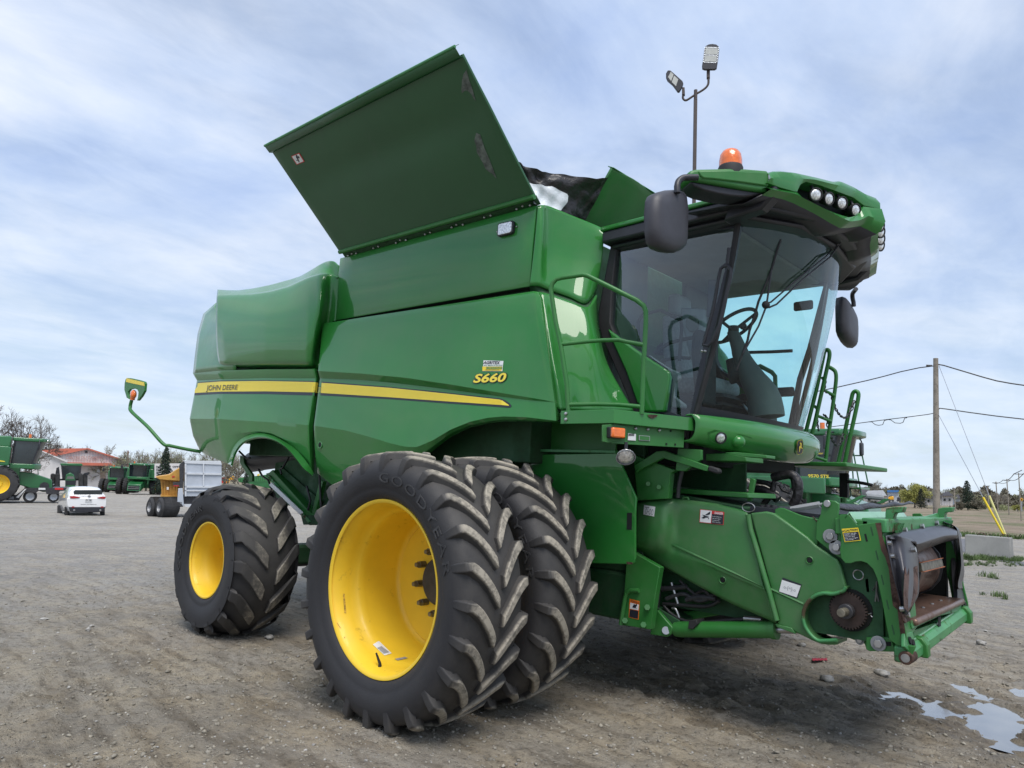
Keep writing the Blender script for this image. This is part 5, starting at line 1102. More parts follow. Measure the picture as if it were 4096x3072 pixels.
hook(y1_); hook(.62)
for y0 in (y1_, .62):
    for dy in (.0, .035, .073): M().prism([np.array([2.60, y0+dy, zb_-.01]), np.array([2.64, y0+dy, zb_-.01]), np.array([2.61, y0+dy, zb_-.10])], (0, .012, 0)).build('hook_rib', MAT['paint_worn'], root)
# face frame and opening
fpl('e3', [(690, 408), (750, 400), (760, 480), (850, 500), (900, 560), (940, 700), (1000, 1290), (960, 1350), (975, 1460), (905, 1455), (890, 1330), (760, 760)], -.01, .03, 'face_frame', 'paint_satin')
fpl('e3', [(760, 440), (1190, 320), (1250, 330), (1255, 400), (1200, 420), (850, 470), (760, 500)], -.012, .03, 'face_frame_top', 'paint_worn')
fpl('e3', [(1340, 480), (1385, 800), (1400, 1000), (1420, 1170), (1360, 1190), (1330, 900), (1310, 560)], -.012, .03, 'face_frame', 'gloss_steel')
# dark interior, drum and floor
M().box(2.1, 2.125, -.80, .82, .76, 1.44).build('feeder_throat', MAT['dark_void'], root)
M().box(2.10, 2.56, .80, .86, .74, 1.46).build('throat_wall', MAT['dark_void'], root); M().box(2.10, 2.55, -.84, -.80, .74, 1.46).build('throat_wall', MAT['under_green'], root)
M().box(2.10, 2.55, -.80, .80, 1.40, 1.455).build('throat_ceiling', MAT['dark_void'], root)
M().box(2.10, 2.60, -.80, .80, .74, .78).build('throat_floor', MAT['under_green'], root)
dr = empty('conveyor_drum', (2.38, 0, 1.12)); dr.parent = root
M().lathe([(-.72, .13), (.72, .13)], n=40).build('drum', MAT['rust'], dr)
M().lathe([(-.14, .10), (-.14, .205), (-.12, .21), (.46, .21), (.48, .205), (.48, .10)], n=40).build('drum_sleeve', MAT['worn_floor'], dr, smooth=30)
for y in (-.15, .49): M().lathe([(y-.012, .12), (y-.012, .225), (y+.012, .225), (y+.012, .12)], n=14).build('sprocket_ring', MAT['dark_steel'], dr, smooth=20)
for q in range(3):
    a = R(10+120*q); c_ = np.array([.235*math.cos(a), .09, .235*math.sin(a)])
    mt_ = Matrix.Rotation(-a, 3, 'Y'); M().box(-.012, .012, -.30, .30, -.03, .03, rot=mt_, at_=c_).build('conveyor_slat', MAT['bolt'], dr, bevel=.002)
    M().box(-.0, .022, -.30, .30, .028, .032, rot=mt_, at_=c_).box(-.0, .022, -.30, .30, -.032, -.028, rot=mt_, at_=c_).build('slat_edge', MAT['orange_rust'] if 'orange_rust' in MAT else mat('orange_rust', (.35, .11, .04), .6, noise=(20., .3)), dr)
fz = .80
M().box(1.95, 2.715, -.74, .62, .855, .90).build('floor_plate', MAT['worn_floor'], root, smooth=60, bevel=.02, bevseg=4)
for y in (-.45, -.2, .05, .3): M().ball((2.62, y, .903), .014, 8, sz=.4).build('floor_rivet', MAT['steel'], root)
M().box(2.2, 2.30, -.3, .5, .93, .97).build('strip_bar', MAT['steel'], root)
# rubber seals round the opening
seal = [
  [(735, 515), (745, 600), (770, 720), (800, 860), (850, 1050), (870, 1180)],
  [(775, 510), (780, 600), (800, 720), (830, 860), (870, 1050), (885, 1180)],
  [(850, 520), (880, 600), (890, 720), (895, 860), (890, 1000), (905, 1170)],
  [(955, 545), (985, 640), (992, 740), (1003, 880), (998, 1020), (955, 1110)],
  [(975, 570), (1000, 660), (1008, 750), (1012, 880), (1005, 1010), (930, 1180)]]
offs = [.02, .03, .085, .08, .0]
g = [[onF('e3', x, y, o) for x, y in r] for r, o in zip(seal, offs)]
gg = [list(x) for x in zip(*bez(list(zip(*bez(g, 24))), 18))]
M().grid(gg).build('side_seal', MAT['gloss_steel'], root, smooth=70, solid=.006)
M().add([onF('e3', x, y, .09) for x, y in [(895, 770), (902, 800), (912, 860), (935, 740), (945, 700), (955, 700), (950, 800), (975, 780), (1000, 770), (1003, 900), (1000, 1010), (960, 1100), (920, 1165), (885, 1130), (880, 1000), (885, 900)]], [tuple(range(16))]).build('rust_patch', MAT['rust'], root)
fpl('e3', [(850, 1060), (890, 1130), (935, 1180), (945, 1240), (900, 1260), (880, 1240)], .02, .01, 'seal_foot', 'rust')
top = [
  [(755, 515), (850, 480), (1000, 455), (1200, 425), (1330, 450)],
  [(780, 540), (860, 500), (1000, 472), (1200, 440), (1335, 470)],
  [(960, 560), (990, 575), (1120, 530), (1230, 505), (1338, 500)],
  [(985, 590), (1000, 600), (1130, 565), (1235, 530), (1340, 525)],
  [(995, 665), (1010, 660), (1140, 605), (1240, 570), (1338, 555)]]
offs = [.01, .05, .09, .085, .03]
g = [[onF('e3', x, y, o) for x, y in r] for r, o in zip(top, offs)]
gg = [list(x) for x in zip(*bez(list(zip(*bez(g, 30))), 18))]
M().grid(gg).build('top_seal', MAT['gloss_steel'], root, smooth=50, solid=.006)
fpl('e3', [(845, 455), (1195, 385), (1205, 425), (1000, 455), (850, 510)], .0, .01, 'seal_strip', 'gloss_steel')
M().grid(bez([[onF('e3', x, y, o) for x, y in r] for r, o in (([(1215, 400), (1290, 430), (1318, 520), (1330, 700), (1318, 900), (1330, 970)], .0), ([(1225, 400), (1320, 438), (1348, 520), (1372, 760), (1345, 920), (1352, 970)], .06), ([(1238, 402), (1338, 448), (1366, 520), (1395, 800), (1378, 910), (1384, 965)], .05), ([(1245, 410), (1345, 460), (1370, 540), (1398, 810), (1382, 915), (1386, 968)], -.02))], 24)).build('side_seal', MAT['gloss_steel'], root, smooth=60, solid=.006)
for x, y in ((893, 468), (1038, 435), (1162, 407), (968, 635), (765, 577), (790, 690), (868, 1138), (913, 1187), (1355, 510), (1357, 932)):
    p = onF('e3', x, y, .10 if x == 968 else .03); M().tube([p-nF*.01, p+nF*.012], .016, 10).build('seal_bolt', MAT['steel'], root)
# lower lip, latch bar
fpl('e3', [(945, 1240), (1375, 1105), (1378, 1160), (1200, 1195), (960, 1310)], .0, .06, 'sill_upper', 'paint_worn')
fpl('e3', [(970, 1320), (1370, 1180), (1360, 1200), (1010, 1470), (960, 1430)], -.03, .03, 'sill_lower', 'paint_satin')
fpl('e3', [(1175, 1205), (1200, 1200), (1200, 1285), (1182, 1290)], .004, .004, 'slot', 'dark_void')
ba, bb_ = onF('e3', 935, 1520, .03), onF('e3', 1425, 1170, .03)
ba = np.array([ba[0], -.93, ba[2]]); bb_ = np.array([ba[0]+.01, .97, ba[2]+.01])
pe = at('e3', 897, 1558, Y=-.94); br_ = at('e3', 1425, 1172, Y=.74)
def beam(y0, y1, hx, z0, z1, name, mt, bevel=.01, dx=0):
    f = lambda y: pe+(br_-pe)*((y+.94)/1.68)
    A, B = f(y0), f(y1); P_ = [np.array([dx-hx, 0, z0]), np.array([dx+hx, 0, z0]), np.array([dx+hx, 0, z1*.4]), np.array([dx+hx*.4, 0, z1]), np.array([dx-hx, 0, z1])]
    return M().prism([A+p for p in P_], B-A).build(name, MAT[mt], root, bevel=bevel)
beam(-.93, .72, .045, -.035, .055, 'latch_beam', 'paint_worn', dx=-.02); beam(-.80, .60, .010, .05, .062, 'latch_shaft', 'paint_pale', .003, dx=-.015)
for yb in (-.62, .62): beam(yb-.035, yb+.035, .05, -.05, .065, 'latch_lug', 'paint_satin', .008)
pe = at('e3', 897, 1558, Y=-.94); M().cyl(pe, pe+np.array([0, .12, 0]), .038).build('latch_boss', MAT['rust'], root, bevel=.004); M().cyl(pe-np.array([0, .004, 0]), pe+np.array([0, .12, 0]), .024).build('latch_pin', MAT['steel'], root)
for x, y in ((938, 1408), (965, 1430), (1385, 1110), (1405, 1100)): 
    p = onF('e3', x, y, .002); M().tube([p-nF*.004, p+nF*.004], .022, 12).build('hole', MAT['dark_void'], root)
fpl('e3', [(890, 1350), (960, 1330), (985, 1460), (940, 1510), (890, 1460)], -.004, .02, 'corner_plate', 'paint_worn')
fpl('e3', [(1365, 1080), (1410, 1070), (1425, 1150), (1385, 1190)], -.004, .02, 'corner_plate', 'paint_worn')
# folded tarp lying over the feeder
tpx = [(330, 240), (420, 245), (500, 250), (600, 235), (700, 252), (790, 225), (870, 240), (930, 222), (970, 240)]
lo_ = [(330, 285), (420, 305), (520, 300), (600, 285), (700, 275), (790, 262), (870, 255), (930, 245), (970, 244)]
M().grid(bez([[at('e3', x, y, Y=-.5+i*.15) for i, (x, y) in enumerate(tpx)], [at('e3', (a[0]+b[0])/2, (a[1]+b[1])/2, Y=-.6+i*.15) for i, (a, b) in enumerate(zip(tpx, lo_))], [at('e3', x, y, Y=-.62+i*.15) for i, (x, y) in enumerate(lo_)]], 60)).build('folded_tarp', MAT['black_tarp'], root, smooth=60, solid=.008)
for pts in ([(385, 240), (520, 170), (555, 178), (440, 240)], [(650, 238), (720, 200), (760, 205), (700, 240)]): M().prism([at('e3', x, y, Y=.3) for x, y in pts], (0, .03, 0)).build('tube_bracket', MAT['paint_worn'], root)
M().tube([at('e3', 545, 175, Y=.35), at('e3', 690, 190, Y=.6)], .025, 10).build('cross_tube', MAT['grey_plastic'], root)
# ------------------------------------------------------------------ access ladder on the far side
def L4(x, y, Y): return at('d4', x, y, Y=Y)
lad = empty('access_ladder'); lad.parent = root
def tb(pts, Y, r=.02, name='handrail', z='d4', mt='paint_satin'): M().tube(bez([[at(z, x, y, Y=Y) for x, y in pts]], 30)[0], r, 8).build(name, MAT[mt], lad, smooth=60)
tb([(40, 800), (75, 660), (120, 480), (165, 270), (178, 205), (195, 182), (212, 190), (218, 215), (212, 260), (190, 360), (150, 540), (110, 720), (78, 840)], 1.45, .02)
tb([(210, 308), (245, 328), (262, 350), (266, 400), (255, 500), (235, 640), (205, 850), (185, 1045)], 1.6, .019)
tb([(272, 1050), (300, 930), (345, 720), (380, 540), (392, 500), (410, 488), (428, 500), (430, 535), (410, 640), (370, 820), (322, 1052)], 2.05, .021)
for a, b in (((168, 475), (256, 522)), ((135, 672), (233, 712)), ((100, 970), (196, 1000)), ((60, 800), (85, 830)), ((110, 600), (133, 625)), ((165, 390), (185, 415))): 
    M().tube([L4(*a, 1.5), L4(*b, 1.58)], .015, 8).build('rung', MAT['paint_satin'], lad)
def chain(pts, Ya, Yb, nl):
    path = bez([[at('d4', x, y, Y=Ya+(Yb-Ya)*i/(len(pts)-1)) for i, (x, y) in enumerate(pts)]], nl+1)[0]; mm = M()
    for i in range(nl):
        a, b = path[i], path[i+1]; d = (b-a); l = np.linalg.norm(d); d /= l; u = np.cross(d, [0, 1., 0]); u /= np.linalg.norm(u); w_ = np.cross(d, u); s_ = u if i % 2 else w_; c_ = (a+b)/2
        mm.tube([c_+d*l*.68*math.cos(q)+s_*l*.34*math.sin(q) for q in np.linspace(0, 2*math.pi, 9)], .006, 5, cap=False)
    mm.build('safety_chain', MAT['dark_steel'], lad)
chain([(192, 350), (186, 430), (180, 490)], 1.5, 1.5, 8); chain([(180, 490), (230, 515), (255, 600), (290, 660), (330, 685), (365, 650), (400, 560)], 1.5, 2.05, 24)
chain([(172, 660), (200, 690), (215, 790), (240, 850), (270, 890), (300, 870), (325, 790)], 1.5, 2.05, 22); chain([(130, 650), (128, 720), (138, 780)], 1.5, 1.5, 8)
plp = [at('d4', x, y, Z=1.9) for x, y in [(0, 1042), (320, 1050), (366, 1066), (365, 1080), (200, 1080), (0, 1100)]]
M().box(1.2, 1.78, 1.0, 2.25, 1.86, 1.90).build('ladder_platform', MAT['paint_satin'], lad, bevel=.01)
M().prism([at('d4', x, y, Y=1.9) for x, y in [(290, 1092), (345, 1092), (352, 1105), (350, 1275), (290, 1270)]], (0, .05, 0)).build('mud_flap', MAT['black_rubber'], lad)
M().tube([at('d4', x, y, Y=1.9) for x, y in [(350, 1155), (420, 1160), (470, 1168), (535, 1182)]], .016, 8).build('ladder_strap', MAT['black_rubber'], lad)
M().tube([at('d4', 320, 1275, Y=1.9), at('d4', 320, 1310, Y=1.9)], .03).build('ladder_post', MAT['paint_satin'], lad)
# ------------------------------------------------------------------ terrain
def dirxy(px):
    d = CF+(px-512)/CAM[6]*CR; d = d[:2]/np.linalg.norm(d[:2]); return d
_dl, _dr = dirxy(85), dirxy(980)
TG = np.linalg.solve(np.array([_dl, _dr]), np.array([-.0262, .0008]))
def sstep(a, b, x): t = np.clip((x-a)/(b-a), 0, 1); return t*t*(3-2*t)
def far_z(x, y):
    dx, dy = x-CO[0], y-CO[1]; r = np.sqrt(dx*dx+dy*dy)
    lin = np.minimum(TG[0]*dx+TG[1]*dy, .06*np.maximum(r, 1)*.0+3.)
    side = sstep(-.15, .12, -(dx*CR[0]+dy*CR[1])/np.maximum(r, .1)+.55)      # only the yard side, the field stays level
    return lin*sstep(10, 24, r)*side*np.where(r > 900, 900/np.maximum(r, 1), 1)
def _lattice(s, n=256): return np.random.default_rng(s).random((n, n))
_L = [_lattice(i) for i in range(8)]
def vnoise(x, y, k_=0):
    g = _L[k_ % 8]; xi = np.floor(x).astype(int); yi = np.floor(y).astype(int); fx, fy = x-xi, y-yi
    fx = fx*fx*(3-2*fx); fy = fy*fy*(3-2*fy); a = g[xi % 256, yi % 256]; b = g[(xi+1) % 256, yi % 256]; c = g[xi % 256, (yi+1) % 256]; d = g[(xi+1) % 256, (yi+1) % 256]
    return (a*(1-fx)+b*fx)*(1-fy)+(c*(1-fx)+d*fx)*fy-.5
RD = np.array([math.cos(R(-28)), math.sin(R(-28))])       # direction of the wheel tracks
def mudness(x, y):
    u = (x-2.9)*RD[0]+(y-.75)*RD[1]; v = -(x-2.9)*RD[1]+(y-.75)*RD[0]
    return np.exp(-((u-.1)/1.9)**4-(v/.85)**4)
POOLS = []
for pts_, k_ in (([(900, 830), (1120, 850), (1500, 905), (1480, 960), (1700, 1050), (1380, 1060), (1010, 960)], 1.), ([(1660, 1110), (1850, 990), (1850, 900), (1930, 880), (2100, 1040), (2300, 1250), (2050, 1200), (1920, 1185)], 1.25), ([(1620, 755), (1720, 765), (1740, 795), (1640, 795)], .6), ([(2080, 790), (2260, 800), (2280, 850), (2120, 830)], .8)):
    q_ = np.array([at('d7', x, y, Z=-.03)[:2] for x, y in pts_]); c_ = q_.mean(0); POOLS.append((c_, np.linalg.inv(np.cov((q_-c_).T)*1.1+np.eye(2)*.001), k_))
WATER = -.034
def gz(x, y):
    x = np.asarray(x, float); y = np.asarray(y, float); r = np.hypot(x-CO[0], y-CO[1]); near = 1-sstep(9, 26, r)
    z = far_z(x, y)
    m_ = mudness(x, y)
    cl = np.abs(vnoise(x*9+3*vnoise(x*2, y*2, 5), y*9, 2))*2; cl2 = np.abs(vnoise(x*19, y*19, 3))*2
    patch_ = np.clip(vnoise(x*.7, y*.7, 6)*3+.6, .15, 1)
    n_ = .035*vnoise(x*.9, y*.9, 0)+.024*vnoise(x*2.3, y*2.3, 1)+patch_*(.020*vnoise(x*6, y*6, 2)+.030*(cl-.5)+.019*(cl2-.5)+.008*vnoise(x*28, y*28, 4))
    # tyre tracks: wavy ridges across the mud
    u = x*RD[0]+y*RD[1]; v = -x*RD[1]+y*RD[0]
    rid = np.abs(vnoise(u*2.2, v*9, 5))+np.abs(vnoise(u*5, v*14, 6))*.6
    tr = np.clip(vnoise(u*.22+3, v*.9, 7)*2.6+.4, 0, 1)*(1-sstep(5., 9., np.hypot(x-1.5, y+1)))
    z = z+near*(n_*(1-.6*m_)+.075*tr*(rid-.3)*(1-m_)+m_*(.008+.06*(rid-.3)+.03*(cl-.4)))
    dip = 0
    for c_, ic, k_ in POOLS:
        dx, dy = x-c_[0], y-c_[1]; e = ic[0, 0]*dx*dx+2*ic[0, 1]*dx*dy+ic[1, 1]*dy*dy; dip = np.maximum(dip, k_*np.exp(-(e/2.3)**1.5)*(1.0+1.1*vnoise(x*4, y*4, 1)+.7*vnoise(x*11, y*11, 3)))
    z = z-.072*dip
    z = np.where((dip < .04) & (r < 8), np.maximum(z, WATER+.004), z)
    pres = 0
    for wx, wy, ww in ((0, -2.429, .26), (0, -1.69, .26), (-3.074, -2.07, .34), (0, 1.655, .26), (0, 2.429, .26), (-3.074, 2.07, .34)):
        e = np.exp(-(np.abs(y-wy)/ww)**4-((x-wx)/.55)**4); pres = np.maximum(pres, e)
    return np.where(r < 30, z*(1-pres)+pres*.004, far_z(x, y)*1.)
def axis_pts(c, near, step, far, growth):
    a = [0.]; s = step
    while a[-1] < far:
        if a[-1] > near: s *= growth
        a.append(a[-1]+s)
    a = np.array(a); return np.concatenate([c-a[:0:-1], c+a])
gx = axis_pts(1.2, 4.2, .036, 1500, 1.07); gy = axis_pts(-1.4, 3.6, .036, 1500, 1.07)
gx = gx[gx > -1500]; X_, Y_ = np.meshgrid(gx, gy, indexing='ij'); Z_ = gz(X_, Y_)
me = bpy.data.meshes.new('ground'); nx, ny = X_.shape
V_ = np.stack([X_, Y_, Z_], -1).reshape(-1, 3)
ii, jj = np.meshgrid(np.arange(nx-1), np.arange(ny-1), indexing='ij'); b0 = (ii*ny+jj).ravel()
Fq = np.stack([b0, b0+ny, b0+ny+1, b0+1], -1)
me.vertices.add(len(V_)); me.vertices.foreach_set('co', V_.ravel()); me.loops.add(Fq.size); me.loops.foreach_set('vertex_index', Fq.ravel().astype(np.int32))
me.polygons.add(len(Fq)); me.polygons.foreach_set('loop_start', np.arange(0, Fq.size, 4, dtype=np.int32)); me.polygons.foreach_set('loop_total', np.full(len(Fq), 4, np.int32)); me.update(calc_edges=True); me.shade_smooth()
ground = bpy.data.objects.new('ground', me); COL.objects.link(ground); tag(ground, kind='structure')
def ground_mat():
    m_ = bpy.data.materials.new('gravel'); m_.use_nodes = True; nt = m_.node_tree; L = nt.links; b = nt.nodes['Principled BSDF']
    tc = nt.nodes.new('ShaderNodeTexCoord'); co = tc.outputs['Object']
    def nz(s, d=6., r=.6, mp=None):
        n = N(nt, 'ShaderNodeTexNoise', Scale=s, Detail=d, Roughness=r); L.new(mp or co, n.inputs['Vector']); return n.outputs[0]
    big = nz(.35, 5.); mid = nz(2.2, 8., .65); fine = nz(14., 8., .7); grit = nz(75., 4., .7)
    c = mixc(nt, ramp(nt, [(.35, 0.), (.65, 1.)], big), (.27, .257, .237), (.385, .37, .345))
    c = mixc(nt, ramp(nt, [(.42, 0.), (.62, .75)], mid), c, (.42, .375, .30))
    c = mixc(nt, ramp(nt, [(.36, .8), (.50, 0.)], fine), c, (.17, .158, .14))
    c = mixc(nt, ramp(nt, [(.55, 0.), (.72, .6)], grit), c, (.38, .37, .35))
    c = mixc(nt, ramp(nt, [(.30, .6), (.42, 0.)], grit), c, (.09, .085, .08))
    vo = N(nt, 'ShaderNodeTexVoronoi', Scale=26.); L.new(co, vo.inputs['Vector']); 
    peb = ramp(nt, [(.10, 1.), (.2, 0.)], vo.outputs['Distance']); sel = ramp(nt, [(.72, 0.), (.74, 1.)], vo.outputs['Color'])
    c = mixc(nt, math_(nt, 'MULTIPLY', math_(nt, 'MULTIPLY', peb, sel), .25), c, (.40, .39, .37))
    # brown bare earth close to the machine, grey crushed stone further off
    geo = nt.nodes.new('ShaderNodeSeparateXYZ'); L.new(co, geo.inputs[0])
    dd = nt.nodes.new('ShaderNodeVectorMath'); dd.operation = 'DISTANCE'; L.new(co, dd.inputs[0]); dd.inputs[1].default_value = (1.5, -1.5, 0)
    nearf = ramp(nt, [(0., 1.), (.45, .7), (1., 0.)], math_(nt, 'DIVIDE', math_(nt, 'ADD', dd.outputs[1], math_(nt, 'MULTIPLY', math_(nt, 'SUBTRACT', big, .5), 10.)), 9.))
    c = mixc(nt, math_(nt, 'MULTIPLY', nearf, .8), c, mixc(nt, 1., c, (.98, .90, .76), 'MULTIPLY'))
    # wet mud
    mp = nt.nodes.new('ShaderNodeMapping'); L.new(co, mp.inputs[0]); mp.vector_type = 'POINT'
    mp.inputs['Location'].default_value = (0, 0, 0)
    vs = nt.nodes.new('ShaderNodeVectorMath'); vs.operation = 'SUBTRACT'; L.new(co, vs.inputs[0]); vs.inputs[1].default_value = (2.9, .75, 0)
    vr = nt.nodes.new('ShaderNodeVectorRotate'); vr.rotation_type = 'Z_AXIS'; L.new(vs.outputs[0], vr.inputs[0]); vr.inputs['Angle'].default_value = R(28)
    sp = nt.nodes.new('ShaderNodeSeparateXYZ'); L.new(vr.outputs[0], sp.inputs[0])
    e = math_(nt, 'ADD', math_(nt, 'POWER', math_(nt, 'DIVIDE', math_(nt, 'ABSOLUTE', math_(nt, 'SUBTRACT', sp.outputs[0], .3)), 2.2), 2.), math_(nt, 'POWER', math_(nt, 'DIVIDE', math_(nt, 'ABSOLUTE', sp.outputs[1]), .75), 2.))
    e = math_(nt, 'ADD', e, math_(nt, 'MULTIPLY', math_(nt, 'SUBTRACT', mid, .5), 1.6))
    mud = ramp(nt, [(.3, 1.), (1.1, 0.)], e)
    trk = N(nt, 'ShaderNodeTexNoise', Scale=1., Detail=7., Roughness=.65); mpt = nt.nodes.new('ShaderNodeMapping'); mpt.inputs['Rotation'].default_value = (0, 0, R(28)); mpt.inputs['Scale'].default_value = (1.1, 6., 1); L.new(co, mpt.inputs[0]); L.new(mpt.outputs[0], trk.inputs['Vector'])
    c = mixc(nt, math_(nt, 'MULTIPLY', ramp(nt, [(.47, 0.), (.60, .85)], trk.outputs[0]), math_(nt, 'ADD', math_(nt, 'MULTIPLY', nearf, .7), .3)), c, mixc(nt, 1., c, (.55, .52, .48), 'MULTIPLY'))
    c = mixc(nt, math_(nt, 'MULTIPLY', mud, .8), c, mixc(nt, 1., c, (.60, .56, .50), 'MULTIPLY'))
    # field beyond the yard
    fy = math_(nt, 'ADD', geo.outputs[1], math_(nt, 'MULTIPLY', geo.outputs[0], FS)); 
    fedge = math_(nt, 'ADD', fy, math_(nt, 'MULTIPLY', math_(nt, 'SUBTRACT', nz(.6, 4.), .5), 2.))
    fm = ramp(nt, [(0., 0.), (1., 1.)], math_(nt, 'DIVIDE', math_(nt, 'SUBTRACT', fedge, FD), .8))
    xm = ramp(nt, [(0., 1.), (1., 0.)], math_(nt, 'DIVIDE', math_(nt, 'SUBTRACT', math_(nt, 'MULTIPLY', geo.outputs[0], -1.), 28.), 4.))
    wood = math_(nt, 'GREATER_THAN', geo.outputs[1], 50.)
    fm = math_(nt, 'MULTIPLY', fm, math_(nt, 'MAXIMUM', xm, wood))
    mpf = nt.nodes.new('ShaderNodeMapping'); L.new(co, mpf.inputs[0]); mpf.inputs['Scale'].default_value = (.25, 1.2, 1)
    fn = nz(.9, 9., .7, mpf.outputs[0]); fn2 = nz(.12, 4., .6)
    fc = mixc(nt, ramp(nt, [(.35, 0.), (.65, 1.)], fn), (.16, .12, .085), (.32, .26, .19))
    fc = mixc(nt, ramp(nt, [(.48, 0.), (.60, .7)], fn2), fc, (.10, .12, .045))
    edge = ramp(nt, [(0., 1.), (1., 0.)], math_(nt, 'DIVIDE', math_(nt, 'SUBTRACT', fedge, FD), 3.))
    fc = mixc(nt, math_(nt, 'MULTIPLY', edge, .8), fc, (.085, .12, .04))
    c = mixc(nt, fm, c, fc)
    L.new(c, b.inputs['Base Color'])
    L.new(math_(nt, 'SUBTRACT', .93, math_(nt, 'MULTIPLY', mud, .42)), b.inputs['Roughness'])
    b.inputs['Specular IOR Level'].default_value = .35
    h = math_(nt, 'ADD', math_(nt, 'MULTIPLY', fine, 1.), math_(nt, 'ADD', math_(nt, 'MULTIPLY', grit, .5), math_(nt, 'MULTIPLY', peb, .35)))
    bp = N(nt, 'ShaderNodeBump', Strength=1., Distance=.045); L.new(h, bp.inputs['Height']); L.new(bp.outputs[0], b.inputs['Normal'])
    return m_
# yard / field boundary line: through two sighted ground points
def atg_unused(): pass
def atg(z, x, y, n=12):
    d = ray(z, x, y); t = (0-CO[2])/d[2] if d[2] < 0 else 200.
    for _ in range(n):
        p = CO+d*t; g_ = float(far_z(p[0], p[1])); t2 = (g_-CO[2])/d[2]; t = t*.5+t2*.5 if d[2] < 0 else t
    p = CO+d*t; return np.array([p[0], p[1], float(far_z(p[0], p[1]))])
fa, fb = at('d4', 1190, 1562, Z=0), at('d4', 1652, 1590, Z=0)
FS = -(fb[1]-fa[1])/(fb[0]-fa[0]); FD = fa[1]+FS*fa[0]
me.materials.append(ground_mat())
# puddles: flat water sheets in the hollows
wm = mat('puddle_water', (.13, .12, .10), .09, spec=.5, noise=(5., .25), bump=(30, .05, .004)); wm.node_tree.nodes['Principled BSDF'].inputs['Coat Weight'].default_value = 1.
wm.node_tree.nodes['Principled BSDF'].inputs['IOR'].default_value = 1.6
def blob(pts): 
    cx_ = sum(p[0] for p in pts)/len(pts)
    return pts
pc_ = [at('d7', x, y, Z=WATER) for x, y in [(860, 790), (1350, 830), (1560, 730), (1760, 735), (2000, 760), (2600, 780), (3000, 1500), (2300, 1420), (1700, 1250), (1300, 1150), (950, 1030)]]
tag(M().add(pc_, [tuple(range(len(pc_)))]).build('puddle', MAT['puddle_water'], None, smooth=0), kind='structure')
# loose stones and clods
def stones(n, smin, smax, seed, name, mt, reg):
    rg = np.random.default_rng(seed); mm = M(); ico = bmesh.new(); bmesh.ops.create_icosphere(ico, subdivisions=1, radius=1); iv = np.array([v.co[:] for v in ico.verts]); fi = [tuple(v.index for v in f.verts) for f in ico.faces]; ico.free()
    vs = []; fs = []; k_ = 0
    while k_ < n:
        a = R(rg.uniform(*reg[0])); r = reg[1]+(reg[2]-reg[1])*rg.random()**1.5
        x, y = CO[0]+r*math.cos(a), CO[1]+r*math.sin(a)
        s_ = smin*(smax/smin)**(rg.random()**2.6); v = iv*(1+.28*rg.standard_normal(iv.shape))*np.array([s_*rg.uniform(.8, 1.5), s_*rg.uniform(.7, 1.1), s_*rg.uniform(.45, .8)])
        an = rg.uniform(0, 6.3); c_, s2 = math.cos(an), math.sin(an); v = np.stack([v[:, 0]*c_-v[:, 1]*s2, v[:, 0]*s2+v[:, 1]*c_, v[:, 2]], -1)+np.array([x, y, float(gz(x, y))+s_*.12])
        o_ = len(vs); vs += v.tolist(); fs += [tuple(i+o_ for i in f) for f in fi]; k_ += 1
    mm.v = vs; mm.f = fs
    me_ = bpy.data.meshes.new(name); me_.from_pydata(vs, [], fs); me_.materials.append(mt); me_.shade_smooth() if smax < .02 else None
    o = bpy.data.objects.new(name, me_); COL.objects.link(o); return tag(o, kind='stuff')
yaw0 = math.degrees(CAM[3])
m1 = mat('stone_grey', (.30, .29, .27), .85, noise=(14., .45), bump=(60, .4, .004)); m2 = mat('clod_brown', (.25, .23, .19), .95, noise=(20., .4), bump=(60, .5, .004))
stones(3200, .004, .014, 1, 'gravel', m1, ((yaw0-40, yaw0+40), 2.6, 13)); stones(16000, .005, .018, 2, 'soil_clods', m2, ((yaw0-40, yaw0+40), 2.4, 11)); stones(450, .012, .032, 3, 'gravel', m1, ((yaw0-40, yaw0+40), 8, 34))
def stone(z, x, y, s_, label):
    p = atg(z, x, y); p[2] = float(gz(p[0], p[1])); bm = bmesh.new(); bmesh.ops.create_icosphere(bm, subdivisions=2, radius=1); rg = np.random.default_rng(int(x))
    for v in bm.verts: k_ = 1+.18*rg.standard_normal(); v.co = Vector((v.co.x*s_*1.3*k_, v.co.y*s_*k_, v.co.z*s_*.6*k_+.02))
    me_ = bpy.data.meshes.new('stone'); bm.to_mesh(me_); bm.free(); me_.materials.append(m1); me_.shade_smooth(); o = bpy.data.objects.new('stone', me_); COL.objects.link(o); o.location = p
    tag(o, label, 'stone')
stone('d7', 950, 660, .05, 'smooth grey stone lying below the latch beam of the big combine'); stone('d7', 460, 705, .045, 'flat pale half-buried stone in the brown mud right of the front wheels')
stone('d7', 240, 412, .035, 'small pale stone on the soil under the lift cylinder'); stone('d7', 1830, 400, .045, 'flat cream stone on grey gravel right of the feeder house'); stone('c2', 990, 1565, .035, 'pale crumbled stone on the gravel below the rear tyre')
rg_ = M().grid([[atg('d7', x, y)+np.array([0, 0, .022+.005*math.sin(x*.21+y)]) for x in range(330, 480, 15)] for y in (534+(x % 4)*2, 546, 560-(x % 7))])
tag(rg_.build('cloth_scrap', mat('red_cloth', (.30, .02, .04), .8, noise=(20., .3)), None, solid=.004), 'torn red cloth scrap lying in the mud under the feeder house', 'litter')
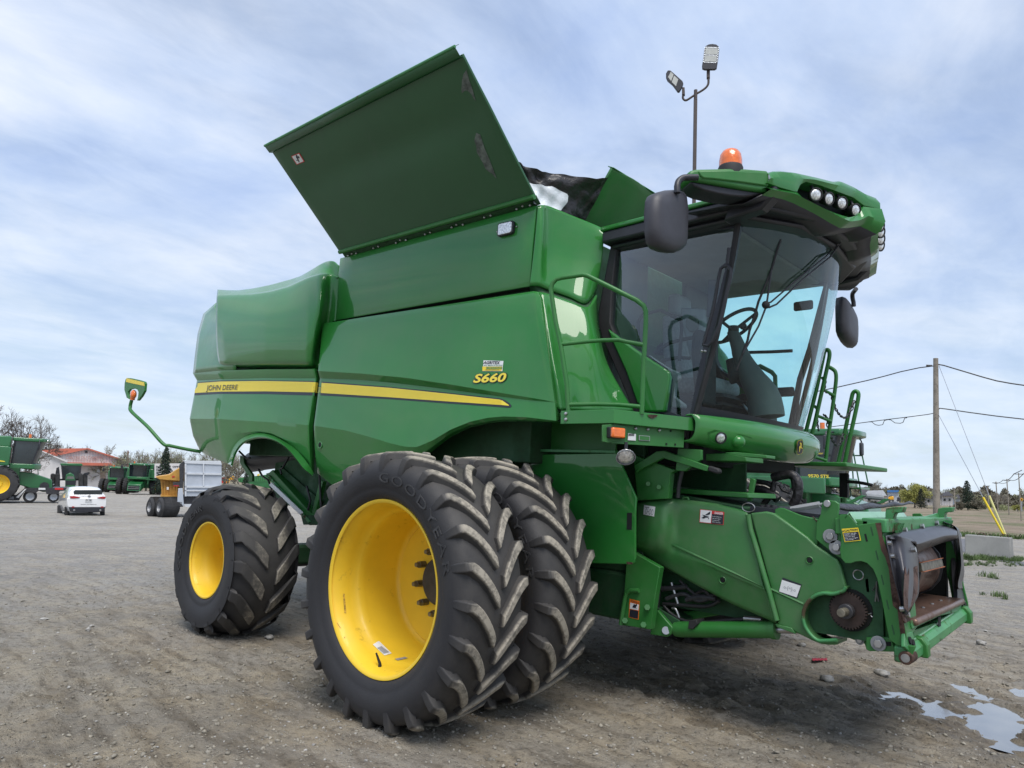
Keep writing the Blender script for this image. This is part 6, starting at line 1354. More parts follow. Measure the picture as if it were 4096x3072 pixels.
# grass and weeds
def tufts(name, spots, mt, h, n=26, kind='stuff'):
    rg = np.random.default_rng(5); vs = []; fs = []
    for (x, y, z_, sc) in spots:
        for _ in range(n):
            a = rg.uniform(0, 6.3); l = h*sc*rg.uniform(.5, 1.1); d = rg.uniform(.1, .9)*l; w_ = .008*sc; bx, by = x+rg.normal(0, .05*sc), y+rg.normal(0, .05*sc)
            dx_, dy_ = math.cos(a), math.sin(a); o_ = len(vs)
            vs += [(bx-dy_*w_, by+dx_*w_, z_), (bx+dy_*w_, by-dx_*w_, z_), (bx+dx_*d*.5+dy_*w_*.7, by+dy_*d*.5-dx_*w_*.7, z_+l*.6), (bx+dx_*d*.5-dy_*w_*.7, by+dy_*d*.5+dx_*w_*.7, z_+l*.6), (bx+dx_*d, by+dy_*d, z_+l*.85)]
            fs += [(o_, o_+1, o_+2, o_+3), (o_+3, o_+2, o_+4)]
    me_ = bpy.data.meshes.new(name); me_.from_pydata(vs, [], fs); me_.materials.append(mt); o = bpy.data.objects.new(name, me_); COL.objects.link(o); return tag(o, kind=kind)
gm = mat('grass_green', (.075, .12, .035), .8, noise=(3., .35)); spots = []
rgg = np.random.default_rng(9)
for x in np.linspace(1285, 1650, 60): p = atg('d3', x+rgg.uniform(-8, 8), 958+(x-1300)*.03+rgg.uniform(-8, 8)); spots.append((*p, rgg.uniform(.5, 1.1)))
for _ in range(60): p = atg('d3', rgg.uniform(1290, 1640), rgg.uniform(960, 1005)); spots.append((*p, rgg.uniform(.3, .7)))
for x, y, s_ in ((1455, 1070, .8), (1470, 1185, .8), (1340, 950, 1.), (1430, 960, .9)): p = atg('d3', x, y); spots += [(p[0]+rgg.normal(0, .16), p[1]+rgg.normal(0, .16), p[2], s_*rgg.uniform(.5, 1.2)) for _ in range(5)]
tufts('grass', spots, gm, .16)
dirf = np.array([fb[0]-fa[0], fb[1]-fa[1]]); dirf /= np.linalg.norm(dirf); nrmf = np.array([-dirf[1], dirf[0]]); nrmf = nrmf if nrmf[1] > 0 else -nrmf; spots = []
for _ in range(3600):
    t = rgg.uniform(-30, 45); o_ = abs(rgg.normal(0, 1.)); x, y = fa[0]+dirf[0]*t+nrmf[0]*o_, fa[1]+dirf[1]*t+nrmf[1]*o_; spots.append((x, y, 0, rgg.uniform(1.2, 2.2)))
tufts('grass', spots, gm, .15, n=9)
# ------------------------------------------------------------------ distant things
class Bg:                 # working frame: a vertical plane standing at a ground point, turned by yaw from facing the camera
    def __init__(s, G, yaw=0, parent=None):
        s.G = np.array(G); d = s.G[:2]-CO[:2]; s.dist = np.linalg.norm(d); a = math.atan2(-d[1], -d[0])+R(yaw); s.n = np.array([math.cos(a), math.sin(a), 0]); s.r = np.array([-s.n[1], s.n[0], 0]); s.par = parent
    def p(s, z, x, y, o=0): return atp(z, x, y, s.G-s.n*o, s.n)     # o metres behind the plane
    def prism(s, z, pts, o, th, name, mt, bevel=0, smooth=25, par=None):
        m_ = M().prism([s.p(z, x, y, o) for x, y in pts], -s.n*th); return m_.build(name, MAT[mt] if isinstance(mt, str) else mt, par or s.par, smooth=smooth, bevel=bevel)
    def wheel(s, z, x, y, rpx, o, w, name='wheel', rim='rim_grey', rr=.55, par=None, lugs=0):
        c = s.p(z, x, y, o); r = np.linalg.norm(s.p(z, x+rpx, y, o)-c); e = empty(name, tuple(c)); e.parent = par or s.par; e.rotation_euler = (0, 0, math.atan2(s.n[1], s.n[0])+R(90))
        pr = [(w*.5-.0, r*rr), (w*.5, r*.72), (w*.46, r*.93), (w*.36, r), (-w*.36, r), (-w*.46, r*.93), (-w*.5, r*.72), (-w*.5, r*rr)]
        M().lathe(pr, n=36).build('tyre', MAT['bg_rubber'], e)
        M().lathe([(-w*.5, r*rr), (-w*.42, r*rr*.9), (-w*.30, r*rr*.8), (-w*.22, r*.2), (-w*.3, r*.15), (-w*.3, 0)], n=30).build('rim', MAT[rim], e)
        if lugs:
            lm = M()
            for i in range(lugs):
                for sd in (-1, 1):
                    a = 2*math.pi*(i+(.5 if sd > 0 else 0))/lugs; da = 2.2/lugs
                    q = [((r+.0)*math.cos(a+k1), v, (r+.0)*math.sin(a+k1)) for k1, v in ((0, sd*w*.5), (.05, sd*w*.5), (da+.05, 0), (da, 0))]
                    q2 = [((r*1.045)*math.cos(a+k1), v, (r*1.045)*math.sin(a+k1)) for k1, v in ((0, sd*w*.48), (.05, sd*w*.48), (da+.05, 0), (da, 0))]
                    lm.add(q+q2, [(4, 5, 6, 7), (0, 1, 5, 4), (1, 2, 6, 5), (2, 3, 7, 6), (3, 0, 4, 7)])
            lm.build('tread', MAT['bg_rubber'], e, smooth=0)
        return e
mat('bg_rubber', (.035, .035, .037), .8, noise=(3., .3)); mat('rim_grey', (.35, .36, .38), .5, metal=.3, noise=(4., .1)); mat('bg_green', (.02, .14, .045), .35, coat=.6, noise=(1., .12))
mat('bg_glass', (.02, .03, .035), .08, spec=.8, noise=(1., .3)); mat('car_white', (.78, .79, .80), .25, coat=1., noise=(2., .02)); mat('tail_red', (.35, .015, .02), .2, coat=1., noise=(5., .1))
mat('hopper_yellow', (.55, .30, .06), .45, noise=(2., .12), dirt=((.2, .13, .06), 5., .5, .7, .5)); mat('panel_grey', (.42, .46, .52), .45, noise=(2., .06)); mat('panel_pale', (.55, .58, .62), .5, noise=(2., .06))
mat('siding_white', (.62, .60, .59), .7, noise=(1., .06)); mat('roof_red', (.50, .14, .09), .6, noise=(.6, .12)); mat('bark', (.12, .10, .085), .9, noise=(3., .3)); mat('bark_pale', (.20, .18, .15), .9, noise=(3., .3))
mat('pole_wood', (.27, .24, .20), .85, noise=(1.5, .2), dirt=((.14, .12, .10), 6., .5, .6, .6), bump=(20, .3, .01)); mat('pole_brown', (.055, .04, .035), .55, noise=(3., .15)); mat('concrete', (.27, .27, .255), .85, noise=(2., .12), dirt=((.2, .2, .2), 4., .5, .65, .5), bump=(30, .2, .01))
mat('spruce', (.028, .050, .030), .85, noise=(1.2, .4)); mat('willow', (.30, .30, .08), .8, noise=(1.2, .3)); mat('budding', (.27, .29, .15), .85, noise=(1., .3)); mat('bush', (.12, .11, .08), .9, noise=(1., .3)); mat('dark_evergreen', (.04, .05, .035), .9, noise=(2., .3))
mat('asphalt', (.13, .13, .14), .8, noise=(2., .1)); mat('roof_grey', (.13, .13, .15), .7, noise=(1., .1)); mat('roof_blue', (.05, .16, .38), .5, noise=(1., .1)); mat('brick_tan', (.35, .27, .22), .8, noise=(3., .15)); mat('wire', (.03, .03, .033), .6)
mat('guard_yellow', (.80, .60, .03), .5, noise=(3., .05)); mat('guard_pale', (.72, .68, .28), .5, noise=(3., .05)); mat('led_face', (.45, .46, .43), .4, noise=(8., .1)); mat('truck_red', (.45, .03, .03), .4, noise=(2., .1)); mat('truck_yellow', (.75, .38, .02), .4, noise=(2., .1))
def blades(spots, mt, name, par, size, seed=1, flat=.5):        # foliage: many small leaf faces
    rg = np.random.default_rng(seed); P_ = np.array(spots); n = len(P_); a = rg.normal(size=(n, 3)); a /= np.linalg.norm(a, axis=1)[:, None]; b = np.cross(a, rg.normal(size=(n, 3))); b /= np.linalg.norm(b, axis=1)[:, None]
    s_ = size*rg.uniform(.5, 1.3, (n, 1)); v = np.stack([P_-a*s_, P_+b*s_*flat, P_+a*s_, P_-b*s_*flat], 1).reshape(-1, 3)
    me_ = bpy.data.meshes.new(name); me_.vertices.add(len(v)); me_.vertices.foreach_set('co', v.ravel()); me_.loops.add(len(v)); me_.loops.foreach_set('vertex_index', np.arange(len(v), dtype=np.int32)); me_.polygons.add(n)
    me_.polygons.foreach_set('loop_start', np.arange(0, 4*n, 4, dtype=np.int32)); me_.polygons.foreach_set('loop_total', np.full(n, 4, np.int32)); me_.update(calc_edges=True); me_.materials.append(mt); o = bpy.data.objects.new(name, me_); COL.objects.link(o); o.parent = par; return o
def branch_tree(G, H, seed, label, spread=.5, lean=0, mt='bark', leaf=None, leafn=0, depth=6, group=None, minr=.012, name='bare_tree', r0=None, up=.25, leafs=.12, trunk=.18):
    rg = np.random.default_rng(seed); t_ = empty(name, (0, 0, 0), label=label, cat='tree', group=group); tr = M(); cr = M(); tips = []
    def go(p, d, l, r, k_):
        n = 4; pts = [p]; q = p.copy(); dd = d.copy()
        for i in range(n): dd = dd+rg.normal(0, .11, 3)+np.array([0, 0, up*.12]); dd /= np.linalg.norm(dd); q = q+dd*l/n; pts.append(q.copy())
        (tr if k_ == 0 else cr).tube(pts, list(np.linspace(r, max(minr*.6, r*.68), n+1)), 6 if k_ < 2 else (4 if k_ < 4 else 3), cap=False)
        if k_ >= depth-2: tips.extend(pts[1:])
        if k_ >= depth: return
        for j in range(3 if k_ < depth-1 else 4):
            a = rg.uniform(0, 2*math.pi); e = np.cross(dd, [math.cos(a), math.sin(a), .3]); e /= np.linalg.norm(e)
            nd = dd*(1-spread*.45)+e*spread*rg.uniform(.7, 1.3); nd /= np.linalg.norm(nd); st_p = pts[-1] if j == 0 else pts[rg.integers(2, n+1)]
            go(st_p, nd, l*rg.uniform(.62, .86), max(minr, r*.6), k_+1)
    d0 = np.array([lean, 0, 1.]); go(np.array(G, float), d0/np.linalg.norm(d0), H*trunk*1.3, r0 or H*.028, 0)
    tr.build('trunk', MAT[mt], t_); c_ = cr.build('crown', MAT[mt], t_, smooth=60)
    if leaf:
        T_a = np.array(tips); idx = rg.integers(0, len(T_a), leafn); blades(T_a[idx]+rg.normal(0, H*.02, (leafn, 3)), MAT[leaf], 'foliage', t_, leafs, seed)
    return t_
def conifer(G, H, W_, seed, label, mt='spruce', name='spruce_tree', n=5200):
    rg = np.random.default_rng(seed); t_ = empty(name, (0, 0, 0), label=label, cat='tree'); G = np.array(G, float)
    M().tube([G, G+np.array([0, 0, H*.97])], [H*.018, .02], 7).build('trunk', MAT['bark'], t_)
    sp_ = []; br = M()
    nb = 110
    for i in range(nb):
        f = .08+.9*(i/nb); z_ = H*f; L_ = W_*.5*(1-f)**.8*rg.uniform(.7, 1.2)+.05*W_; a = i*2.4+rg.uniform(-.3, .3); dr_ = np.array([math.cos(a), math.sin(a), 0])
        k_ = int(n/nb*(L_/(W_*.35)+.15))
        t = rg.random(k_)**.6; pts = G+np.array([0, 0, z_])+dr_*L_*t[:, None]+np.array([0, 0, 1])*(.10*L_*t-.28*L_*t**2+.0)[:, None]+rg.normal(0, 1, (k_, 3))*np.array([.07, .07, .05])*W_*.45*(1.1-t)[:, None]
        sp_ += pts.tolist()
    blades(sp_, MAT[mt], 'crown', t_, H*.022, seed, .35); return t_
def bushy(G, H, W_, seed, label, mt, name, n=5000, cat='tree', zmin=.1, leaf=.03, tr=True, group=None):
    rg = np.random.default_rng(seed); t_ = empty(name, (0, 0, 0), label=label, cat=cat, group=group); G = np.array(G, float); cl_ = []
    for _ in range(26): u = rg.normal(size=3); u /= np.linalg.norm(u); rr_ = rg.random()**.5; cl_.append((u*np.array([W_*.42, W_*.42, H*(1-zmin)*.42])*rr_+np.array([0, 0, H*(zmin+(1-zmin)*.52)]), rg.uniform(.1, .22)))
    sp_ = []
    for c_, s_ in cl_: k_ = n//26; u = rg.normal(size=(k_, 3)); u /= np.linalg.norm(u, axis=1)[:, None]; sp_ += (G+c_+u*(rg.random((k_, 1))**.4)*np.array([W_, W_, H])*s_).tolist()
    sp_ = [p for p in sp_ if p[2] > G[2]+.05]
    if tr: M().tube([G, G+np.array([0, 0, H*.6])], [H*.03, H*.015], 6).build('trunk', MAT['bark'], t_)
    blades(sp_, MAT[mt], 'crown', t_, H*leaf, seed, .5); return t_
def size_at(z, G, px): return px*ZOOM[z][2]/4/CAM[6]*abs((np.array(G)-CO)@CF)
# ---- second combine model used for every other combine on the yard
def far_combine(loc, heading, scale, label, number=None, duals=True, words=None, group='other green combines on the yard'):
    r_ = empty('combine_harvester', tuple(loc), heading, label, 'combine harvester', group); r_.scale = (scale,)*3
    G_ = MAT['bg_green']
    for sd in (-1, 1):
        for yy in ((1.5, 2.25) if duals else (1.7,)):
            w_ = empty('front_wheel', (0, sd*yy, .95)); w_.parent = r_; w_.rotation_euler = (0, 0, 0 if sd < 0 else math.pi)
            M().lathe([(.26, .55), (.27, .75), (.22, .93), (.1, .95), (-.1, .95), (-.22, .93), (-.27, .75), (-.26, .55)], n=40).build('tyre', MAT['bg_rubber'], w_)
            lm = M()
            for i in range(22):
                for s2 in (-1, 1):
                    a = 2*math.pi*(i+(.5 if s2 > 0 else 0))/22
                    q = [(rr*math.cos(a+k1), v, rr*math.sin(a+k1)) for rr in (.93, 1.0) for k1, v in ((0, s2*.27), (.07, s2*.27), (-.13, 0), (-.2, 0))]
                    lm.add(q, [(4, 5, 6, 7), (0, 1, 5, 4), (1, 2, 6, 5), (2, 3, 7, 6), (3, 0, 4, 7)])
            lm.build('tread', MAT['bg_rubber'], w_, smooth=0)
            M().lathe([(-.25, .58), (-.22, .54), (-.1, .50), (.0, .48), (.02, .2), (-.04, .16), (-.04, 0)], n=36).build('rim', MAT['rim_yellow'], w_)
        w_ = empty('rear_wheel', (-3.5, sd*1.6, .75)); w_.parent = r_; w_.rotation_euler = (0, 0, 0 if sd < 0 else math.pi)
        M().lathe([(.28, .4), (.3, .6), (.22, .75), (-.22, .75), (-.3, .6), (-.28, .4)], n=36).build('tyre', MAT['bg_rubber'], w_)
        M().lathe([(-.28, .4), (-.2, .36), (-.05, .34), (0, 0)], n=30).build('rim', MAT['rim_yellow'], w_)
    side = [(.35, 2.0), (.35, 3.1), (.15, 3.15), (-2.6, 3.1), (-3.2, 3.3), (-4.4, 3.1), (-4.8, 2.4), (-4.6, 1.6), (-4.1, 1.3), (-3.9, 1.6), (-3.2, 1.75), (-2.7, 1.5), (-2.4, 1.2), (-1.3, 1.2), (-1.0, 1.7), (-.4, 2.0)]
    M().prism([(x, -1.55, z) for x, z in side], (0, 3.1, 0)).build('body', G_, r_, bevel=.06, bevseg=3)
    M().prism([(x, -1.45, z) for x, z in [(.3, 3.1), (.3, 3.75), (-2.5, 3.75), (-2.6, 3.1)]], (0, 2.9, 0)).build('grain_tank', G_, r_, bevel=.08, bevseg=3)
    for sd in (-1, 1):
        M().prism([(x, sd*1.565, z) for x, z in [(.1, 2.28), (-1.6, 2.42), (-4.7, 2.45), (-4.75, 2.32), (-1.6, 2.28), (.15, 2.22)]], (0, sd*.008, 0)).build('stripe', MAT['stripe_yellow'], r_)
        M().prism([(x, sd*.9, z) for x, z in [(.45, 2.15), (1.45, 2.15), (1.75, 3.5), (.5, 3.5)]], (0, -sd*.03, 0)).build('side_window', MAT['bg_glass'], r_)
        M().tube([(1.45, sd*.92, 2.1), (1.78, sd*.92, 3.52)], .04).build('pillar', MAT['black_plastic'], r_); M().tube([(.45, sd*.92, 2.1), (.48, sd*.92, 3.52)], .05).build('pillar', MAT['black_plastic'], r_)
        M().tube([(1.7, sd*1.0, 3.6), (1.7, sd*1.75, 3.55), (1.72, sd*1.8, 3.45)], .025).build('mirror_arm', MAT['black_plastic'], r_)
        M().box(1.66, 1.76, sd*1.8-.13, sd*1.8+.13, 3.0, 3.45).build('mirror', MAT['black_plastic'], r_, bevel=.04)
    M().grid([[(1.45+.3*v+.28*(1-(abs(y)/.9)**2), y, 2.15+1.35*v) for y in np.linspace(-.9, .9, 10)] for v in (0, .5, 1)]).build('windshield', MAT['bg_glass'], r_)
    M().prism([(.35, -1.0, 3.5), (1.9, -1.05, 3.5), (2.25, -.5, 3.5), (2.25, .5, 3.5), (1.9, 1.05, 3.5), (.35, 1.0, 3.5)], (0, 0, .22)).build('cab_roof', G_, r_, bevel=.06, bevseg=3)
    for y in (-.75, -.5, -.28, .28, .5, .75): M().cyl((2.24-abs(y)*.2, y, 3.6), (2.3-abs(y)*.2, y, 3.6), .06).build('roof_lamp', MAT['lens'], r_)
    M().prism([(.35, -1.1, 1.85), (1.6, -1.1, 1.85), (1.95, -.5, 1.85), (1.95, .5, 1.85), (1.6, 1.1, 1.85), (.35, 1.1, 1.85)], (0, 0, .3)).build('cab_base', G_, r_, bevel=.05, bevseg=3)
    M().box(-1.4, .9, -1.2, 1.2, .8, 1.9).build('chassis', MAT['under_green'], r_, bevel=.03)
    M().prism([(.5, -.72, 1.7), (1.6, -.72, 1.6), (2.6, -.72, 1.25), (2.72, -.72, .5), (2.2, -.72, .5), (.6, -.72, 1.0)], (0, 1.44, 0)).build('feeder_house', G_, r_, bevel=.04)
    M().box(2.6, 2.725, -.6, .6, .62, 1.1, rot=None).build('feeder_mouth', MAT['dark_void'], r_)
    for zz in (.75, .95): M().box(2.68, 2.76, -.62, .62, zz-.02, zz+.03).build('feeder_slat', MAT['steel'], r_)
    M().cyl((2.25, -.74, .85), (2.25, -.78, .85), .25).build('drive_cover', MAT['dark_steel'], r_)
    for a, b in (((1.55, 1.25, 1.3), (1.3, 1.25, 3.0)), ((1.9, 1.25, 1.3), (1.6, 1.25, 3.1)), ((1.9, 1.9, 1.9), (1.7, 1.9, 3.0)), ((1.4, 1.9, 1.9), (1.35, 1.9, 3.0)), ((1.35, 1.9, 3.0), (1.7, 1.9, 3.0))): M().tube([a, b], .025).build('handrail', G_, r_)
    M().box(.4, 1.9, 1.0, 2.0, 1.82, 1.88).build('platform', G_, r_)
    M().cyl((1.2, -.6, 3.72), (1.2, -.6, 3.95), .08).build('beacon', MAT['orange_lens'], r_)
    if words:
        for s_, x, z_, w__, h__, yy in words:
            text3d(s_, (x, yy, z_), (1, 0, 0), (0, 0, 1), w__, h__, offset=.02).build('lettering', MAT['stripe_yellow'], r_, smooth=0)
    return r_
# combine parked behind the ladder, seen past the cab
pc = at('d4', 222, 782, Z=3.72)
FC = far_combine((pc[0]-1.25, pc[1], 0), 0, 1., 'green combine half hidden behind the ladder of the big combine, orange beacon', )
for s_, x0, x1, yb, yt in (('9570 STS', 60, 212, 1124, 1100), ('Bullet Rotor', 20, 172, 952, 936)):
    a_ = at('d4', x0, yb, Y=pc[1]-1.62); b_ = at('d4', x1, yb, Y=pc[1]-1.62); c_ = at('d4', x0, yt, Y=pc[1]-1.62)
    text3d(s_, a_-np.array(FC.location), (1, 0, 0), (0, 0, 1), b_[0]-a_[0], c_[2]-a_[2], offset=.03).build('lettering', MAT['stripe_yellow'], FC, smooth=0)
M().box(-.95, 1.6, -1.61, -1.5, 1.6, 2.1).build('side_shield', MAT['bg_green'], FC, bevel=.03)
# combine riding on the low trailer at the left edge
Gt = atg('d5', 290, 1210); bgt = Bg(Gt, 0)
hd = math.atan2(bgt.r[1], bgt.r[0])
cw = bgt.p('d5', 2, 1022, 1.4)
s1 = size_at('d5', Gt, 155)/.98
far_combine((cw[0], cw[1], cw[2]-.95*s1), hd, s1, 'green combine riding on a low trailer at the left edge, yellow wheel rim', words=[('S780', -.75, 2.55, .55, .2, -1.575)])
# lowbed trailer
lt = empty('lowbed_trailer', (0, 0, 0), label='black low-bed trailer with red and white tape under the loaded combine', cat='trailer'); bgt.par = lt
bgt.prism('d5', [(-400, 1150), (150, 1150), (245, 1072), (660, 1070), (660, 1095), (560, 1100), (560, 1130), (440, 1130), (430, 1098), (365, 1098), (340, 1120), (230, 1110), (180, 1190), (-400, 1190)], -.15, 2.6, 'deck_frame', 'dark_steel')
bgt.prism('d5', [(365, 1070), (430, 1070), (430, 1088), (365, 1088)], -.18, .03, 'reflective_tape', 'white_decal'); bgt.prism('d5', [(520, 1070), (600, 1070), (600, 1088), (520, 1088)], -.18, .03, 'reflective_tape', 'red_decal')
bgt.prism('d5', [(150, 1160), (235, 1080), (250, 1080), (175, 1165)], -.17, .03, 'reflective_tape', 'white_decal'); bgt.prism('d5', [(175, 1135), (200, 1115), (215, 1108), (190, 1132)], -.165, .03, 'reflective_tape', 'red_decal')
bgt.prism('d5', [(0, 1152), (60, 1152), (60, 1180), (0, 1180)], -.18, .03, 'reflective_tape', 'white_decal'); bgt.prism('d5', [(60, 1152), (130, 1152), (130, 1180), (60, 1180)], -.18, .03, 'reflective_tape', 'grey_decal')
for x, y, r in ((285, 1150, 68), (508, 1155, 58)):
    bgt.wheel('d5', x, y, r, .3, .5, rim='panel_pale', rr=.62); bgt.wheel('d5', x, y, r, 2.2, .5, rim='panel_pale', rr=.62)
# tractor behind it
Gk = atg('d5', 660, 1118); bk = Bg(Gk, 0); tk = empty('tractor', (0, 0, 0), label='green tractor with dark cab facing the camera behind the white car', cat='tractor'); bk.par = tk
bk.prism('d5', [(575, 835), (770, 838), (785, 850), (780, 862), (580, 858), (570, 848)], .8, 1.6, 'cab_roof', 'bg_green', bevel=.05)
bk.prism('d5', [(585, 860), (765, 860), (750, 985), (600, 985)], .9, 1.4, 'cab_glass', 'bg_glass'); bk.prism('d5', [(578, 858), (592, 858), (605, 985), (590, 985)], .85, .1, 'cab_pillar', 'black_plastic'); bk.prism('d5', [(752, 858), (772, 858), (760, 985), (745, 985)], .85, .1, 'cab_pillar', 'black_plastic')
bk.prism('d5', [(625, 945), (665, 925), (700, 945), (715, 1000), (715, 1070), (618, 1070), (618, 1000)], -.8, 2.2, 'hood', 'bg_green', bevel=.08); bk.prism('d5', [(640, 960), (695, 960), (705, 985), (630, 985)], -.83, .05, 'grille', 'headliner')
bk.prism('d5', [(618, 1000), (722, 1000), (718, 1045), (625, 1045)], -.84, .05, 'grille', 'black_plastic'); bk.prism('d5', [(632, 1045), (708, 1045), (700, 1080), (640, 1080)], -1.0, .3, 'front_weight', 'bg_green')
bk.prism('d5', [(540, 985), (800, 985), (800, 1000), (540, 1000)], 1.0, .8, 'fender', 'black_plastic')
for x in (500, 545, 765, 808):
    w_ = bk.prism('d5', [(x-22, 950), (x-16, 935), (x+16, 935), (x+22, 950), (x+22, 1100), (x+16, 1115), (x-16, 1115), (x-22, 1100)], .9 if x in (500, 808) else -.2, 1.5, 'wheel', 'bg_rubber', bevel=.1)
bk.prism('d5', [(535, 880), (560, 870), (570, 960), (545, 990), (520, 960)], .8, .1, 'mirror', 'black_plastic'); bk.prism('d5', [(795, 930), (845, 920), (855, 930), (820, 960)], .8, .1, 'mirror', 'black_plastic')
# combines in the row, noses toward the camera
for (cx_, cy_, wpx, yw, off, lb) in ((1320, 1128, 400, -14, 0, 'green combine facing the camera between the tractor and the yellow hopper trailer'), (1120, 1112, 330, -16, 5, 'green combine standing in the row left of the front-facing one, side showing'), (560, 1060, 300, -10, 9, 'dark green combine mostly hidden behind the tractor')):
    G = atg('d5', cx_, cy_); b_ = Bg(G); s_ = size_at('d5', G, wpx)/5.0; back_ = b_.G-b_.n*(2.5*s_+off)
    back_[2] = float(far_z(back_[0], back_[1])); far_combine(back_, math.atan2(b_.n[1], b_.n[0])+R(yw), s_*(1+off/b_.dist), lb)
# white hatchback
Gc = atg('d5', 810, 1332); bc_ = Bg(Gc, 0); car = empty('parked_car', (0, 0, 0), label='white hatchback parked on the gravel with its tail toward the camera', cat='car'); bc_.par = car
def carrings():
    # cross sections from tail to nose; px outline at the tail, shifting left going forward
    base = [(640, 1235), (632, 1180), (640, 1130), (660, 1100), (678, 1075), (740, 1062), (820, 1058), (900, 1062), (950, 1075), (975, 1110), (1000, 1150), (1010, 1190), (1005, 1240), (985, 1290), (660, 1290)]
    return base
cb_ = carrings(); cen = np.array([820, 1180.])
R_ = []
for o, s_, zs in ((.25, .93, 0), (.0, .97, 0), (-.06, .985, 0), (-.0, 1., 0)):
    pass
def ring(o, top, wid, low=1290, sh=0):     # rounded car section o metres ahead of the tail; top px, half width px
    cx_ = 822+sh; pts = []
    belt = 1140
    prof = [(-wid*.92, low), (-wid, low-45), (-wid*1.0, 1190), (-wid*.97, belt)]
    if top < belt-20: prof += [(-wid*.80, top+22), (-wid*.70, top+6), (-wid*.35, top)]
    else: prof += [(-wid*.9, top+3), (-wid*.8, top), (-wid*.4, top-2)]
    prof = prof+[(0, top-1)]+[(-x, y) for x, y in prof[::-1]]
    return [bc_.p('d5', cx_+x, y, o) for x, y in prof]
sec = [(-.05, 1150, 150), (-.02, 1138, 172), (.0, 1128, 180), (.25, 1085, 186), (.5, 1064, 188), (1.2, 1056, 190), (2.0, 1060, 190), (2.6, 1090, 190), (3.1, 1138, 188), (3.9, 1152, 180), (4.2, 1175, 160)]
k_f = bc_.dist/ (bc_.dist)
rings = []
for o, tp_, wd in sec:
    f = 1/(1+o/bc_.dist); rings.append(ring(o, 1290-(1290-tp_)*1., wd*(1-.035*max(o, 0)), sh=-o*29))
# bring every section back to its true width
R2 = []
for (o, tp_, wd), rg_r in zip(sec, rings):
    R2.append([p for p in rg_r])
cb = M().grid(R2); cb.f.append(tuple(range(len(R2[0])))[::-1]); cb.build('body', MAT['car_white'], car, smooth=45, bevel=.0)
bc_.prism('d5', [(700, 1120), (695, 1105), (712, 1090), (960, 1090), (972, 1110), (968, 1130), (700, 1133)], -.03+.0, .12, 'rear_window', 'bg_glass', bevel=.01)
bc_.prism('d5', [(650, 1252), (1000, 1252), (985, 1296), (905, 1303), (730, 1303), (660, 1296)], -.10, .2, 'bumper_trim', 'black_plastic', bevel=.02)
bc_.prism('d5', [(636, 1165), (1006, 1165), (1008, 1235), (1000, 1256), (648, 1256), (636, 1235)], -.075, .2, 'bumper', 'car_white', bevel=.03)
for pts in ([(660, 1150), (700, 1146), (760, 1160), (745, 1168), (690, 1172), (665, 1168)], [(1002, 1155), (970, 1152), (922, 1162), (935, 1170), (980, 1175), (1000, 1172)]): bc_.prism('d5', pts, -.1, .1, 'tail_lamp', 'tail_red', bevel=.01)
for x in (693, 968): bc_.prism('d5', [(x-12, 1246), (x+12, 1246), (x+12, 1258), (x-12, 1258)], -.11, .05, 'reflector', 'tail_red')
for x in (703, 951): c_ = bc_.p('d5', x, 1281, -.13); M().tube([c_, c_-bc_.n*.2], .045, 12).build('exhaust_tip', MAT['steel'], car)
bc_.prism('d5', [(808, 1172), (872, 1172), (872, 1200), (808, 1200)], -.11, .03, 'number_plate', 'white_decal'); 
def bgt_text(b, z, x0, x1, yb, yt, s, mt, o, par, **k):
    a = b.p(z, x0, yb, o); c_ = b.p(z, x1, yb, o); d_ = b.p(z, x0, yt, o); w_ = np.linalg.norm(c_-a); ux = (c_-a)/w_; h_ = np.linalg.norm(d_-a)
    text3d(s, a, ux, (0, 0, 1), w_, h_, **k).build('lettering', MAT[mt], par, smooth=0)
bgt_text(bc_, 'd5', 812, 868, 1196, 1178, 'FLW 378G', 'black_vinyl', -.115, car, offset=.02); bgt_text(bc_, 'd5', 762, 915, 1232, 1223, 'www.agritex.ca', 'black_vinyl', -.085, car, offset=.02)
bgt_text(bc_, 'd5', 775, 825, 1152, 1146, 'Agritex', 'black_vinyl', -.06, car); bgt_text(bc_, 'd5', 560, 600, 1225, 1208, 'AGR', 'black_vinyl', .6, car) if False else None
c_ = bc_.p('d5', 845, 1150, -.06); M().tube([c_, c_+bc_.n*.02], .06, 14).build('tailgate_emblem', MAT['steel'], car)
for x, y, o in ((634, 1300, .7), (972, 1300, .7), (566, 1287, 3.2), (860, 1285, 3.4)):
    bc_.prism('d5', [(x-24, y-45), (x-20, y-50), (x+18, y-50), (x+22, y-45), (x+22, y+24), (x+16, y+31), (x-18, y+31), (x-24, y+24)], o-.3, .62, 'wheel', 'bg_rubber', bevel=.05)
bc_.prism('d5', [(640, 1128), (662, 1098), (678, 1084), (690, 1080), (672, 1110), (650, 1140)], .35, 1.6, 'side_window', 'bg_glass'); M().tube([bc_.p('d5', 828, 1060, 1.5), bc_.p('d5', 826, 1035, 1.7)], .01, 5).build('aerial', MAT['black_plastic'], car)
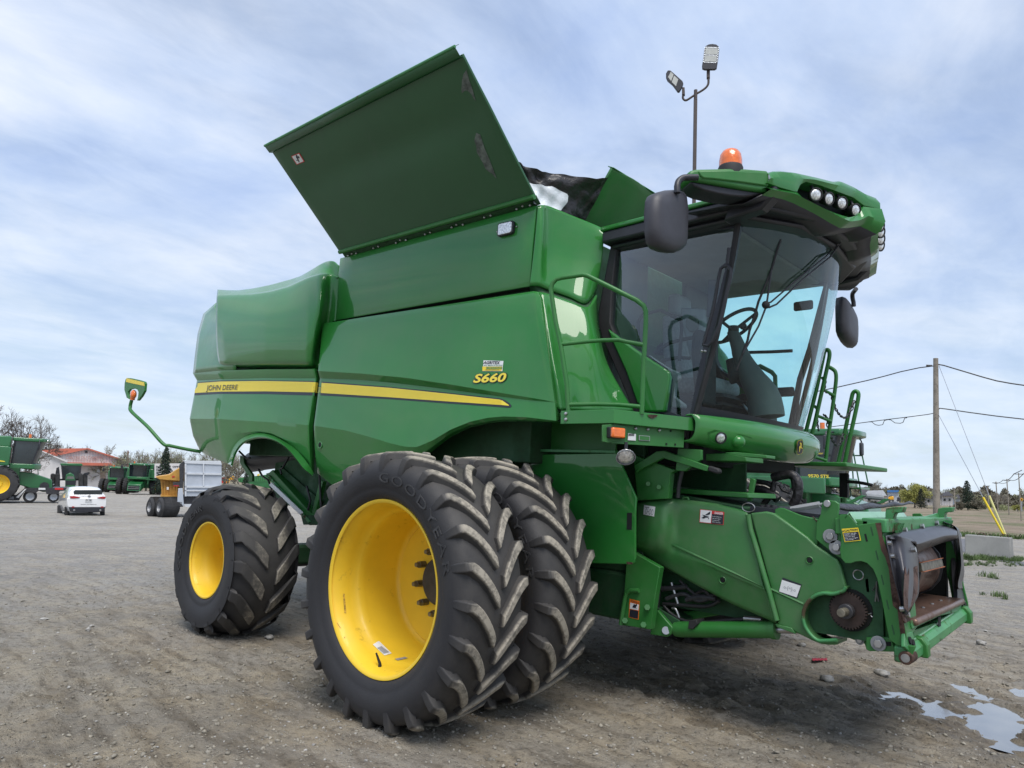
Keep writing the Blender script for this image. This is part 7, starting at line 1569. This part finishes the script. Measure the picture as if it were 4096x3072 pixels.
# yellow hopper trailer and grey box trailer
Gh = atg('d5', 1560, 1348); bh = Bg(Gh, 0); ht = empty('dump_trailer', (0, 0, 0), label='yellow steel hopper trailer on wide twin tyres left of the grey box', cat='trailer'); bh.par = ht
bh.prism('d5', [(1470, 965), (1600, 945), (1700, 880), (1770, 880), (1770, 1000), (1690, 1005), (1510, 990)], .6, 2.0, 'hopper_lip', 'hopper_yellow', bevel=.02); bh.prism('d5', [(1520, 992), (1700, 1005), (1700, 1160), (1535, 1140)], .9, 1.8, 'hopper_body', 'hopper_yellow')
bh.prism('d5', [(1520, 1140), (1700, 1150), (1700, 1185), (1525, 1165)], .5, 2.0, 'chassis', 'hopper_yellow')
for x in (1535, 1562, 1590, 1620, 1650, 1675): bh.prism('d5', [(x-4, 1005), (x+4, 1005), (x+4, 1145), (x-4, 1145)], .8, .12, 'hopper_rib', 'hopper_yellow')
bh.prism('d5', [(1580, 1062), (1600, 1062), (1600, 1088), (1580, 1088)], .75, .05, 'data_sticker', 'white_decal')
bh.prism('d5', [(1630, 960), (1655, 955), (1657, 968), (1632, 973)], .58, .05, 'reflector', 'red_decal')
def side_wheel(b_, z, x, y, rpx, o, w, turn, par, rim='rim_grey'):
    c = b_.p(z, x, y, o); r = np.linalg.norm(b_.p(z, x, y-rpx, o)-c); e = empty('wheel', tuple(c)); e.parent = par; e.rotation_euler = (0, 0, math.atan2(b_.n[1], b_.n[0])+R(90+turn))
    M().lathe([(-w*.5, r*.5), (-w*.5, r*.75), (-w*.42, r*.95), (-w*.3, r), (w*.3, r), (w*.42, r*.95), (w*.5, r*.75), (w*.5, r*.5)], n=40).build('tyre', MAT['bg_rubber'], e)
    tm = M()
    for q in range(44):
        a_ = 2*math.pi*q/44
        for v0, v1, da in ((-w*.42, -.02, .05), (w*.42, .02, .05)): tm.add([(rr*math.cos(a_+k1), v, rr*math.sin(a_+k1)) for rr in (r*.97, r*1.03) for k1, v in ((0, v0), (.05, v0), (da+.06, v1), (da, v1))], [(4, 5, 6, 7), (0, 1, 5, 4), (1, 2, 6, 5), (2, 3, 7, 6), (3, 0, 4, 7)])
    tm.build('tread', MAT['bg_rubber'], e, smooth=0)
    M().lathe([(-w*.48, r*.52), (-w*.40, r*.46), (-w*.25, r*.40), (-w*.2, r*.15), (-w*.28, r*.12), (-w*.28, 0)], n=30).build('rim', MAT[rim], e)
for x, o in ((1500, 1.2), (1592, .2)): side_wheel(bh, 'd5', x, 1252, 95, o, .85, -68, ht)
gb_ = empty('box_trailer', (0, 0, 0), label='light grey ribbed box trailer with black ladder gear beside the rear tyre', cat='trailer'); b2 = Bg(Gh, 0, gb_)
b2.prism('d5', [(1752, 835), (2100, 850), (2100, 1150), (1750, 1150)], .0, 3., 'box_body', 'panel_grey', bevel=.01); b2.prism('d5', [(1738, 812), (2092, 815), (2104, 852), (1752, 838)], -.05, 3.1, 'box_rim', 'panel_pale', bevel=.01)
for pts in ([(1754, 925), (2100, 930), (2100, 948), (1754, 942)], [(1924, 840), (1936, 840), (1936, 1060), (1924, 1060)], [(1752, 1050), (2100, 1052), (2100, 1070), (1752, 1068)], [(1752, 840), (1768, 840), (1768, 1150), (1752, 1150)], [(1752, 1090), (2100, 1092), (2100, 1104), (1752, 1102)]): b2.prism('d5', pts, -.07, .1, 'box_rib', 'panel_pale')
b2.prism('d5', [(1690, 1075), (1730, 1070), (1745, 1250), (1680, 1200)], -.1, .4, 'support_leg', 'panel_grey', bevel=.02); b2.prism('d5', [(1672, 1200), (1728, 1200), (1735, 1250), (1672, 1255)], -.1, .5, 'leg_foot', 'dark_steel', bevel=.02)
b2.prism('d5', [(1700, 850), (1745, 815), (1750, 830), (1735, 1070), (1705, 1070)], -.1, .5, 'ladder_gear', 'dark_steel'); b2.prism('d5', [(1640, 1015), (1705, 1015), (1705, 1045), (1640, 1045)], -.1, .3, 'lamp_box', 'dark_steel'); b2.prism('d5', [(1645, 1044), (1695, 1044), (1695, 1056), (1645, 1056)], -.11, .3, 'tail_lamp', 'tail_red')
b2.prism('d5', [(1735, 1150), (1900, 1150), (1900, 1235), (1730, 1235)], .2, 2.5, 'underframe', 'dark_steel'); b2.prism('d5', [(1738, 1225), (1880, 1225), (1850, 1255), (1760, 1250)], .0, .4, 'bumper', 'panel_pale')
Gd = atg('d5', 1560, 1140); b3 = Bg(Gd, 0, None); cn = empty('white_container', (0, 0, 0), label='white slotted container with dark lettering behind the yellow hopper', cat='container'); b3.par = cn
b3.prism('d5', [(1465, 840), (1720, 838), (1720, 1000), (1465, 975)], 0, 3., 'container_wall', 'siding_white')
for i in range(7): b3.prism('d5', [(1478, 862+i*14), (1520, 868+i*14), (1520, 873+i*14), (1478, 867+i*14)], -.03, .1, 'louvre', 'black_plastic')
for i in range(6): b3.prism('d5', [(1545+i*10, 860), (1553+i*10, 860), (1585+i*14, 930), (1577+i*14, 930)], -.03, .1, 'louvre', 'dark_plastic')
bgt_text(b3, 'd5', 1634, 1700, 878, 862, 'OFFI', 'black_vinyl', -.04, cn, offset=.03)
# implement, truck seen under the chopper
Gp = atg('c2', 850, 330); b4 = Bg(Gp, 0, empty('planter', (0, 0, 0), label='green farm implement with many rows of tubes seen under the rear of the combine', cat='farm implement'))
b4.prism('c2', [(725, 235), (1000, 200), (1000, 320), (735, 265)], 0, 1.5, 'frame', 'bg_green')
for i in range(14): b4.prism('c2', [(730+i*17, 222+(i % 3)*4), (738+i*17, 222), (746+i*17, 262), (738+i*17, 262)], -.1, .2, 'row_unit', 'paint_worn')
b4.prism('c2', [(885, 205), (915, 195), (905, 212), (890, 213)], -.2, .1, 'flag', 'yellow_decal')
Gr = atg('c2', 640, 300); b5 = Bg(Gr, 0, empty('dump_truck', (0, 0, 0), label='red truck with yellow tipper body far behind the rear tyre', cat='truck'))
b5.prism('c2', [(594, 232), (632, 228), (634, 275), (594, 275)], 0, 2.5, 'cab', 'truck_red', bevel=.05); b5.prism('c2', [(632, 228), (640, 215), (700, 216), (708, 232), (700, 262), (690, 262), (690, 248), (660, 250), (658, 275), (632, 275)], .1, 2.3, 'tipper_body', 'truck_yellow', bevel=.03); b5.prism('c2', [(598, 236), (628, 234), (628, 250), (598, 251)], -.03, .1, 'windscreen', 'bg_glass')
# farm shop with red roof
Gb = atg('d5', 900, 1085); b6 = Bg(Gb, 0, empty('shop_building', (0, 0, 0), label='long white shop building with red metal roof and faded wall letters', cat='building'))
sid = MAT['siding_white']; nt = sid.node_tree; wv_ = nt.nodes.new('ShaderNodeTexWave'); wv_.inputs['Scale'].default_value = .9; wv_.bands_direction = 'X'; nt.links.new(nt.nodes['Texture Coordinate'].outputs['Object'], wv_.inputs['Vector'])
bp = N(nt, 'ShaderNodeBump', Strength=.6, Distance=.1); nt.links.new(wv_.outputs['Fac'], bp.inputs['Height']); nt.links.new(bp.outputs[0], nt.nodes['Principled BSDF'].inputs['Normal'])
b6.prism('d5', [(525, 765), (830, 702), (1232, 826), (1232, 1085), (525, 1085)], 0, 24, 'gable_wall', 'siding_white'); b6.prism('d5', [(300, 715), (360, 712), (640, 826), (640, 1085), (300, 1085)], -2, 20, 'side_wing', 'siding_white')
b6.prism('d5', [(350, 705), (640, 696), (832, 694), (838, 702), (520, 768), (500, 765)], -.5, 1.5, 'roof', 'roof_red'); b6.prism('d5', [(830, 692), (842, 694), (1240, 822), (1240, 832), (830, 704)], -.6, 25, 'roof', 'roof_red')
b6.prism('d5', [(352, 706), (362, 704), (640, 818), (636, 830)], -2.6, 2, 'wing_roof_trim', 'siding_white'); b6.prism('d5', [(640, 828), (1050, 836), (1080, 862), (780, 856), (640, 850)], -2, 3, 'canopy', 'roof_red')
for x in (436, 665): b6.prism('d5', [(x-10, 690), (x-8, 684), (x+10, 684), (x+12, 690), (x+8, 702), (x-8, 702)], 3, 1, 'roof_vent', 'dark_steel')
for x in range(540, 1230, 26):
    yt = 765-(x-525)*.2066+6 if x < 830 else 702+(x-830)*.3085+8
    if yt < 815: b6.prism('d5', [(x-1.6, yt), (x+1.6, yt), (x+1.6, 826), (x-1.6, 826)], -.08, .1, 'siding_rib', 'panel_grey')
mat('faded_red', (.42, .27, .25), .7, noise=(2., .1)); bgt_text(b6, 'd5', 622, 972, 797, 768, 'CENTRE DU CAMION', 'faded_red', -.2, b6.par, offset=.01); bgt_text(b6, 'd5', 690, 920, 816, 800, 'STE-MARTINE INC', 'faded_red', -.2, b6.par)
b6.prism('d5', [(806, 722), (818, 718), (830, 722), (830, 738), (806, 738)], -.15, .1, 'gable_vent', 'dark_steel'); b6.prism('d5', [(880, 870), (945, 870), (945, 920), (880, 920)], -.2, .1, 'poster', 'panel_pale'); b6.prism('d5', [(950, 875), (1000, 875), (1000, 1000), (950, 1000)], -.15, .1, 'door', 'brick_tan')
# trees on the left
def pt_at(z, x, dist):      # ground point along the sight line at a given distance
    d = ray(z, x, 1000)[:2]; d /= np.linalg.norm(d); p = CO[:2]+d*dist; return np.array([p[0], p[1], float(far_z(p[0], p[1]))])
G = pt_at('d5', 100, 100); 
branch_tree(G, size_at('d5', G, 900), 11, 'big bare spreading tree rising behind the loaded combine at left', spread=.5, depth=7, minr=.013, trunk=.21, r0=.30, up=.5)
G = pt_at('d5', -60, 95); branch_tree(G, size_at('d5', G, 760), 12, 'bare tree cut by the left edge of the picture', spread=.5, depth=7, minr=.013, trunk=.2, r0=.28, up=.5)
G = pt_at('d5', 270, 105); branch_tree(G, size_at('d5', G, 640), 14, 'leaning bare tree right of the big spreading one', spread=.5, depth=6, lean=-.4, minr=.013, r0=.2, up=.4)
G = pt_at('d5', 1548, 92); conifer(G, size_at('d5', G, 480), size_at('d5', G, 190), 3, 'dark spruce standing over the white container')
G = pt_at('d5', 1685, 100); conifer(G, size_at('d5', G, 330), size_at('d5', G, 110), 4, 'small dark conifer right of the tall spruce')
G = pt_at('c2', 725, 95); conifer(G, size_at('c2', G, 235), size_at('c2', G, 95), 5, 'small conifer seen between the rear tyre and the chopper drum')
ORD = 'first second third fourth fifth sixth seventh eighth ninth tenth eleventh twelfth thirteenth fourteenth fifteenth sixteenth seventeenth eighteenth nineteenth twentieth'.split(); ORD += ['twenty-'+o for o in ORD[:9]]+['thirtieth']+['thirty-'+o for o in ORD[:9]]
row = []
for x in list(range(480, 700, 60))+list(range(1060, 2300, 42)):
    G = pt_at('d5', x+rgg.uniform(-12, 12), (142 if x > 1000 else 190)+rgg.uniform(-8, 8)); hh = 395 if x > 1000 else 440
    row.append(branch_tree(G, size_at('d5', G, hh*rgg.uniform(.85, 1.1))*.95, 100+x, 'thin budding tree, '+ORD[len(row)]+' from the left in the row behind the yard', spread=.42, depth=5, mt='bark_pale', leaf='budding', leafn=500, minr=.018, group='budding trees behind the yard', name='budding_tree', trunk=.26, leafs=.09)); 
mat('steeple', (.20, .08, .06), .7, noise=(2., .1)); Gs = pt_at('d5', 1213, 140); b7 = Bg(Gs, 0, None); b7.par = empty('chimney_stack', (0, 0, 0), label='slim dark red chimney above the bare trees', cat='chimney'); b7.prism('d5', [(1207, 720), (1213, 712), (1219, 720), (1221, 1000), (1205, 1000)], 0, .8, 'stack', 'steeple')
# ------------------------------------------------------------------ right-hand background
def house(z, base, pts_wall, pts_roof, dist_pt, label, wm_, rm_, wins=(), cat='house', depth=8):
    G = atg(z, *base); e = empty('house', (0, 0, 0), label=label, cat=cat); b = Bg(dist_pt if dist_pt is not None else G, 0, e)
    b.prism(z, pts_wall, 0, depth, 'wall', wm_); b.prism(z, pts_roof, -.6, depth+1.2, 'roof', rm_)
    for q in wins: b.prism(z, q, -.1, .12, 'window', 'bg_glass')
    return b
far = lambda x, d: pt_at('d4', x, d)
house('d4', (560, 1330), [(470, 1258), (640, 1258), (640, 1310), (470, 1310)], [(465, 1262), (500, 1222), (612, 1218), (642, 1260)], far(560, 150), 'low white building with pale roof behind the other combine', 'siding_white', 'panel_pale', [[(500, 1275), (520, 1275), (520, 1295), (500, 1295)]])
house('d4', (690, 1330), [(645, 1232), (728, 1232), (728, 1310), (645, 1310)], [(643, 1218), (728, 1218), (729, 1234), (643, 1234)], far(690, 155), 'pale building with a blue roof edge left of the yellow willow', 'panel_pale', 'roof_blue', [[(655, 1290), (665, 1290), (665, 1310), (655, 1310)]])
house('d4', (1000, 1330), [(922, 1270), (1045, 1262), (1045, 1330), (922, 1330)], [(918, 1272), (960, 1228), (1010, 1225), (1050, 1268)], far(990, 150), 'white house with dark roof left of the wooden pole', 'siding_white', 'roof_grey', [[(940, 1290), (955, 1290), (955, 1305), (940, 1305)]])
house('d4', (1090, 1330), [(1045, 1258), (1128, 1258), (1128, 1332), (1045, 1332)], [(1040, 1260), (1065, 1232), (1100, 1230), (1134, 1260)], far(1085, 140), 'white house with grey roof just right of the wooden pole', 'siding_white', 'roof_grey', [[(1060, 1280), (1075, 1280), (1075, 1297), (1060, 1297)], [(1098, 1280), (1112, 1280), (1112, 1297), (1098, 1297)]])
house('d4', (500, 1320), [(440, 1235), (520, 1235), (520, 1310), (440, 1310)], [(432, 1238), (455, 1200), (490, 1190), (525, 1238)], far(480, 175), 'brown-roofed house behind the low white building', 'brick_tan', 'roof_grey')
house('d4', (1150, 1320), [(1128, 1275), (1180, 1275), (1180, 1325), (1128, 1325)], [(1124, 1278), (1140, 1250), (1170, 1250), (1184, 1278)], far(1155, 170), 'small grey house half hidden by bare bushes', 'panel_grey', 'roof_grey')
mt_ = empty('yellow_machine', (0, 0, 0), label='small yellow loader parked in front of the blue-edged building', cat='loader'); b8 = Bg(far(670, 130), 0, mt_); b8.prism('d4', [(650, 1268), (690, 1262), (692, 1290), (650, 1292)], 0, 2, 'body', 'truck_yellow', bevel=.1); b8.prism('d4', [(655, 1262), (682, 1258), (682, 1268), (655, 1270)], .2, 1.4, 'cab', 'bg_glass'); b8.wheel('d4', 662, 1295, 9, 0, .5); b8.wheel('d4', 684, 1295, 9, 0, .5)
dk_ = empty('dark_tractor', (0, 0, 0), label='small dark tractor right of the yellow loader', cat='tractor'); b9 = Bg(far(727, 130), 0, dk_); b9.prism('d4', [(716, 1270), (738, 1268), (740, 1294), (714, 1296)], 0, 2, 'body', 'dark_steel', bevel=.1); b9.wheel('d4', 720, 1296, 8, 0, .5); b9.wheel('d4', 736, 1296, 8, 0, .5)
G = far(838, 145); bushy(G, size_at('d4', G, 180), size_at('d4', G, 235), 21, 'yellow green willow left of the wooden pole', 'willow', 'willow_tree', n=9000, leaf=.028)
G = far(885, 138); conifer(G, size_at('d4', G, 150), size_at('d4', G, 95), 22, 'dark rounded evergreen in front of the willow', mt='dark_evergreen', name='evergreen_tree', n=6500)
G = far(1225, 135); conifer(G, size_at('d4', G, 222), size_at('d4', G, 125), 23, 'tall dark spruce right of the wooden pole', n=6000)
G = far(1198, 150); branch_tree(G, size_at('d4', G, 60)*1.6, 31, 'low bare tree left of the tall right-hand spruce', spread=.5, depth=5, minr=.02, mt='bark_pale')
for i, (x, hp, d, lb) in enumerate(((585, 195, 160, 'bare tree above the low white building'), (660, 130, 165, 'small bare tree over the blue-edged building'), (700, 120, 170, 'small bare tree left of the willow'), (1095, 160, 155, 'bare tree over the grey-roofed house'), (1430, 125, 165, 'bare tree by the second roadside pole'), (1590, 165, 150, 'bare tree behind the nearest roadside pole'), (1480, 110, 175, 'bare tree between the roadside poles'), (1345, 125, 165, 'bare tree right of the tall spruce'), (1630, 130, 160, 'bare tree at the right edge behind the road sign'), (400, 120, 150, 'bare tree left of the low white building'))):
    G = far(x, d); branch_tree(G, size_at('d4', G, hp)*1.15, 40+i, lb, spread=.5, depth=5, minr=.02, mt='bark_pale', leaf='budding' if i % 2 else None, leafn=300, trunk=.22)
for i, (x, w_, h_, mt2, lb) in enumerate(((400, 90, 90, 'dark_evergreen', 'dark evergreen hedge behind the folded tarp'), (540, 110, 60, 'dark_evergreen', 'low evergreen hedge before the white building'), (1160, 80, 70, 'bush', 'brown bush beside the small grey house'), (1290, 120, 85, 'bush', 'brown bush right of the tall spruce'), (1350, 110, 75, 'budding', 'pale budding bush before the roadside poles'), (1500, 120, 55, 'budding', 'long green bush at the roadside'), (1590, 90, 62, 'willow', 'yellow green bush near the road sign'), (1240, 130, 60, 'bush', 'brown thicket at the foot of the tall spruce'), (1440, 80, 50, 'bush', 'small brown bush between the roadside poles'))):
    G = far(x, 128+i*2); bushy(G, size_at('d4', G, h_), size_at('d4', G, w_), 60+i, lb, mt2, 'bush', n=2600, cat='bush', zmin=0, leaf=.05, tr=False)
tl2 = []
for _ in range(15000): x = rgg.uniform(-400, 2600); d = rgg.uniform(230, 330); p = pt_at('d4', x, d); h_ = (4.5+3*vnoise(np.array(x*.02), np.array(3.), 1))*rgg.random()**.6; tl2.append((p[0], p[1], h_))
wd_ = blades(tl2, MAT['bush'], 'woodland', None, .7, 9); tag(wd_, kind='stuff')
# road strip on the right
ra, rb_ = at('d4', 1470, 1322, Z=0), at('d4', 1652, 1342, Z=0)
o = M().add([(ra[0], ra[1], .03), tuple(at('d4', 1660, 1318, Z=0)[:2])+(.03,), (rb_[0]+8, rb_[1], .03), (rb_[0]-3, rb_[1]-6, .03)], [(0, 1, 2, 3)]).build('road', MAT['asphalt'], None, smooth=0); tag(o, kind='structure')
o = M().add([(*at('d4', 1186, 1578, Z=0)[:2], .02), (*at('d4', 1700, 1612, Z=0)[:2], .02), (*at('d4', 1700, 1800, Z=0)[:2], .02), (*at('d4', 1186, 1672, Z=0)[:2], .02)], [(0, 1, 2, 3)]).build('path', MAT['asphalt'], None, smooth=0); tag(o, kind='structure')
# concrete barrier block
ba0, ba1 = at('full', 3859, 2226, Z=0), at('full', 4043, 2243, Z=0); cbk = empty('concrete_block', (0, 0, 0), label='long low concrete barrier block at the field edge on the right', cat='concrete block')
dv = (ba1-ba0); dv /= np.linalg.norm(dv); nv = np.array([-dv[1], dv[0], 0]); nv = nv if nv[1] > 0 else -nv; h_ = .72*size_at('d3', ba0, 135)/.72
hh = size_at('full', ba0, 86)
M().prism([ba0, ba0+nv*.1+np.array([0, 0, hh]), ba0+nv*.5+np.array([0, 0, hh]), ba0+nv*.6], ba1-ba0).build('block', MAT['concrete'], cbk, bevel=.02)
e0 = ba0+ba1-ba0; 
for t in (.35, .85): p = ba0+dv*np.linalg.norm(e0-ba0)*t+nv*.3+np.array([0, 0, hh]); M().tube([p+dv*.1*math.cos(a)+np.array([0, 0, .08*math.sin(a)]) for a in np.linspace(0, math.pi, 8)], .012, 6).build('lifting_loop', MAT['rust'], cbk)
# utility pole, guys, wires
pb = pt_at('d4', 993, 46); top_y = 248
def up_from(G, z, x, ytop): d = ray(z, x, ytop); t = np.linalg.norm(G[:2]-CO[:2])/np.linalg.norm(d[:2]); return CO+d*t
pt_ = up_from(pb, 'd4', 1001, 246); pbm = up_from(pb, 'd4', 993, 1372)
pole = empty('utility_pole', tuple(pb), label='tall weathered wooden utility pole right of the cab', cat='utility pole'); 
pw = size_at('d4', pb, 24)
M().tube([pb-pb, pt_-pb], [pw*1.02, pw*.70], 14).build('pole_shaft', MAT['pole_wood'], pole)
M().tube([np.array(up_from(pb, 'd4', 975, 300))-pb, np.array(up_from(pb, 'd4', 930, 298))-pb], .05, 6).build('insulator', MAT['dark_steel'], pole)
def wire(pts, name, r, label, mt='wire'):
    o = M().tube(pts, r, 5).build(name, MAT[mt], None); return tag(o, label, 'wire' if 'guy' not in name else 'guy wire')
def wsag(a, b, sag, n=16): return [a*(1-t)+b*t-np.array([0, 0, sag*4*t*(1-t)]) for t in np.linspace(0, 1, n)]
w1 = up_from(pb, 'd4', 1000, 295); w2 = up_from(pb, 'd4', 995, 640)
pl_ = [(1000, 300), (880, 315), (740, 345), (620, 378), (500, 408), (380, 435), (270, 460), (100, 495)]
wire([up_from(pb, 'd4', x, y) for x, y in pl_], 'overhead_wire', .03, 'upper dark cable running left from the wooden pole to behind the cab')
wire([up_from(pb, 'd4', x, y) for x, y in [(1005, 288), (1060, 298), (1200, 340), (1350, 385), (1450, 412), (1560, 432), (1652, 445), (1800, 460)]], 'overhead_wire', .035, 'upper dark cable running right from the wooden pole top')
wire([up_from(pb, 'd4', x, y) for x, y in [(990, 650), (940, 660), (800, 678), (600, 702), (480, 718), (350, 735), (200, 755)]], 'overhead_wire', .022, 'lower grey cable running left from the pole at mid height')
wire([up_from(pb, 'd4', x, y) for x, y in [(1005, 640), (1030, 614), (1080, 620), (1250, 645), (1450, 672), (1652, 695), (1800, 715)]], 'overhead_wire', .03, 'lower cable leaving the pole toward the right edge')
wire([up_from(pb, 'd4', x, y) for x, y in [(500, 715), (530, 715), (555, 735), (580, 740), (610, 735), (622, 705), (650, 698), (670, 700), (700, 722), (740, 725), (760, 718), (772, 688), (790, 684)]], 'overhead_wire', .02, 'slack looped cable hanging below the lower left wire')
ga, gb2 = at('d4', 1512, 1566, Z=.05), at('d4', 1520, 1562, Z=.05)
wire([pt_*.97+pbm*.03, ga+(np.array([ga[0], ga[1], 0])-ga)], 'guy_wire', .012, 'upper steel guy wire from the pole top down to the field edge') if False else None
ga1, ga2 = up_from(ga, 'd4', 1350, 1270), up_from(gb2, 'd4', 1395, 1258)
wire([up_from(pb, 'd4', 1018, 655), ga1, ga], 'guy_wire', .014, 'lower guy wire from mid pole to the yellow guard', 'steel'); wire([up_from(pb, 'd4', 1025, 300), ga2, gb2], 'guy_wire', .014, 'upper guy wire from the pole top to the pale guard', 'steel')
o = M().tube([ga1, ga], .045, 8).build('wire_guard', MAT['guard_yellow'], None); tag(o, 'bright yellow plastic guard sleeve leaning at the field edge', 'wire guard'); o = M().tube([ga2, gb2], .045, 8).build('wire_guard', MAT['guard_pale'], None); tag(o, 'faded pale yellow guard sleeve beside the bright one', 'wire guard')
for x, yt, yb, d, arm, lb in ((1612, 1090, 1370, 75, 40, 'nearest roadside pole with a crossarm at the right edge'), (1525, 1135, 1355, 105, 32, 'second roadside pole with crossarm'), (1445, 1155, 1345, 135, 26, 'third roadside pole with crossarm, the farthest of the line'), (1135, 1205, 1340, 120, 0, 'thin plain pole right of the grey-roofed house'), (1382, 1185, 1340, 130, 0, 'thin plain pole between the guy wires and the far roadside pole')):
    G = pt_at('d4', x, d); e = empty('roadside_pole', (0, 0, 0), label=lb, cat='utility pole'); tpt = up_from(G, 'd4', x, yt); w_ = size_at('d4', G, 4)
    M().tube([G, tpt], [w_, w_*.8], 8).build('shaft', MAT['pole_wood'], e)
    if arm: M().tube([up_from(G, 'd4', x-arm, yt+9), up_from(G, 'd4', x+arm, yt+10)], w_*.7, 6).build('crossarm', MAT['bark'], e)
sg = empty('road_sign', (0, 0, 0), label='small yellow diamond road sign on a thin post at right', cat='road sign'); b10 = Bg(far(1635, 74), 0, sg); b10.prism('d4', [(1635, 1273), (1648, 1287), (1635, 1301), (1622, 1287)], 0, .05, 'sign_plate', 'truck_yellow'); b10.prism('d4', [(1631, 1285), (1638, 1280), (1640, 1290), (1633, 1293)], -.03, .02, 'sign_symbol', 'black_vinyl'); M().tube([b10.p('d4', 1635, 1300, .08), b10.p('d4', 1635, 1375, .08)], .05, 6).build('post', MAT['steel'], sg)
G1_, G2_, G3_ = pt_at('d4', 1612, 75), pt_at('d4', 1525, 105), pt_at('d4', 1445, 135)
for s_ in (-1, 1): wire([up_from(G1_, 'd4', 1612+s_*34+60, 1070), up_from(G1_, 'd4', 1612+s_*34, 1098)]+wsag(up_from(G1_, 'd4', 1612+s_*34, 1098), up_from(G2_, 'd4', 1525+s_*27, 1143), .25)+wsag(up_from(G2_, 'd4', 1525+s_*27, 1143), up_from(G3_, 'd4', 1445+s_*22, 1163), .25), 'overhead_wire', .03, 'thin roadside wire on the '+('left' if s_ < 0 else 'right')+' ends of the crossarms')
# yard light pole with two heads
LG = pt_at('d6', 295, 24); lp_ = empty('light_pole', (0, 0, 0), label='dark brown yard light pole with two lamp heads behind the cab', cat='light pole')
L6 = lambda x, y, o=0: up_from(LG, 'd6', x, y)
lb_ = up_from(LG, 'd6', 293, 1100); ltop = L6(303, 432)
dirp = (ltop-lb_)/np.linalg.norm(ltop-lb_); gnd = lb_-dirp*(lb_[2]-0)/dirp[2]
pw = size_at('d6', LG, 15)
M().tube([gnd, L6(302, 495)], pw, 4).build('pole_shaft', MAT['pole_brown'], lp_, smooth=0); M().tube([L6(302, 500), ltop], pw*.85, 10).build('pole_top', MAT['pole_brown'], lp_)
M().tube(bez([[L6(x, y) for x, y in [(222, 455), (218, 480), (225, 495), (245, 498), (300, 462), (360, 425), (385, 395), (388, 360), (387, 340)]]], 40)[0], size_at('d6', LG, 8), 8).build('lamp_arm', MAT['pole_brown'], lp_, smooth=60)
b11 = Bg(LG, 0, lp_)
b11.prism('d6', [(376, 300), (398, 300), (398, 348), (376, 348)], -.06, .14, 'knuckle', 'pole_brown', bevel=.01); b11.prism('d6', [(212, 412), (230, 412), (232, 460), (212, 460)], -.06, .14, 'knuckle', 'pole_brown', bevel=.01)
h1 = [(347, 288), (345, 270), (352, 230), (360, 160), (370, 138), (390, 127), (415, 124), (440, 128), (455, 140), (460, 160), (452, 230), (443, 285), (430, 293), (365, 294)]
hd1 = b11.prism('d6', h1, -.15, .10, 'lamp_head', 'black_plastic', bevel=.015)
b11.prism('d6', [(372, 152), (452, 155), (446, 195), (366, 192)], -.155, .02, 'led_panel', 'led_face'); b11.prism('d6', [(365, 203), (444, 206), (439, 243), (360, 240)], -.155, .02, 'led_panel', 'led_face')
mat('led_dot', (.9, .92, .95), .3, emit=((.9, .95, 1.), 1.2)); dm = M()
for i in range(9): 
    for x, y in ((376+i*8.5, 147), (368+i*9, 198), (362+i*9, 246)): dm.ball(b11.p('d6', x, y+i*.4, -.16), .012, 6)
for i in range(9):
    for x, y in ((366-i*1.4, 150+i*11.5), (456-i*1.5, 152+i*11.5)): dm.ball(b11.p('d6', x, y, -.16), .012, 6)
dm.build('led_dots', MAT['led_dot'], lp_)
h2 = [(106, 345), (106, 320), (118, 300), (135, 300), (150, 312), (215, 370), (221, 385), (215, 405), (195, 440), (183, 440), (172, 425), (150, 395), (115, 365)]
b11.prism('d6', h2, -.15, .12, 'lamp_head', 'black_plastic', bevel=.015); b11.prism('d6', [(120, 345), (138, 310), (157, 328), (140, 372)], -.155, .02, 'led_panel', 'led_face'); b11.prism('d6', [(145, 378), (160, 335), (188, 360), (172, 405)], -.155, .02, 'led_panel', 'led_face')
